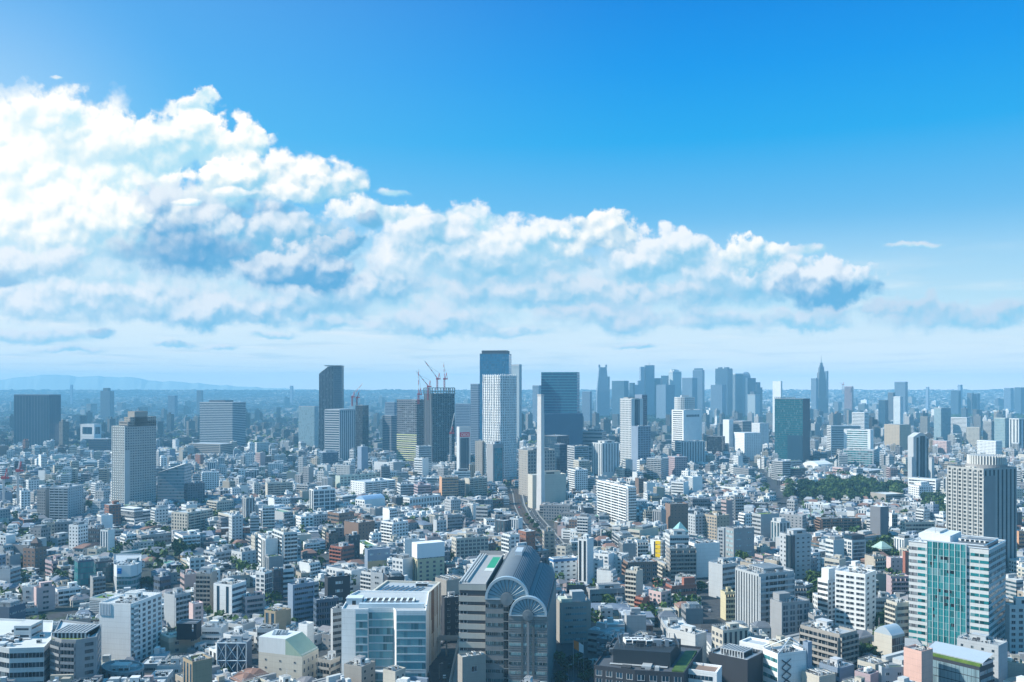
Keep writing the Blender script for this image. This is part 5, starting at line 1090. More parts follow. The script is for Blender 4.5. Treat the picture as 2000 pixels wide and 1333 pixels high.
hb('A', 'grey white slab with a pale roof box right of the yellow panels', 1299, 1308, 1346, 1046, 770, 'G', 'R', 'w', 'P', 'd', yb=1065)
hb('M', 'white block with one huge blank side wall', 1345, 1356, 1406, 1062, 735, 'R', 'N', 'W', 'aAa', 'd', ar=2.2, yb=1125, nick='huge blank white wall')
hb('A', 'dark stepped balcony block left of the huge blank white wall', 1301, 1308, 1360, 1072, 728, 'G', 'B', 'n', 'pa', 'd', ar=2, yb=1122)
hb('O', 'white block with a blue parapet band right of the vaults', 1072, 1081, 1127, 1092, 715, 'N', 'G:3.4,4,.34,.4', 'W', 'a', 'd', ar=2.4, yb=1140, nick='blue banded white block')
o = [x for x in C.objects if x.get('label', '').startswith('white block with a blue parapet')][0]
P = [Vector((*p, 0)) - o.location for p in box_pts(1072, 1081, 1127, 715, 2.4)]; s = MB(); z = Z(1092, 715); s.prism([(p.x * 1.012, p.y * 1.012) for p in P], z - 2.6, z - .6, cap=False); s.obj('blue_band', PAINT, o, col=(.06, .2, .42))
hb('A', 'dark red brick block with a rounded corner', 1217, 1226, 1284, 1099, 720, 'B', 'G:3.2,4,.5,.6', 'b', 'aap', 'd', ar=2, yb=1150, nick='dark brick block')
hb('D', 'narrow cream block with a blank pinkish wall and balconies on the left', 1222, 1244, 1256, 1116, 640, 'B', 'N', 'c', 'pt', 'd', yb=1190, nick='cream pinkish narrow block')
hb('A', 'red brick block with a tall red stair tower', 1300, 1312, 1360, 1145, 655, 'B', 'R', 'r', 'pa', 'd', ar=2, yb=1183, nick='red stair tower block', top=[(.62, .98, .5, .95, 6, 'r', 'N')])
hb('A', 'small red brick block with a white roof left of the red stair tower', 1275, 1284, 1310, 1135, 680, 'R', 'G', 'r', 'a', 'd', yb=1160)
hb('A', 'pink beige block with a dark green roof deck', 1267, 1291, 1311, 1157, 622, 'G:3,3.2,.5,.5', 'G:3,3.4,.5,.5', 'p', 'c', 'd', yb=1202, nick='pink green decked block')
hb('A', 'low red brick block left of the pink beige one', 1241, 1256, 1269, 1168, 620, 'B', 'N', 'r', 'pa', 'd', yb=1198)
hb('A', 'cream stepped block with long terraces behind the dark brick block', 1280, 1298, 1344, 1102, 735, 'B', 'B', 'c', 'apa', 'd', yb=1122)
o = hb('O', 'grey office with white louvred left wall and open dark stairs on the right', 1436, 1482, 1551, 1122, 560, 'V:0,2.2,.98,.34', 'B:3.6,0,.7,.6', 's', 'lA', 'd', ar=1.2, yb=1222, near=True, nick='louvred stair office')
hb('O', 'pale grey block with banded right wall left of the louvred stair office', 1384, 1411, 1437, 1103, 660, 'N', 'R', 's', 'pa', 'd', yb=1162)
hb('O', 'long grey block with a white end panel right of the vaults', 1145, 1152, 1223, 1152, 640, 'N', 'R:5,0,.2,.9', 'g', 'PaA', 'd', ar=3, yb=1185, nick='white panel grey block')
hb('O', 'grey beige banded block with sea green roof slopes and a white roof box', 1086, 1094, 1154, 1178, 545, 'N', 'R:3.6,0,.3,.7', 'n', 'P', 'l', ar=2, yb=1300, nick='sea green roofed block', top=[(.05, .95, .05, .4, 3, 'e', 'N'), (.3, .9, .4, .8, 7, 's', 'N')])
hb('A', 'yellow green small apartment block left of the louvred stair office', 1407, 1416, 1437, 1157, 600, 'N', 'B', 'y', 'p', 'd', yb=1202)
# big black building
o = pb('O', 'long black building with a sunken roof yard of white machines and a hedge strip', [(1160, 432), (1240, 424), (1336, 420), (1372, 462), (1200, 480)], 1304, 428, ['G:4,4.4,.6,.55', 'G:4,4.4,.6,.55', 'N'], 'k', '', 'n', yb=1333, nick='black building', roof='d', near=True)
ol = o.location; z = Z(1304, 428); s = MB(); s.prism([(X(1198, 436) - ol.x, 437 - ol.y), (X(1310, 430) - ol.x, 431 - ol.y), (X(1332, 452) - ol.x, 455 - ol.y), (X(1215, 462) - ol.x, 464 - ol.y)], z - 1, z + 6.0); s.obj('plant_screen', PAINT, o, col=(.03, .04, .05))
for k in range(7):
    x = X(1226 + 13 * k, 446) - ol.x; link('roof_machine', U_AC, o, (x, 447 - ol.y - k * .5, z + 6), .15, (.72, .74, .75), (3.0, 5.5 if k < 4 else 3, 2.4))
link('machine_cluster', U_CLUS, o, (X(1268, 446) - ol.x, 448 - ol.y, z + 6), -.06, (.30, .33, .36), (24, 15, 3.2)); link('machine_cluster', U_CLUS, o, (X(1190, 450) - ol.x, 458 - ol.y, z - 1), -.06, (.12, .14, .16), (10, 16, 3.0)); link('roof_railing', U_RAIL, o, (X(1266, 446) - ol.x, 448 - ol.y, z + 6), -.06, (.10, .12, .14), (28, 20, 2.2))
s = MB(); s.prism([(X(1312, 424) - ol.x, 424 - ol.y), (X(1336, 422) - ol.x, 422 - ol.y), (X(1362, 455) - ol.x, 456 - ol.y), (X(1340, 455) - ol.x, 456 - ol.y)], z - .9, z - .1); s.obj('hedge_strip', LEAF, o)
hb('H', 'white framed flat roof house with a brown roof deck at the bottom', 1317, 1400, 1410, 1314, 424, 'R:3.4,0,.5,.8', 'N', 'W', '', 'n', ar=.6, yb=1333, roof='b', par=.7)
o = hb('M', 'black box building with white roof frames at the bottom', 1384, 1460, 1490, 1290, 440, 'N', 'N', 'k', 'l', 'd', ar=.8, yb=1333, nick='black box building')
hb('H', 'white house with curved terrace, green turf and a sunken white roof', 1444, 1492, 1512, 1262, 462, 'R', 'N', 'W', '', 'd', ar=.8, yb=1295, roof='s', par=.8)
hb('O', 'white long block with a blank front and roof box right of the black building', 1304, 1358, 1380, 1240, 495, 'N', 'N', 'w', 'p', 'd', ar=.5, yb=1272, nick='white long block', near=True)
hb('A', 'cream block with white vertical fins on its right wall', 1390, 1412, 1462, 1232, 490, 'G', 'V:0,2.6,.98,.45', 'c', 'pt', 'd', ar=1.6, yb=1283, nick='cream finned block')
# orange poster on a pole frame
p = bpy.data.objects.new('poster_board', None); C.collection.objects.link(p); p.location = (X(1130, 470), 470, 0); tag(p, 'slanted orange and white poster board in the shade of the fan gabled complex', 'poster board')
s = MB(); zb_ = Z(1268, 470); s.face([(-2.6, 0, zb_ + 4.6), (-2.6, .1, zb_ + .5), (.2, .05, zb_ - 1.2), (.2, -.02, zb_ + 3.4)][::-1]); s.face([(-2.6, .14, zb_ + 4.6), (-2.6, .2, zb_ + .5), (.2, .15, zb_ - 1.2), (.2, .1, zb_ + 3.4)]); s.obj('orange_panel', CLEAN, p, col=(.62, .17, .02))
s = MB(); s.face([(.2, -.02, zb_ + 3.4), (.2, .05, zb_ - 1.2), (2.6, 0, zb_ - 2.3), (2.6, 0, zb_ + 1.8)][::-1]); s.obj('white_panel', CLEAN, p, col=(.72, .73, .75))
s = MB(); s.beam((-2.6, .1, 0), (-2.6, .1, zb_ + 5), .12); s.beam((2.6, .1, 0), (2.6, .1, zb_ + 5), .12); s.beam((-2.6, .1, zb_ + 5), (2.6, .1, zb_ + 5), .1); s.obj('pole_frame', METAL, p, col=(.3, .32, .34))
# ------------------------------------------------------------------ right foreground
hb('O', 'grey white tower with a dark glass rounded corner strip', 1523, 1543, 1584, 1045, 700, 'G:3.3,3.4,.4,.35', 'G:3.4,4.4,.3,.4', 's', 'P', 'd', ar=1.6, yb=1140, nick='dark cornered grey tower')
o = [x for x in C.objects if x.get('label', '').startswith('grey white tower with a dark glass')][0]; pts = box_pts(1523, 1543, 1584, 700, 1.6); k = Vector((*pts[1], 0)) - o.location; s = MB(); s.cyl(k.x + .6, k.y + 1.2, 0, Z(1046, 700), 3.4, None, 14); s.obj('glass_corner', GLASS, o, col=(.02, .05, .075))
hb('D', 'slim dark tower with a white grid on its left wall and a glassy top', 1646, 1664, 1691, 1056, 790, 'G:3.3,4,.66,.7', 'R:3.3,0,.7,.8', 'w', 'P', 'n', ar=1.3, yb=1105, nick='slim white grid tower', top=[(.05, .95, .05, .95, 5, 'k', 'C')])
hb('D', 'white grid fronted apartment block with wide dark window slots', 1631, 1690, 1711, 1122, 565, 'G:3.05,5,.44,.74', 'G:3.05,5.5,.4,.3', 'W', 'aaat', 'd', ar=.9, yb=1238, near=True, nick='white grid apartment block', capw=90)
# teal tower in the foreground right
o = hb('T', 'office tower with white bands and a tall teal glass centre on its front', 1775, 1931, 1964, 1075, 510, 'R:3.75,0,.44,1', 'R:3.75,0,.5,1', 'w', '', 't', ar=.9, yb=1275, near=True, nick='teal centred tower', par=1.6)
pts = box_pts(1775, 1931, 1964, 510, .9); ol = o.location; A, B = Vector((*pts[0], 0)) - ol, Vector((*pts[1], 0)) - ol; u = (B - A).normalized(); n = Vector((u.y, -u.x, 0)); zt = Z(1075, 510); w = (B - A).length
a, b = A.lerp(B, .245), A.lerp(B, .735); ww = (b - a).length
s = MB(); at = ((.25, .42, .43, .4), (ww / 14, 3.75, 1), (.94, .93, 0), (.02, .20, .22, 1)); p, q = a + n * 1.0, b + n * 1.0
s.face([(p.x, p.y, 0), (q.x, q.y, 0), (q.x, q.y, zt + 1.8), (p.x, p.y, zt + 1.8)], 0, [(0, zt + 1), (ww, zt + 1), (ww, .01), (0, .01)], at); k = n * 1.0
for e, f in ((q, q - k), (p - k, p)): s.face([(e.x, e.y, 0), (f.x, f.y, 0), (f.x, f.y, zt + 1.8), (e.x, e.y, zt + 1.8)], 0, None, at)
s.face([(p.x, p.y, zt + 1.8), (q.x, q.y, zt + 1.8), (q.x - k.x, q.y - k.y, zt + 1.8), (p.x - k.x, p.y - k.y, zt + 1.8)], 0, None, ((.7, .72, .72, .1), *NOWIN, (0, 0, 0, 1)))
cw = s.obj('curtain_wall', FAC, o)
for i in range(8):
    s = MB(); p = a.lerp(b, i / 7) + n * 1.15; s.beam((p.x, p.y, 0), (p.x, p.y, zt + 1.8), .16); s.obj('mullion', METAL, cw, col=(.62, .72, .74))
rr = random.Random(8)
for i in range(22):
    t = rr.uniform(.04, .9); f = rr.randint(1, 11); z = zt - 1.4 - (f + .5) * ((zt - 1.6) / round((zt - 2.2) / 3.75)); p = a.lerp(b, t) + n * 1.06
    link('open_window', U_STRIP, cw, (p.x, p.y, z), math.atan2(u.y, u.x), (.006, .01, .014), (rr.choice((1.0, 1.8)), .1, 1.7))
for i in range(13):                                            # grey louvre fields at the left end
    z = zt - 1.4 - (i + .5) * ((zt - 1.6) / round((zt - 2.2) / 3.75)); p = A.lerp(B, .055) + n * .14; link('louvre_panel', U_STRIP, o, (p.x, p.y, z), math.atan2(u.y, u.x), (.22, .23, .25), (w * .1, .14, 1.7))
P = [Vector((*p, 0)) - ol for p in pts]; zr = zt - 1.0
fr = MB()
for (i, j) in ((0, 1), (1, 2), (2, 3), (3, 0)):
    for off in (.0, .93):
        c = (P[0] + P[2]) / 2; p, q = P[i].lerp(c, off * .16), P[j].lerp(c, off * .16); fr.beam((p.x, p.y, zt + .5 + 1.2 * off), (q.x, q.y, zt + .5 + 1.2 * off), .3)
fr.obj('roof_frame', METAL, o, col=(.6, .63, .65))
def P4(u0, u1, v0, v1): return [(lambda t: (t.x, t.y))(P[0].lerp(P[1], uu).lerp(P[3].lerp(P[2], uu), vv)) for uu, vv in ((u0, v0), (u1, v0), (u1, v1), (u0, v1))]
s = MB(); s.prism(P4(.06, .47, .25, .85), zr, zr + 5.4); s.obj('roof_block', PAINT, o, col=(.72, .75, .77))
s = MB(); s.prism(P4(.1, .3, .4, .8), zr + 5.4, zr + 6.6); s.obj('helipad_rim', PAINT, o, col=(.55, .56, .54))
s = MB(); s.prism(P4(.56, .94, .25, .85), zr, zr + 2.4); s.obj('machine_deck', PAINT, o, col=(.13, .15, .17))
for k in range(6): link('air_conditioner', U_AC, o, (*P4(.58 + .06 * k, .6, .4, .5)[0], zr + 2.4), 0, (.6, .63, .65), (2.2, 3, 1.4))
q = P4(.24, .3, .4, .5)[0]; link('antenna_mast', U_MAST, o, (*q, zr + 5.4), 0, (.5, .52, .55), (.35, .35, 11))
# hotel tower with drum
o = hb('Q', 'grand grey cream hotel tower with columns of windows and a ribbed drum on its roof', 1850, 1921, 1986, 916, 735, 'V:0,4.4,1,.42', 'V:0,4.6,.95,.34', (.40, .41, .40), '', 'd', ar=1.2, yb=1130, near=True, nick='drum topped hotel', roof='G')
pts = box_pts(1850, 1921, 1986, 735, 1.2); ol = o.location; A, B, D = [Vector((*p, 0)) - ol for p in pts[:3]]; u = (B - A).normalized(); n = Vector((u.y, -u.x, 0)); w = (B - A).length; zt = Z(916, 735); k = int((w - 1) / 4.4); bw = w / k
for i in range(26):
    z = zt - 4.5 - i * 3.1
    if z < 2: break
    s = MB(); p, q = A + n * .22, B + n * .22; s.prism([(p.x, p.y), (q.x, q.y), (q.x - n.x * .2, q.y - n.y * .2), (p.x - n.x * .2, p.y - n.y * .2)], z, z + 1.25); s.obj('floor_band', PAINT, o, col=(.42, .43, .42))
for i in range(k + 1):
    s = MB(); p = A + u * (i * bw) + n * .5; s.beam((p.x, p.y, 0), (p.x, p.y, zt - 2 - (7 if i in (0, k) else 0)), .45); s.obj('facade_pier', PAINT, o, col=(.50, .50, .48))
c = (A + D) / 2 + Vector((0, 0, 0)); c = A.lerp(D, .62) + Vector((-2, 2, 0))
s = MB(); s.cyl(c.x, c.y, zt - 1, zt + 2.2, 15.5, None, 32); s.obj('drum_base', PAINT, o, col=(.3, .3, .3))
s = MB(); s.cyl(c.x, c.y, zt + 2.2, zt + 9.0, 13.6, None, 32); dr = s.obj('roof_drum', PAINT, o, col=(.36, .37, .37))
for i in range(40):
    t = 2 * math.pi * i / 40; x, y = c.x + 14 * math.cos(t), c.y + 14 * math.sin(t); s = MB(); s.beam((x, y, zt + 2.2), (x, y, zt + 9.4), .42); s.obj('drum_rib', PAINT, dr, col=(.66, .66, .63))
# notch between the two wings
s = MB(); e = (D - B).normalized(); m = Vector((e.y, -e.x, 0)); p, q = B + m * .3, B.lerp(D, .34) + m * .3; s.prism([(p.x, p.y), (q.x, q.y), (q.x - m.x * .3, q.y - m.y * .3), (p.x - m.x * .3, p.y - m.y * .3)], 0, zt - 6, 0, ((.30, .30, .30, .3), (3.6, 3.1, 1), (.3, .4, 0), (.02, .03, .04, 1))); s.obj('recessed_wall', FAC, o)
# others at right
o = hb('A', 'dark grey stepped block like a ziggurat with blue roof boxes', 1563, 1640, 1674, 1240, 482, 'B:3.2,0,.6,.97', 'B', 'n', 'paat', 'd', ar=.6, yb=1300, nick='dark ziggurat block', near=True)
o = hb('P', 'cream building under a smooth pale barrel roof', 1707, 1742, 1767, 1243, 492, 'N', 'C', 'c', '', 'd', ar=1.0, yb=1290, nick='barrel roofed building')
P = [Vector((*p, 0)) - o.location for p in box_pts(1707, 1742, 1767, 492, 1.0)]; v = MB(); z = Z(1243, 492)
for i in range(10):
    t0, t1 = i / 10, (i + 1) / 10; h0, h1 = 4.2 * math.sin(math.pi * t0), 4.2 * math.sin(math.pi * t1); a, b, c_, d = P[0].lerp(P[1], t0), P[0].lerp(P[1], t1), P[3].lerp(P[2], t1), P[3].lerp(P[2], t0)
    v.face([(a.x, a.y, z + h0), (b.x, b.y, z + h1), (c_.x, c_.y, z + h1), (d.x, d.y, z + h0)]); v.face([(a.x, a.y, z), (b.x, b.y, z), (b.x, b.y, z + h1), (a.x, a.y, z + h0)])
v.obj('barrel_roof', METAL, o, col=(.50, .58, .64))
s = MB(); s.box(P[1].x + 2, P[1].x + 2.3, P[1].y + 4, P[1].y + 5.4, 4, 15); s.obj('yellow_banner', CLEAN, o, col=(.62, .52, .06))
hb('A', 'grey block with a square frame grid and a plain tower at its left', 1504, 1527, 1582, 1178, 540, 'N', 'G:3.3,4.2,.7,.72', 'g', 'aa', 'n', ar=1.8, yb=1252, nick='square framed grey block', roof='B', top=[(0, .55, .1, .5, 5, 'g', 'N')])
hb('D', 'narrow white stepped block left of the white grid apartment block', 1597, 1617, 1632, 1133, 600, 'R', 'G', 'W', 'p', 'd', yb=1200, top=[(.3, 1, .1, .9, 8, 'W', 'N')])
hb('A', 'grey brown low block with a planted balcony left of the teal centred tower', 1731, 1740, 1777, 1126, 645, 'N', 'B', 'm', 'ag', 'd', ar=2, yb=1165)
hb('A', 'beige balcony block with a blue and white roof cover left of the teal centred tower', 1731, 1752, 1778, 1178, 540, 'B', 'R', 'c', 'aa', 'd', yb=1255)
o = hb('M', 'salmon pink block with a blank sunlit wall at the bottom right', 1765, 1800, 1822, 1273, 432, 'N', 'N', (.66, .42, .35), 'a', 'd', ar=1.0, yb=1333, nick='salmon pink block')
o = hb('M', 'low glass fronted block with a sloping metal roof and a long planter', 1800, 1913, 1940, 1304, 430, 'C', 'R', 'k', '', 'l', ar=.5, yb=1333, near=False)
ol = o.location; P = [Vector((*p, 0)) - ol for p in box_pts(1800, 1913, 1940, 430, .5)]; z = Z(1304, 430); s = MB(); a, b, c_, d = P[0].lerp(P[3], .25), P[1].lerp(P[2], .25), P[2], P[3]
s.face([(a.x, a.y, z + 1.4), (b.x, b.y, z + 1.4), (c_.x, c_.y, z + 4.0), (d.x, d.y, z + 4.0)]); s.prism([(a.x, a.y), (b.x, b.y), (c_.x, c_.y), (d.x, d.y)], z, z + 1.39, cap=False); s.obj('metal_roof', METAL, o, col=(.50, .56, .62))
s = MB(); a, b = P[0].lerp(P[3], .05), P[1].lerp(P[2], .05); a2, b2 = P[0].lerp(P[3], .18), P[1].lerp(P[2], .18); s.prism([(a.x, a.y), (b.x, b.y), (b2.x, b2.y), (a2.x, a2.y)], z, z + 1.2); s.obj('planter_hedge', LAWN, o)
hb('M', 'plain grey green block behind the salmon pink block with a pinkish roof stair', 1869, 1950, 1968, 1262, 456, 'P', 'N', 's', 'pam', 'd', ar=.6, yb=1310, near=True)
hb('D', 'white grid windowed block with a dark top at the right edge', 1963, 1972, 2030, 1182, 520, 'N', 'G:3.3,4,.5,.5', 'w', 'P', 'd', ar=2, yb=1290, nick='right edge grid block')
o = hb('O', 'white block with dark window strips, a roof truss and crossed stairs at the bottom', 1490, 1519, 1577, 1278, 442, 'R:4,0,.4,.92', 'N', 'W', 'aa', 't', ar=1.6, yb=1333, nick='roof truss block')
P = [Vector((*p, 0)) - o.location for p in box_pts(1490, 1519, 1577, 442, 1.6)]; z = Z(1278, 442); fr = MB(); a, b = P[1].lerp(P[2], .05), P[1].lerp(P[2], .5)
fr.beam((P[0].x, P[0].y, z), (b.x, b.y + 4, z + 6), .2); fr.beam((P[1].x, P[1].y, z), (b.x, b.y + 4, z + 6), .2); fr.beam((P[2].x, P[2].y, z), (b.x, b.y + 4, z + 6), .2); fr.obj('roof_truss', METAL, o, col=(.72, .75, .78))
e = (P[2] - P[1]).normalized(); m = Vector((e.y, -e.x, 0)); st = MB()
for k in range(4):
    zz_ = z - 3 - 4 * k; p, q = P[1].lerp(P[2], .12) + m * .5, P[1].lerp(P[2], .42) + m * .5; st.beam((p.x, p.y, zz_), (q.x, q.y, zz_ - 3.6), .2); st.beam((q.x, q.y, zz_), (p.x, p.y, zz_ - 3.6), .2)
st.obj('crossed_stair', METAL, o, col=(.05, .06, .075))
hb('O', 'tall blue grey sign pylon like slab right of the roof truss block', 1568, 1578, 1586, 1255, 448, 'N', 'N', 'u', '', 'd', yb=1333)
hb('M', 'purple brown cube with white roof tanks at the bottom right', 1669, 1700, 1717, 1318, 436, 'N', 'N', 'm', 'tta', 'd', yb=1333)
hb('M', 'grey block with small windows and a planted roof left of the salmon pink block', 1716, 1722, 1768, 1303, 440, 'N', 'G:3.6,5,.3,.3', 's', 'ga', 'd', ar=2, yb=1333)
hb('M', 'low cream block with rows of white pipes on the roof at the bottom right', 1566, 1600, 1632, 1322, 436, 'N', 'N', 'c', 'Aa', 'd', yb=1333)
hb('M', 'blue grey house with a purple brown band between the ziggurat and the cream block', 1600, 1640, 1668, 1306, 452, 'R', 'N', 'u', 'paa', 'd', yb=1333)
hb('A', 'long dark brown block with a grid of balconies and a sunlit left end', 1594, 1604, 1682, 1013, 960, 'B', 'B', 'b', 'aap', 'd', ar=3.5, yb=1045, nick='long dark brown block')
hb('M', 'pale lilac block with a red slim tower beside it', 1731, 1740, 1768, 1090, 735, 'N', 'P', 'p', 'a', 'd', yb=1130)
hb('A', 'slim brick red tower left of the teal centred tower', 1763, 1768, 1776, 1078, 720, 'N', 'N', 'r', '', 'd', yb=1125)
hb('D', 'small dark tower with white edges among the houses', 1737, 1742, 1753, 1003, 950, 'N', 'C', 'W', 'p', 'n', yb=1028)
hb('A', 'cream white block with long windows beside the trees', 1758, 1768, 1826, 1020, 900, 'G', 'R', 'c', 'a', 'd', ar=3, yb=1042)
hb('H', 'white terraced villa stepping up the slope right of the park', 1774, 1795, 1822, 950, 1250, 'G', 'G', 'W', 'pp', 'd', yb=985, near=True, nick='white terraced villa', top=[(.2, .8, .3, .9, 6, 'W', 'G:3,3,.4,.4')])
hb('P', 'flat white roofed pavilion at the edge of the park', 1700, 1730, 1766, 966, 1235, 'N', 'R', 'n', '', 'd', yb=978, roof='w')
hb('A', 'orange topped slab at the right edge', 1986, 1990, 2010, 1038, 850, 'N', 'R', 'o', 'a', 'd', yb=1085)
hb('H', 'house with a sea green tiled roof among the trees', 1704, 1722, 1742, 1072, 800, 'N', 'P', 'c', '', 'd', yb=1085)
o = [x for x in C.objects if x.get('label', '').startswith('house with a sea green')][0]; P = [Vector((*p, 0)) - o.location for p in box_pts(1704, 1722, 1742, 800, 1.0)]; s = MB(); z = Z(1072, 800); s.prism([(p.x * 1.15, p.y * 1.15) for p in P], z - .3, z + 5, 0, None, True, [(p.x * .2, p.y * .2) for p in P]); s.obj('tiled_roof', PAINT, o, col=(.34, .48, .43))
# ------------------------------------------------------------------ tower cranes
def crane(label, px, Y, ytop_mast, ybase, jib, red=(.55, .05, .05), ymid=None, cat='tower crane'):
    """lattice mast up to a slewing cab, with a luffing jib to a pixel position"""
    r = bpy.data.objects.new('tower_crane', None); C.collection.objects.link(r); x0 = X(px, Y); r.location = (x0, Y, 0); tag(r, label, cat)
    z0, z1 = max(0, Z(ybase, Y)), Z(ytop_mast, Y); s = MB(); w = 1.1 * Y / 1700
    for a in (-1, 1):
        for b in (-1, 1): s.beam((a * w, b * w, z0), (a * w, b * w, z1), .28)
    z = z0
    while z < z1 - 1:
        zn = min(z + 3.4, z1)
        for a in (-1, 1): s.beam((a * w, -w, z), (-a * w, -w, zn), .16); s.beam((-w, a * w, z), (w, -a * w * 0 + a * w, zn), .16)
        z = zn
    s.obj('mast', METAL, r, col=(.62, .62, .62) if ymid else red)
    s = MB(); s.box(-2.2, 2.6, -1.8, 1.8, z1, z1 + 3.4); s.box(2.6, 6.5, -1.3, 1.3, z1 + .4, z1 + 2.6); s.obj('cab', METAL, r, col=red)
    s = MB(); s.beam((2, 0, z1 + 3), (4, 0, z1 + 13), .4); s.beam((5.5, 0, z1 + 2), (4, 0, z1 + 13), .25); s.obj('gantry', METAL, r, col=red)
    jx, jy = jib; e = Vector((X(jx, Y) - x0, 3, Z(jy, Y))); a = Vector((0, 0, z1 + 2.5)); d = e - a; k = max(4, int(d.length / 4)); s, s2 = MB(), MB()
    for i in range(k):
        p, q = a + d * i / k, a + d * (i + 1) / k; t = s2 if (i * 6 // k) % 2 == 0 and ymid is None else s
        for off in ((0, .9, 0), (0, -.9, 0), (.5, 0, .9)): o_ = Vector(off); t.beam(p + o_, q + o_, .2)
        t.beam(p + Vector((0, .9, 0)), q + Vector((.5, 0, .9)), .14); t.beam(p + Vector((0, -.9, 0)), q + Vector((.5, 0, .9)), .14)
    jb = s.obj('jib', METAL, r, col=(.68, .68, .68))
    if s2.v: s2.obj('jib_section', METAL, jb, col=red)
    s = MB(); s.beam((4, 0, z1 + 13), a + d * .8, .12); s.obj('cable', METAL, r, col=(.2, .2, .2))
crane('red and white crane left of the open steel frame with a steep upright jib', 817.5, 1760, 772, 790, (817, 722))
crane('red crane at the left corner of the open steel frame, jib leaning far left', 836, 1755, 757, 782, (813, 727))
crane('crane on the steel frame with its long grey jib leaning left', 854, 1790, 742, 762, (829, 706))
crane('crane at the right end of the steel frame with a near upright jib', 868, 1800, 742, 764, (866, 709))
crane('red crane on a tall white mast before the dark construction tower', 880, 1640, 848, 900, (887, 808), ymid=1)
crane('small red crane on the dark tower behind the white banded office, jib to the right', 688, 2010, 777, 794, (708, 749))
crane('second small red crane on that dark tower, short upright jib', 697, 2030, 778, 794, (703, 764))
crane('red topped white mast crane at the far left edge', 7, 1130, 936, 1000, (14, 921), ymid=1)
crane('tall red and white mast crane near the left edge', 35, 1140, 922, 1000, (38, 889), ymid=1)
crane('tiny crane on the purple dark block right of the spire tower', 1646, 4100, 752, 770, (1640, 748), ymid=1)
# ------------------------------------------------------------------ ground, street, railway
def sheet(name, pts, z, mat, label=None):
    b = MB(); b.face([(x, y, z) for x, y in pts]); return tag(b.obj(name, mat), label, kind='structure')
g = MB(); ys = [-300, 300, 2000, 4000, 5500] + [5500 + 490 * i for i in range(1, 11)]
for a, b in zip(ys[:-1], ys[1:]):
    g.face([(-7400, a, terr(a)), (7400, a, terr(a)), (7400, b, terr(b)), (-7400, b, terr(b))])
tag(g.obj('ground', GROUND), 'grey city ground reaching to the horizon', kind='structure')
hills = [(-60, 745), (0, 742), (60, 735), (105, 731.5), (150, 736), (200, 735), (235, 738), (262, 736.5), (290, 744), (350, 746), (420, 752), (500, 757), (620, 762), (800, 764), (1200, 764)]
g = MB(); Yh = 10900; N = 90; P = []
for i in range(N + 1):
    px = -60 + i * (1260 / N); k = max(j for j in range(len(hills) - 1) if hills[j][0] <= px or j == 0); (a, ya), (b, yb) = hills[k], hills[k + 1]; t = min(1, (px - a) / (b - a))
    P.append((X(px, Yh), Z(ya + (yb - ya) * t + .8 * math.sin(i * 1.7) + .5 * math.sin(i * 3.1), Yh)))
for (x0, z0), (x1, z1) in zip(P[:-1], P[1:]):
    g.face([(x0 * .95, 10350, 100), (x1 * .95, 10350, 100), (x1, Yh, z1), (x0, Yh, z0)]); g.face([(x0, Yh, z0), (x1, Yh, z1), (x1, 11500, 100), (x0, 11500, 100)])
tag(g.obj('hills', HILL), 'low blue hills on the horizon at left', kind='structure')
road = [(52, 800), (47, 880), (38, 980), (27, 1100), (22, 1200), (20, 1330), (16, 1420)]
def ribbon(name, line, w, z, mat, off=0.0, label=None):
    b = MB()
    for (x0, y0), (x1, y1) in zip(line[:-1], line[1:]): b.face([(x0 + off - w / 2, y0, z), (x0 + off + w / 2, y0, z), (x1 + off + w / 2, y1, z), (x1 + off - w / 2, y1, z)])
    return tag(b.obj(name, mat), label, kind='structure')
ribbon('street', road, 9, .02, ASPH, 0, 'two lane street beside the railway')
ribbon('pavement', road, 1.8, .14, PAVE, 5.6); ribbon('pavement', road, 1.8, .14, PAVE, -5.6)
b = MB()
for (x0, y0), (x1, y1) in zip(road[:-1], road[1:]):
    for k in range(8):
        t0, t1 = k / 8, k / 8 + .06; b.face([(x0 + (x1 - x0) * t - .12 + d, y0 + (y1 - y0) * t, .03) for t, d in ((t0, 0), (t0, .24), (t1, .24), (t1, 0))])
tag(b.obj('road_marking', CLEAN, col=(.75, .75, .72)), kind='structure')
ribbon('rail_bed', road, 17, .03, BALLAST, -17, 'brown ballast bed of the railway')
for k in range(4): ribbon('rail_track', road, 1.5, .16, PAVE if k == 1 else BARK, -23 + k * 4.2)
sheet('street', [(X(838, 440), 440), (X(902, 440), 440), (X(884, 620), 620), (X(858, 620), 620)], .02, ASPH, 'dark street left of the arched complex')
sheet('street', [(X(1085, 440), 440), (X(1160, 440), 440), (X(1150, 520), 520), (X(1086, 520), 520)], .02, ASPH, 'shaded square right of the arched complex')
def seg_d(p, line):
    best = 1e9
    for a, b in zip(line[:-1], line[1:]):
        a, b = np.array(a, float), np.array(b, float); t = np.clip(((p - a) @ (b - a)) / ((b - a) @ (b - a)), 0, 1); best = np.minimum(best, np.linalg.norm(p - (a + t[:, None] * (b - a)), axis=1))
    return best
# raised walkway over the dark street
w = bpy.data.objects.new('footbridge', None); C.collection.objects.link(w); w.location = (X(872, 520), 520, 0); tag(w, 'grey raised footbridge over the dark street beside the arched complex', 'footbridge')
s = MB(); s.box(-9, 9, -2, 2, 9.0, 9.8, 0, None, True); s.obj('deck', PAINT, w, col=(.36, .37, .36))
for y in (-2, 1.85): s = MB(); s.box(-9, 9, y, y + .15, 9.8, 11.0); s.obj('railing', PAINT, w, col=(.42, .43, .42))
for x in (-6.5, 0, 6.5): s = MB(); s.box(x - .45, x + .45, -.45, .45, 0, 9); s.obj('pillar', PAINT, w, col=(.38, .38, .37))

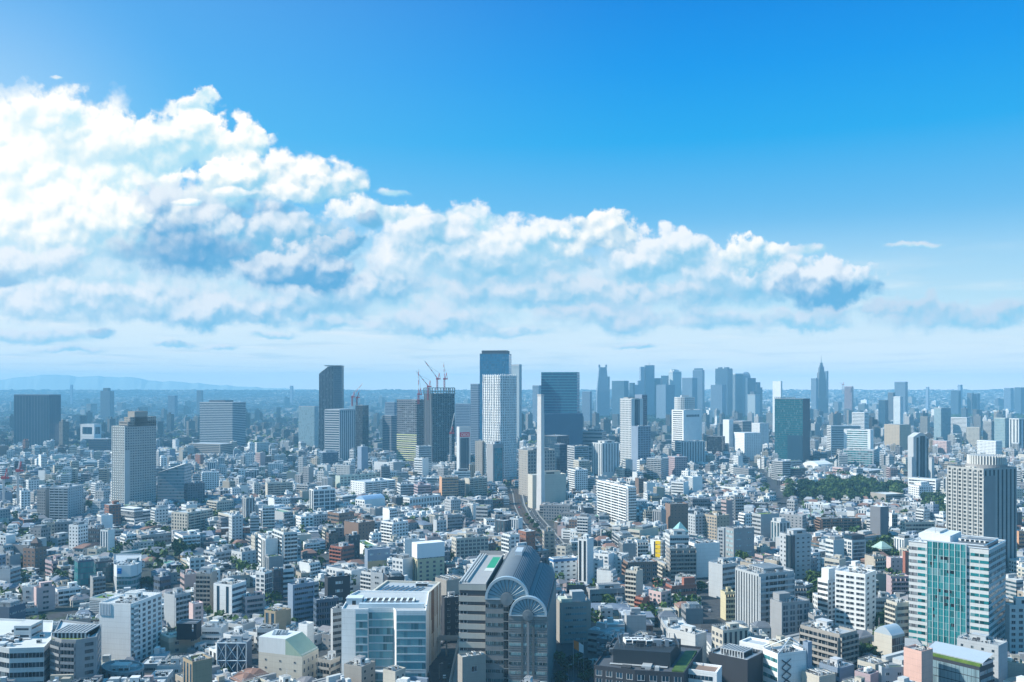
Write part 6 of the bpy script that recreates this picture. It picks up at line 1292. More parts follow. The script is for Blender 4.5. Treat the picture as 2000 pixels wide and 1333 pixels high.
# ------------------------------------------------------------------ lots of the city fabric
rng = np.random.default_rng(5)
FOREST = [(1000, 1512, 3650, 5000), (1735, 2100, 4200, 5000)]
PARK = [(1556, 1768, 1225, 1455), (500, 575, 1880, 2080), (1805, 1852, 1040, 1220), (1690, 1745, 800, 900), (1583, 1612, 640, 700), (1735, 1775, 560, 620)]
AVENUES = [[(-330, 560), (-205, 800), (-60, 1000), (10, 1180)], [(-420, 700), (-250, 690), (-60, 650), (60, 690), (300, 760), (560, 800)], [(120, 560), (180, 800), (330, 1100), (420, 1500), (520, 2100)], [(-700, 1180), (-400, 1130), (-120, 1210), (60, 1330)], [(-520, 1000), (-430, 1300), (-380, 1700), (-300, 2200)], [(160, 1330), (420, 1180), (720, 1230)], [(-900, 1700), (-300, 1640), (120, 1760), (900, 1650)], [(290, 470), (330, 620), (400, 800)]]
for a_ in AVENUES:
    b = MB()
    for (x0, y0), (x1, y1) in zip(a_[:-1], a_[1:]):
        e_ = Vector((x1 - x0, y1 - y0)).normalized(); nx, ny = -e_.y * 6, e_.x * 6; b.face([(x0 + nx, y0 + ny, .012), (x0 - nx, y0 - ny, .012), (x1 - nx, y1 - ny, .012), (x1 + nx, y1 + ny, .012)])
    tag(b.obj('avenue', ASPH), kind='structure')
def make_lots(y0, y1, size, street, cell, per):
    S = []; n = int((y1 - y0) / cell) + 1
    for i in range(n):
        y = y0 + (i + .5) * cell; hw = .60 * y + 60; m = int(2 * hw / cell) + 1
        for j in range(m): S.append((-hw + (j + .5) * 2 * hw / m + rng.uniform(-.35, .35) * cell, y + rng.uniform(-.35, .35) * cell))
    S = np.array(S); out = []
    for i, s in enumerate(S):
        a = rng.choice([-.55, -.35, .12, .3, .55, .8]) + rng.uniform(-.12, .12); R_ = cell * 1.1; k = int(2 * R_ / size) + 2
        u = np.arange(k); pu = u * size + (u // per) * street; pv = u * size + (u // 2) * street
        gu, gv = np.meshgrid(pu - pu.mean(), pv - pv.mean()); gu, gv = gu.ravel(), gv.ravel()
        gu = gu + rng.uniform(-.08, .08, gu.size) * size
        x = s[0] + gu * math.cos(a) - gv * math.sin(a); y = s[1] + gu * math.sin(a) + gv * math.cos(a)
        ok = (np.hypot(gu, gv) < R_) & (y > y0) & (y < y1) & (np.abs(x) < .585 * y + 20); x, y = x[ok], y[ok]
        near = np.argmin((x[:, None] - S[None, :, 0]) ** 2 + (y[:, None] - S[None, :, 1]) ** 2, axis=1) == i if x.size else np.zeros(0, bool)
        x, y = x[near], y[near]; out.append(np.stack([x, y, np.full(x.size, a)], 1))
    L = np.concatenate(out); m = len(L)
    w = size * rng.uniform(.6, .98, m); d = size * rng.uniform(.6, .98, m); L = np.column_stack([L[:, 0], L[:, 1], w, d, L[:, 2]])
    if size > 16: return L
    big = rng.random(m) < .085; turn = rng.random(m) < .5; L[big & turn, 2] *= rng.uniform(1.6, 2.9); L[big & ~turn, 3] *= rng.uniform(1.6, 2.9); L[big, 2:4] *= rng.uniform(1.0, 1.35, (int(big.sum()), 2)); keep = np.ones(m, bool)
    for i in np.where(big)[0]:
        if not keep[i]: continue
        c, s = math.cos(L[i, 4]), math.sin(L[i, 4]); dx, dy = L[:, 0] - L[i, 0], L[:, 1] - L[i, 1]; uu, vv = dx * c + dy * s, -dx * s + dy * c
        hit = (np.abs(uu) < L[i, 2] / 2 + size * .42) & (np.abs(vv) < L[i, 3] / 2 + size * .42); hit[i] = False; keep[hit] = False
    return L[keep]
A1 = make_lots(415, 1000, 13.0, 5.0, 110, 4); A2 = make_lots(1000, 2200, 14.0, 6.0, 160, 4); A3 = make_lots(2200, 4300, 23, 9, 320, 5); A4 = make_lots(4300, 10300, 46, 16, 700, 5)
def heights(L):
    n = len(L); px = 1000 + F * L[:, 0] / L[:, 1]; Y = L[:, 1]; u = rng.random(n); h = rng.uniform(6.0, 11.0, n)
    mid = np.where(Y < 800, .42, np.where(Y < 1300, .16, np.where(Y < 2200, .22, .16))) + np.where((px > 1000) & (Y > 1300), .10, 0)
    area = L[:, 2] * L[:, 3]; bigm = (area > 260) & (Y < 2200); h = np.where(u < mid, rng.uniform(12, 24, n), h); h = np.where(bigm & (rng.random(n) < .7), rng.uniform(11, 22, n), h); h = np.where(u < mid * .22, rng.uniform(24, 38, n), h)
    h = np.where((Y > 2200) & (u < .012 + .01 * (px > 1300)), rng.uniform(45, 75, n), h)
    h = np.where((Y > 1000) & (Y < 1500) & (px > 1380) & (px < 1780), np.minimum(h, rng.uniform(6, 11, n)), h)
    h = np.where((Y < 620) & (px > 1080) & (px < 1420), np.minimum(h, rng.uniform(7, 17, n)), h)
    h = np.where((Y > 7000), np.minimum(h, rng.uniform(6, 20, n)), h)
    return h
def usable(L, h):
    p = L[:, :2]; px = 1000 + F * p[:, 0] / p[:, 1]; Y = p[:, 1]; r = .5 * np.maximum(L[:, 2], L[:, 3]); ok = np.ones(len(L), bool); cap = h.copy()
    for x0, x1, a, b in FOREST + PARK: ok &= ~((px > x0) & (px < x1) & (Y > a) & (Y < b))
    rd = np.array(road, float); ok &= seg_d(p, road) > 6.6 + r * .85; rail = [(x - 17, y) for x, y in road]; ok &= seg_d(p, rail) > 8.5 + r * .8
    for a_ in AVENUES: ok &= seg_d(p, a_) > 7.5 + r * .8
    ok &= ~((Y < 640) & (px > 838 - 6) & (px < 905)) & ~((Y < 530) & (px > 1078) & (px < 1162))
    half = r * F / Y
    for pts, x0, x1, Yh_, yb, yt in HEROES:
        P = np.array(pts); c = P.mean(0); R_ = np.max(np.hypot(*(P - c).T)) + 30; cand = np.where((np.abs(p[:, 0] - c[0]) < R_) & (np.abs(Y - c[1]) < R_))[0]
        if cand.size:
            ins = np.full(cand.size, 1e9)
            for i in range(len(P)):
                a, b = P[i], P[(i + 1) % len(P)]; e = (b - a) / max(1e-6, np.linalg.norm(b - a)); nrm = np.array([e[1], -e[0]]); ins = np.minimum(ins, -((p[cand] - a) @ nrm))
            ok[cand[ins > -(r[cand] * .92)]] = False
        f = (Y < Yh_) & (px + half > x0 + 1) & (px - half < x1 - 1)
        cap = np.where(f, np.minimum(cap, H + (HZ - yb) / F * Y), cap)
    ok &= cap > -12
    return ok, np.clip(cap, 4.6, None)
PAL = np.array([(.78, .795, .79), (.68, .70, .70), (.50, .52, .52), (.42, .44, .45), (.52, .49, .42), (.43, .38, .31), (.31, .32, .33), (.25, .26, .27), (.17, .18, .20), (.17, .12, .095), (.28, .13, .09), (.45, .35, .34), (.25, .31, .39), (.06, .068, .08), (.42, .33, .22)])
PW = np.array([.15, .12, .13, .12, .08, .05, .08, .06, .05, .035, .015, .02, .03, .045, .015]); PW /= PW.sum()
PNAME = ['white', 'white', 'off-white', 'pale grey', 'cream', 'beige', 'grey', 'grey', 'dark grey', 'brown', 'red brick', 'pinkish', 'blue grey', 'black', 'tan']
RPAL = np.array([(.43, .47, .50), (.33, .37, .41), (.58, .61, .62), (.25, .28, .31), (.14, .16, .19), (.16, .30, .22), (.30, .22, .18), (.42, .44, .40)]); RPW = np.array([.22, .24, .13, .16, .14, .03, .03, .05]); RPW /= RPW.sum()
def boxes(cx, cyy, w, d, th, z0, z1, sx, sy, tw, tt, wa, wb, gl, seed):
    """many tapered blocks at once: vertices, quads, uv and per face attributes"""
    n = len(cx); c, s = np.cos(th), np.sin(th); V = np.zeros((n, 8, 3)); k = 0
    for top in (0, 1):
        for ax, ay in ((-1, -1), (1, -1), (1, 1), (-1, 1)):
            x = ax * w / 2 * (sx if top else 1); y = ay * d / 2 * (sy if top else 1)
            V[:, k, 0] = cx + x * c - y * s; V[:, k, 1] = cyy + x * s + y * c; V[:, k, 2] = z1 if top else z0; k += 1
    Q = np.array([(0, 1, 5, 4), (1, 2, 6, 5), (2, 3, 7, 6), (3, 0, 4, 7), (4, 5, 6, 7)]); Fc = (np.arange(n) * 8)[:, None, None] + Q[None]
    h = z1 - z0; UV = np.zeros((n, 5, 4, 2)); UV[:, 4, :, 1] = -1
    for i in range(4):
        L = w if i % 2 == 0 else d; UV[:, i, 1, 0] = L; UV[:, i, 2, 0] = L; UV[:, i, 0, 1] = h - 1; UV[:, i, 1, 1] = h - 1; UV[:, i, 2, 1] = -1; UV[:, i, 3, 1] = -1
    T = np.ones((n, 5, 4)); T[:, :4, :3] = tw[:, None]; T[:, 4, :3] = tt; T[:, :, 3] = seed[:, None]
    WA = np.repeat(wa[:, None], 5, 1); WB = np.repeat(wb[:, None], 5, 1); GL = np.ones((n, 5, 4)); GL[:, :, :3] = gl[:, None]
    return V.reshape(-1, 3), Fc.reshape(-1, 4), UV.reshape(-1, 2), T.reshape(-1, 4), WA.reshape(-1, 3), WB.reshape(-1, 3), GL.reshape(-1, 4)
def mass(name, label, chunks):
    off = 0; A = [[] for _ in range(7)]
    for ch in chunks:
        for i, a in enumerate(ch): A[i].append(a + off if i == 1 else a)
        off += len(ch[0])
    V, Fc, UV, T, WA, WB, GL = [np.concatenate(a) for a in A]; me = bpy.data.meshes.new(name); nf = len(Fc)
    me.vertices.add(len(V)); me.vertices.foreach_set('co', V.ravel()); me.loops.add(nf * 4); me.loops.foreach_set('vertex_index', Fc.ravel().astype(np.int32))
    me.polygons.add(nf); me.polygons.foreach_set('loop_start', np.arange(0, nf * 4, 4, dtype=np.int32)); me.update(calc_edges=True)
    me.uv_layers.new(name='UVMap').data.foreach_set('uv', UV.ravel())
    for nm, ty, a, key in (('tint', 'FLOAT_COLOR', T, 'color'), ('wa', 'FLOAT_VECTOR', WA, 'vector'), ('wb', 'FLOAT_VECTOR', WB, 'vector'), ('gl', 'FLOAT_COLOR', GL, 'color')):
        me.attributes.new(nm, ty, 'FACE').data.foreach_set(key, a.ravel())
    me.materials.append(FAC); me.validate(); me.shade_flat(); return tag(link(name, me), label, kind='stuff')
def look(n):
    ci = rng.choice(len(PAL), n, p=PW); tw = PAL[ci] * rng.uniform(.88, 1.05, n)[:, None]; ri = rng.choice(len(RPAL), n, p=RPW); tt = RPAL[ri] * rng.uniform(.85, 1.15, n)[:, None]
    st = rng.random(n); wa, wb = np.zeros((n, 3)), np.zeros((n, 3)); wa[:, 1] = rng.uniform(2.8, 3.5, n); wa[:, 2] = 1
    band = st < .36; grid = (st >= .36) & (st < .86); vert = (st >= .86) & (st < .94); none = st >= .94
    wa[:, 0] = np.where(band, 80, rng.uniform(2.4, 4.5, n)); wb[:, 0] = np.where(band, 1, rng.uniform(.4, .7, n)); wb[:, 1] = np.where(band, rng.uniform(.36, .55, n), np.where(vert, 1, rng.uniform(.36, .6, n))); wa[none, 2] = 0
    gl = np.where((rng.random(n) < .7)[:, None], np.array((.03, .042, .055)), np.array((.05, .10, .13))); return ci, tw, ri, tt, wa, wb, gl
LOTS = []
for L in (A1, A2, A3, A4):
    h = heights(L); ok, cap = usable(L, h); h = np.minimum(h, cap); LOTS.append((L[ok], h[ok]))
# which lots show most: a coarse front to back visibility pass over the known silhouettes
Ln = np.concatenate([LOTS[0][0], LOTS[1][0]]); hn = np.concatenate([LOTS[0][1], LOTS[1][1]])
ci, tw, ri, tt, wa, wb, gl = look(len(Ln)); seed = rng.random(len(Ln))
pxc = 1000 + F * Ln[:, 0] / Ln[:, 1]; ext = (np.abs(np.cos(Ln[:, 4])) * Ln[:, 2] + np.abs(np.sin(Ln[:, 4])) * Ln[:, 3]) / 2 * F / Ln[:, 1]
items = [(Ln[i, 1], pxc[i] - ext[i], pxc[i] + ext[i], HZ + (H - hn[i]) * F / (Ln[i, 1] + 5), HZ + H * F / Ln[i, 1], i) for i in range(len(Ln))] + [(h_[3], h_[1], h_[2], h_[5], HZ + H * F / h_[3], -1) for h_ in HEROES]
items.sort(key=lambda t: t[0]); scr = np.zeros((667, 1000), bool); vis = np.zeros(len(Ln))
for Y, x0, x1, y0, y1, i in items:
    a, b, c, d = max(0, int(x0 / 2)), min(1000, int(x1 / 2) + 1), max(0, int(y0 / 2)), min(667, int(y1 / 2) + 1)
    if a >= b or c >= d: continue
    blk = scr[c:d, a:b]
    if i >= 0: vis[i] = blk.size - blk.sum()
    blk[:] = True
order = np.argsort(-vis); chosen = []; used = set(o_['label'] for o_ in C.objects if o_.get('label'))
MK = [(x, y, n) for x, y, n in MARKS]
def beside(px, py, k=0):
    m = sorted(MK, key=lambda t: math.hypot(px - t[0], (py - t[1]) * 1.4))[k]; dx, dy = px - m[0], py - m[1]
    if abs(dx) > abs(dy) * 1.1: return ('left of the ' if dx < 0 else 'right of the ') + m[2]
    return ('behind the ' if dy < -6 else 'in front of the ') + m[2]
NIND = 300
for i in order:
    if len(chosen) >= NIND or vis[i] < 6: break
    x, y, w, d, th = Ln[i]; h = hn[i]; py = HZ + (H - h) * F / y; rr = random.Random(int(i) + 5)
    low = h < 9.5; hip = low and rr.random() < .42; st = max(1, round(h / 3.1))
    kind = 'H' if low else ('A' if rr.random() < .65 else 'O'); kw = {'H': 'house', 'A': 'apartment block', 'O': 'office block'}[kind]
    feats = 'a' if hip else rr.choice(['pa', 'ta', 'pta', 'aa', 'pam', 'la', 'ga', 'paa'])
    rname = ['pale', 'bluish', 'whitish', 'slate', 'dark', 'green', 'brown', 'mossy'][ri[i]]
    fp = 'hipped dark roof' if hip else {'p': 'roof stair box', 't': 'roof tank', 'a': 'roof air units', 'l': 'louvred roof screen', 'g': 'roof lawn'}[feats[0]] + (' on %s roof' % rname)
    lab = None
    for k in range(4):
        t = f"{PNAME[ci[i]]} {st}-storey {kw}, {fp}, {beside(pxc[i], py, k)}"
        if t not in used and len(t.replace('-', ' ').split()) <= 17 and len(t.split()) <= 16: lab = t; break
    if lab is None: continue
    used.add(lab); chosen.append(i)
    c, s = math.cos(th), math.sin(th); q = [(x + a * w / 2 * c - b * d / 2 * s, y + a * w / 2 * s + b * d / 2 * c) for a, b in ((-1, -1), (1, -1), (1, 1), (-1, 1))]
    fac = []
    for k in range(4):
        a, b = q[k], q[(k + 1) % 4]; mx, my = (a[0] + b[0]) / 2, (a[1] + b[1]) / 2; nx, ny = (b[1] - a[1]), -(b[0] - a[0]); fac.append(nx * -mx + ny * -my > 0)
    s0 = next((k for k in range(4) if fac[k] and not fac[k - 1]), 0); q = q[s0:] + q[:s0]
    near = y < 760 and vis[i] > 40
    fs, rs = rr.choice([('G', 'G'), ('B', 'G'), ('B', 'B'), ('R', 'R'), ('G', 'N'), ('R', 'N'), ('N', 'B'), ('G:3,4,.4,.4', 'G'), ('V', 'N')]) if not low else rr.choice([('G:2.9,3.4,.4,.4', 'G:2.9,4,.4,.3'), ('G:2.9,4,.4,.35', 'P'), ('R:2.9,0,.4,.7', 'G:2.9,4,.35,.3')])
    o = building(kind, lab, q, float(h), float(y), [fs, rs], tuple(float(t) for t in tw[i]), feats, rr.choice('dddbn'), near=near, seed=int(i), roof=tuple(float(t) for t in tt[i]), group='low buildings packed between the landmarks', capw=36)
    if hip:
        rb = MB(); P = [(p[0] - o.location.x, p[1] - o.location.y) for p in q]; rb.prism([(a * 1.08, b * 1.08) for a, b in P], h - .2, h + 2.6, 0, None, True, [(a * .42, b * .12 + a * 0) for a, b in P]); rb.obj('tiled_roof', PAINT, o, col=rr.choice([(.13, .15, .18), (.2, .2, .22), (.24, .14, .11), (.16, .2, .26)]))
rest = np.ones(len(Ln), bool); rest[chosen] = False
def fabric(L, h, tw, tt, wa, wb, gl, sd, clutter, z0=None):
    n = len(L); z0 = np.zeros(n) if z0 is None else z0; one = np.ones(n); ch = []
    hip = (h < 9.5) & (rng.random(n) < .4) & (clutter > 0)
    ch.append(boxes(L[:, 0], L[:, 1], L[:, 2], L[:, 3], L[:, 4], z0, z0 + h, one, one, tw, tt, wa, wb, gl, sd))
    def extra(m, fx, fy, fw, fd, hh, t, sx=None, sy=None, base=None):
        Lm = L[m]; k = len(Lm)
        if not k: return
        c, s = np.cos(Lm[:, 4]), np.sin(Lm[:, 4]); ox, oy = fx[m] * Lm[:, 2], fy[m] * Lm[:, 3]; zb = (z0 + h)[m] - .05
        off = np.zeros((k, 3)); off[:, 0] = 1; off[:, 1] = 3
        ch.append(boxes(Lm[:, 0] + ox * c - oy * s, Lm[:, 1] + ox * s + oy * c, fw[m], fd[m], Lm[:, 4], zb, zb + hh[m], sx if sx is not None else np.ones(k), sy if sy is not None else np.ones(k), t[m], t[m] * 1.0, off, off * 0, gl[m], sd[m]))
    U = lambda a, b: rng.uniform(a, b, n)
    flat = ~hip; pent = flat & (rng.random(n) < .75)
    extra(pent, U(-.25, .25), U(-.2, .25), L[:, 2] * U(.25, .5), L[:, 3] * U(.25, .5), U(2.2, 3.6) * np.where(h > 40, 2, 1), tw * .97)
    if clutter > 1:
        for k in range(4): extra(flat & (rng.random(n) < .7), U(-.38, .38), U(-.38, .38), U(1.0, 2.6), U(1.0, 2.4), U(.9, 2.4), np.where((rng.random(n) < .7)[:, None], np.array((.62, .64, .65)), np.array((.2, .22, .25))))
        extra(flat & (rng.random(n) < .35), U(-.05, .05), U(.30, .36), L[:, 2] * .8, L[:, 3] * .2, U(2.6, 3.0), tw)
    if hip.any():
        m = hip; k = int(m.sum()); dark = np.array([(.12, .14, .17), (.2, .2, .22), (.24, .14, .11), (.17, .21, .27), (.33, .35, .37)])[rng.integers(0, 5, n)]
        extra(m, U(0, 0), U(0, 0), L[:, 2] * 1.08, L[:, 3] * 1.08, U(2.0, 3.2), dark, np.full(k, .55), np.full(k, .06))
    return ch
ch = fabric(Ln[rest], hn[rest], tw[rest], tt[rest], wa[rest], wb[rest], gl[rest], seed[rest], 2)
mass('packed_city', 'mass of small low buildings packed between the landmarks', ch)
chs = []
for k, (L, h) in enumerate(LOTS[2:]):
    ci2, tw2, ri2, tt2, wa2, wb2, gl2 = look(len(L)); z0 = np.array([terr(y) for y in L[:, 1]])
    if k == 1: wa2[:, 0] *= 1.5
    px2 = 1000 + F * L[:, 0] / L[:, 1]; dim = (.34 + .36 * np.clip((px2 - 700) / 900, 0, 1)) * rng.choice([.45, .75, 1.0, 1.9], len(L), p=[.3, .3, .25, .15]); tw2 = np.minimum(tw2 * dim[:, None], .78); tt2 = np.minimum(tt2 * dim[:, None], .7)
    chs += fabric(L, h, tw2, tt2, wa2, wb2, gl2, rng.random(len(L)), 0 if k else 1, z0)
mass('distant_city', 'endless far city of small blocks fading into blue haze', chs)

# ------------------------------------------------------------------ trees
def leaf_cloud(cen, rad, nq, size, squash=.8):
    """many small leaf clumps (quads) spread through each crown's volume"""
    n = len(cen); d = rng.normal(size=(n, nq, 3)); d /= np.linalg.norm(d, axis=2, keepdims=True); r = rng.uniform(.45, 1.0, (n, nq, 1)) ** .6
    lob = 1 + .28 * np.sin(d[..., :1] * 5 + rng.uniform(0, 6, (n, 1, 1))) * np.cos(d[..., 1:2] * 4 + rng.uniform(0, 6, (n, 1, 1)))
    c = cen[:, None] + d * r * lob * rad[:, None, None] * np.array((1, 1, squash)); a = rng.normal(size=(n, nq, 3)) + d * .6; a /= np.linalg.norm(a, axis=2, keepdims=True)
    b = np.cross(a, rng.normal(size=(n, nq, 3))); b /= np.linalg.norm(b, axis=2, keepdims=True); t = np.cross(a, b); s = (size * rad[:, None, None]) * rng.uniform(.6, 1.3, (n, nq, 1))
    V = np.stack([c - b * s - t * s * .6, c + b * s * .7 - t * s, c + b * s + t * s * .7, c - b * s * .6 + t * s], 2).reshape(-1, 3); return V
def quads(name, V, mat):
    me = bpy.data.meshes.new(name); nf = len(V) // 4; me.vertices.add(len(V)); me.vertices.foreach_set('co', V.ravel()); me.loops.add(nf * 4); me.loops.foreach_set('vertex_index', np.arange(nf * 4, dtype=np.int32)); me.polygons.add(nf); me.polygons.foreach_set('loop_start', np.arange(0, nf * 4, 4, dtype=np.int32)); me.update(calc_edges=True); me.materials.append(mat); me.shade_flat(); return me
CROWN, TRUNK = [], []
for k in range(5):
    n = 9; cen = np.column_stack([rng.uniform(-.5, .5, n), rng.uniform(-.5, .5, n), rng.uniform(.55, 1.25, n)]); cen[0] = (0, 0, 1.0)
    if k == 4: cen = np.column_stack([rng.uniform(-.12, .12, n), rng.uniform(-.12, .12, n), np.linspace(.4, 2.4, n)])
    rad = rng.uniform(.36, .58, n) * (np.linspace(1, .35, n) if k == 4 else 1); CROWN.append(quads('crown', leaf_cloud(cen, rad, 70, .24), LEAF))
    t = MB(); t.cyl(0, 0, 0, .7, .09, .05, 8)
    for a in range(4): t.beam((0, 0, .45), (.34 * math.cos(a * 1.7 + k), .34 * math.sin(a * 1.7 + k), .95), .025)
    TRUNK.append(t.mesh('trunk', [BARK]))
def tree(x, y, h, k, label, group=None, name='broadleaf_tree'):
    o = bpy.data.objects.new(name, None); C.collection.objects.link(o); o.location = (x, y, 0); s = h / (1.75 if k != 4 else 2.75); z = rnd.uniform(0, 6.28)
    for nm, me in (('crown', CROWN[k]), ('trunk', TRUNK[k])):
        c = link(nm, me, o); c.scale = (s, s, s); c.rotation_euler = (0, 0, z)
    return tag(o, label, 'tree', group)
n = 0
for y in np.arange(1195, 1470, 17):
    for x in np.arange(X(1545, y), X(1765, y), 12.5):
        px = 1000 + F * x / y
        if px > 1690 and y < 1275 or rnd.random() < .25: continue
        if abs((px - 1655) / 118 + .2 * math.sin(y * .05)) ** 2 + ((y - 1325) / 150) ** 2 > 1 + .35 * math.sin(px * .09) : continue
        k = rnd.choice((0, 1, 2, 3, 3)); tree(x + rnd.uniform(-4, 4), y + rnd.uniform(-5, 5), rnd.uniform(10, 19), k, 'dark green broadleaf tree in the dense park grove among the low houses', 'trees of the park grove')
def grove(label, group, spots, hr):
    for px, Y in spots: tree(X(px, Y) + rnd.uniform(-1, 1), Y, rnd.uniform(*hr), rnd.randint(0, 3), label, group)
grove('green tree in the row climbing beside the drum topped hotel', 'trees beside the drum topped hotel', [(px, Y) for Y in range(1050, 1220, 24) for px in (1812, 1824, 1836, 1846)], (12, 18))
grove('round dark green tree among the houses below the park, before the teal centred tower', 'garden trees before the teal centred tower', [(px, Y) for Y in range(805, 900, 24) for px in (1694, 1706, 1718, 1730, 1741)], (9, 15))
grove('dark tree standing right behind the dark cornered grey tower', 'trees by the dark cornered grey tower', [(1587, 690), (1594, 672), (1602, 690), (1608, 668), (1598, 650), (1590, 648), (1606, 705)], (11, 16))
grove('green tree between the white grid apartment block and the teal centred tower', 'trees beside the white grid apartment block', [(1717, 580), (1724, 575), (1722, 555), (1685, 505), (1692, 500), (1716, 545), (1728, 600)], (9, 14))
grove('hazy dark green tree in the grove left of the white lattice cube', 'trees left of the white lattice cube', [(px, Y) for Y in (1890, 1930, 1980, 2040) for px in range(505, 572, 11)], (13, 20))
grove('dark street tree in the shaded square right of the arched complex', 'trees of the shaded square', [(1092, 505), (1103, 492), (1112, 503), (1128, 498), (1140, 490), (1098, 470), (1148, 472)], (6, 9))
grove('bush green tree on the slope between the street and the railway', 'trees along the railway', [(1000 + F * (x - 10.5) / y, y) for (x, y) in [(47, 880), (44, 910), (41, 940), (38.5, 970), (36, 1000), (33, 1030), (31, 1060), (28, 1095)]], (4, 7))
grove('hazy tree in the dark green rows left of the stepped apartment tower', 'tree rows left of the stepped apartment tower', [(px, Y) for Y in (1380, 1405, 1700, 1730) for px in range(12, 212, 14)], (8, 15))
for px, Y, h, k, lb in [(350, 815, 20, 3, 'big dark round tree at the right end of the long pale green school'), (166, 870, 15, 4, 'slim cypress like tree left of the long pale green school'), (376, 830, 14, 1, 'bushy dark tree between the school and a white balconied block'),
    (424, 1010, 20, 2, 'tall dark round tree above the cream square windowed block'), (172, 1120, 17, 0, 'spreading tree behind the pale balconied block'), (186, 1010, 14, 2, 'dark tree at the foot of the stepped apartment tower'), (275, 700, 9, 1, 'yellow green tree right of the blue emblem office'), (293, 705, 8, 0, 'pale green bush tree behind the dark blue round house'),
    (622, 1560, 22, 3, 'tall dark conifer like tree before the blue glass office'), (597, 1500, 18, 0, 'dark rounded tree left of the tall conifer like tree'), (690, 870, 12, 1, 'dark tree beside the brown gabled house'), (1450, 785, 15, 3, 'very round clipped dark tree at the foot of the purple grey office'),
    (1240, 930, 14, 2, 'leafy tree before the long white balcony slab'), (1195, 900, 14, 0, 'dark tree in the gap behind the dark brick block'), (1207, 905, 12, 1, 'second smaller tree in the gap behind the dark brick block'), (1265, 1480, 16, 2, 'wide green tree left of the round banded block'), (1245, 1495, 16, 0, 'green tree at the foot of the blue grey lower wing'),
    (1370, 690, 8, 1, 'light green shrub tree below the huge blank white wall'), (1493, 1300, 14, 0, 'round dark tree on the hill right of the slender blue white slab'), (1860, 1700, 18, 1, 'tree beside the gabled slim tower'), (1740, 1680, 18, 2, 'dark tall tree beside the long grey banded block'), (1752, 1690, 18, 3, 'broad tree right of the dark tall tree by the banded block'),
    (1990, 1100, 16, 1, 'green tree at the right edge behind the drum topped hotel'), (180, 1480, 16, 0, 'tree in the dark green row left of the stepped apartment tower'), (105, 1500, 14, 1, 'low wide tree in the garden left of the stepped apartment tower'), (440, 480, 7, 1, 'bright green shrub beside the cross braced block')]:
    tree(X(px, Y), Y, h, k, lb)
def wood(name, label, x0, x1, y0, y1, sp, hr, nq):
    P = []
    for y in np.arange(y0, y1, sp):
        xs = np.arange(X(x0, y), X(x1, y), sp) + rng.uniform(-sp * .4, sp * .4, len(np.arange(X(x0, y), X(x1, y), sp))); P.append(np.column_stack([xs, np.full(len(xs), y) + rng.uniform(-4, 4, len(xs)), np.zeros(len(xs))]))
    P = np.concatenate(P); h = rng.uniform(*hr, len(P)); P[:, 2] = h * .55; return tag(link(name, quads(name, leaf_cloud(P, h * .5, nq, .30), LEAF)), label, kind='stuff')
wood('far_wood', 'broad dark green wood before the skyscrapers', 1003, 1510, 3650, 4900, 13, (13, 21), 18)
wood('far_wood', 'dark evergreen belt on the right before the horizon', 1738, 2060, 4200, 4900, 15, (16, 26), 16)
NT = 11000; T = rng.random((NT, 2)); Yt = 560 + 6200 * T[:, 0] ** 1.1; Xt = (T[:, 1] - .5) * 1.14 * Yt; Lt = np.column_stack([Xt, Yt, np.full(NT, 9.0), np.full(NT, 9.0), np.zeros(NT)]); okt, _ = usable(Lt, np.full(NT, 8.0))
Lt = Lt[okt][:5200]; P = np.column_stack([Lt[:, 0], Lt[:, 1], rng.uniform(4, 9, len(Lt))]); tag(link('tree_cover', quads('tree_cover', leaf_cloud(P, rng.uniform(3, 6, len(P)) * np.where(Lt[:, 1] > 2200, 2.2, 1), 36, .26), LEAF)), 'scattered garden greenery between the low roofs', kind='stuff')

# ------------------------------------------------------------------ cars on the street
def _carbody(b):
    b.prism([(-.9, -2.1), (.9, -2.1), (.9, 2.1), (-.9, 2.1)], .35, .85); b.prism([(-.85, -1.5), (.85, -1.5), (.85, 1.0), (-.85, 1.0)], .85, 1.45, 0, None, True, [(-.7, -1.1), (.7, -1.1), (.7, .5), (-.7, .5)])
U_CAR = unit('body', _carbody, [METAL])
U_CARG = unit('windscreen', lambda b: (b.box(-.78, .78, -1.46, -1.1, .9, 1.3), b.box(-.78, .78, .6, .95, .9, 1.3), b.box(-.87, .87, -1.0, .4, .92, 1.3)), [GLASS])
def _wheel(b):
    n = 10
    for i in range(n):
        a, c = 2 * math.pi * i / n, 2 * math.pi * (i + 1) / n; p = lambda t, x: (x, .33 * math.cos(t), .33 + .33 * math.sin(t)); b.face([p(a, -.1), p(c, -.1), p(c, .1), p(a, .1)]); b.face([p(a, .1), p(c, .1), (.1, 0, .33)]); b.face([p(c, -.1), p(a, -.1), (-.1, 0, .33)])
U_WH = unit('wheel', _wheel, [DARK])
CC = [((.8, .8, .8), 'white'), ((.05, .05, .06), 'black'), ((.4, .42, .45), 'silver grey'), ((.45, .05, .04), 'red'), ((.08, .14, .3), 'blue'), ((.72, .6, .1), 'yellow')]
used_c = set()
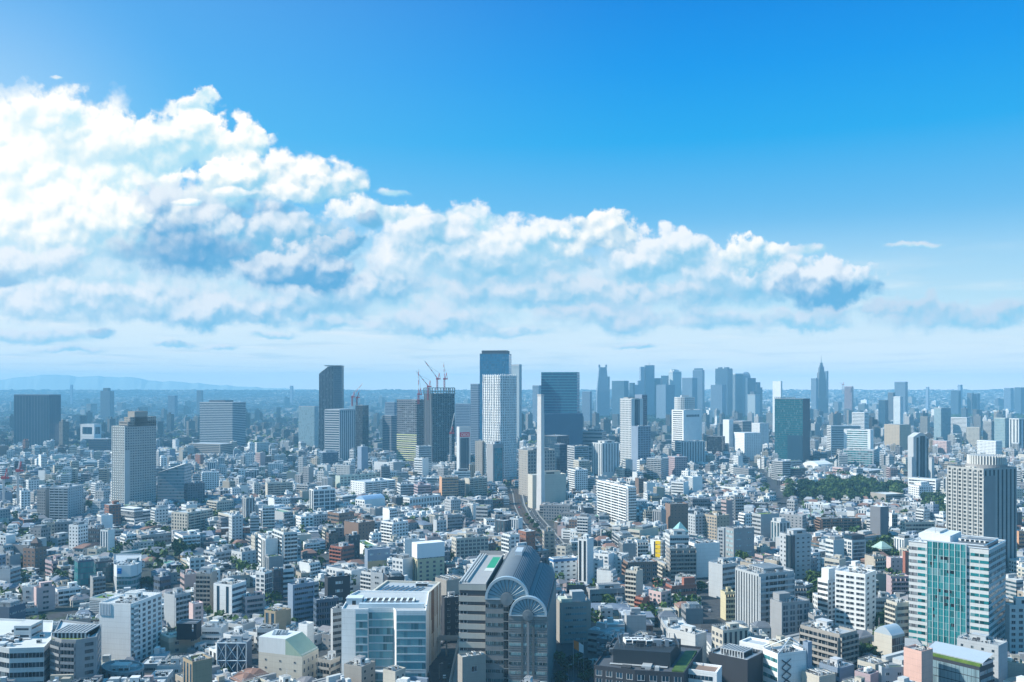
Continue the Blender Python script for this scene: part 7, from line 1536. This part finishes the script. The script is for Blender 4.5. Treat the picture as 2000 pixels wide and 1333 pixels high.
for i in range(14):
    t = .3 + i * .38; k = min(int(t), len(road) - 2); f = t - k; x = road[k][0] * (1 - f) + road[k + 1][0] * f; y = road[k][1] * (1 - f) + road[k + 1][1] * f; col, nm = CC[(i * 5 + i // 3) % 6]; side = i % 2
    o = bpy.data.objects.new('car', None); C.collection.objects.link(o); o.location = (x + (3 if side else -3), y, .02); o.rotation_euler = (0, 0, math.atan2(-(road[k + 1][0] - road[k][0]), road[k + 1][1] - road[k][1]))
    tag(o, f'{nm} car {"in the right lane" if side else "in the left lane"} of the street beside the railway', 'car', 'cars on the street beside the railway'); link('body', U_CAR, o, col=col); link('windscreen', U_CARG, o, col=(.02, .03, .04))
    for a in (-.82, .82):
        for b in (-1.3, 1.3): link('wheel', U_WH, o, (a, b, 0))

k = 0
for ai, a_ in enumerate(AVENUES[:4] + AVENUES[7:]):
    for (x0, y0), (x1, y1) in zip(a_[:-1], a_[1:]):
        L_ = math.hypot(x1 - x0, y1 - y0); n_ = int(L_ / 26)
        for i in range(n_):
            t = (i + rnd.random()) / n_; x, y = x0 + (x1 - x0) * t, y0 + (y1 - y0) * t
            if y > 1250 or abs(x) > .56 * y or rnd.random() < .35: continue
            c_, nm = CC[rnd.choice((0, 0, 1, 2, 2, 3, 4))]; e_ = ((x1 - x0) / L_, (y1 - y0) / L_); sd_ = rnd.choice((-2.2, 2.2))
            o = bpy.data.objects.new('car', None); C.collection.objects.link(o); o.location = (x - e_[1] * sd_, y + e_[0] * sd_, .02); o.rotation_euler = (0, 0, math.atan2(-e_[0], e_[1]))
            tag(o, f'small {nm} car on a city avenue between the low roofs', 'car', f'{nm} cars on the avenues'); link('body', U_CAR, o, col=c_); link('windscreen', U_CARG, o, col=(.02, .03, .04))
# street furniture and traffic in the dark street and the shaded square
for i, (px, Y, k, nm) in enumerate([(868, 480, 0, 'white car on the dark street left of the fan gabled complex'), (878, 500, 1, 'black car on the dark street left of the fan gabled complex'), (862, 545, 2, 'silver grey car farther up the dark street beyond the footbridge'), (1118, 468, 0, 'white car parked in the shaded square right of the complex'), (1104, 482, 4, 'blue car parked in the shaded square right of the complex')]):
    o = bpy.data.objects.new('car', None); C.collection.objects.link(o); o.location = (X(px, Y), Y, .02); o.rotation_euler = (0, 0, .1 + i * .4 * (i > 2)); tag(o, nm, 'car', 'cars near the fan gabled complex'); link('body', U_CAR, o, col=CC[k][0]); link('windscreen', U_CARG, o, col=(.02, .03, .04))
    for a in (-.82, .82):
        for b in (-1.3, 1.3): link('wheel', U_WH, o, (a, b, 0))
o = bpy.data.objects.new('ramp_wall', None); C.collection.objects.link(o); o.location = (X(893, 470), 470, 0); tag(o, 'long grey concrete ramp wall climbing beside the fan gabled complex', 'ramp')
s = MB(); P_ = [(-3.2, -28), (.2, -28), (1.6, 60), (-1.8, 60)]; s.face([(*P_[0], 2), (*P_[1], 2), (*P_[2], 10), (*P_[3], 10)]); s.face([(*P_[0], 0), (*P_[0], 2), (*P_[3], 10), (*P_[3], 0)]); s.face([(*P_[0], 0), (*P_[1], 0), (*P_[1], 2), (*P_[0], 2)]); s.obj('ramp_deck', PAINT, o, col=(.25, .25, .24))
s = MB(); s.beam((-3.2, -28, 2.9), (-1.8, 60, 10.9), .45); s.obj('parapet', PAINT, o, col=(.42, .42, .40))
U_LAMP = unit('lamp_pole', lambda b: (b.cyl(0, 0, 0, 8, .1, .06, 6), b.beam((0, 0, 8), (1.4, 0, 8.3), .05)), [METAL]); U_LH = unit('lamp_head', lambda b: b.box(1.0, 1.9, -.18, .18, 8.2, 8.4, 0, None, True), [METAL])
for px, Y, nm in [(1110, 476, 'street lamp by the parked cars in the shaded square'), (1130, 487, 'street lamp below the slanted poster board'), (858, 478, 'street lamp at the near end of the dark street'), (866, 560, 'street lamp at the far end of the dark street')]:
    o = bpy.data.objects.new('street_lamp', None); C.collection.objects.link(o); o.location = (X(px, Y), Y, 0); tag(o, nm, 'street lamp', 'street lamps near the complex'); link('lamp_pole', U_LAMP, o, col=(.5, .5, .5)); link('lamp_head', U_LH, o, col=(.7, .7, .7))

# ------------------------------------------------------------------ air
b = MB(); b.box(-7600, 7600, -400, 12000, -2, 352, 0, None, True); hz = b.obj('haze', mat_volume()); tag(hz, 'thin blue summer haze over the city', kind='stuff')
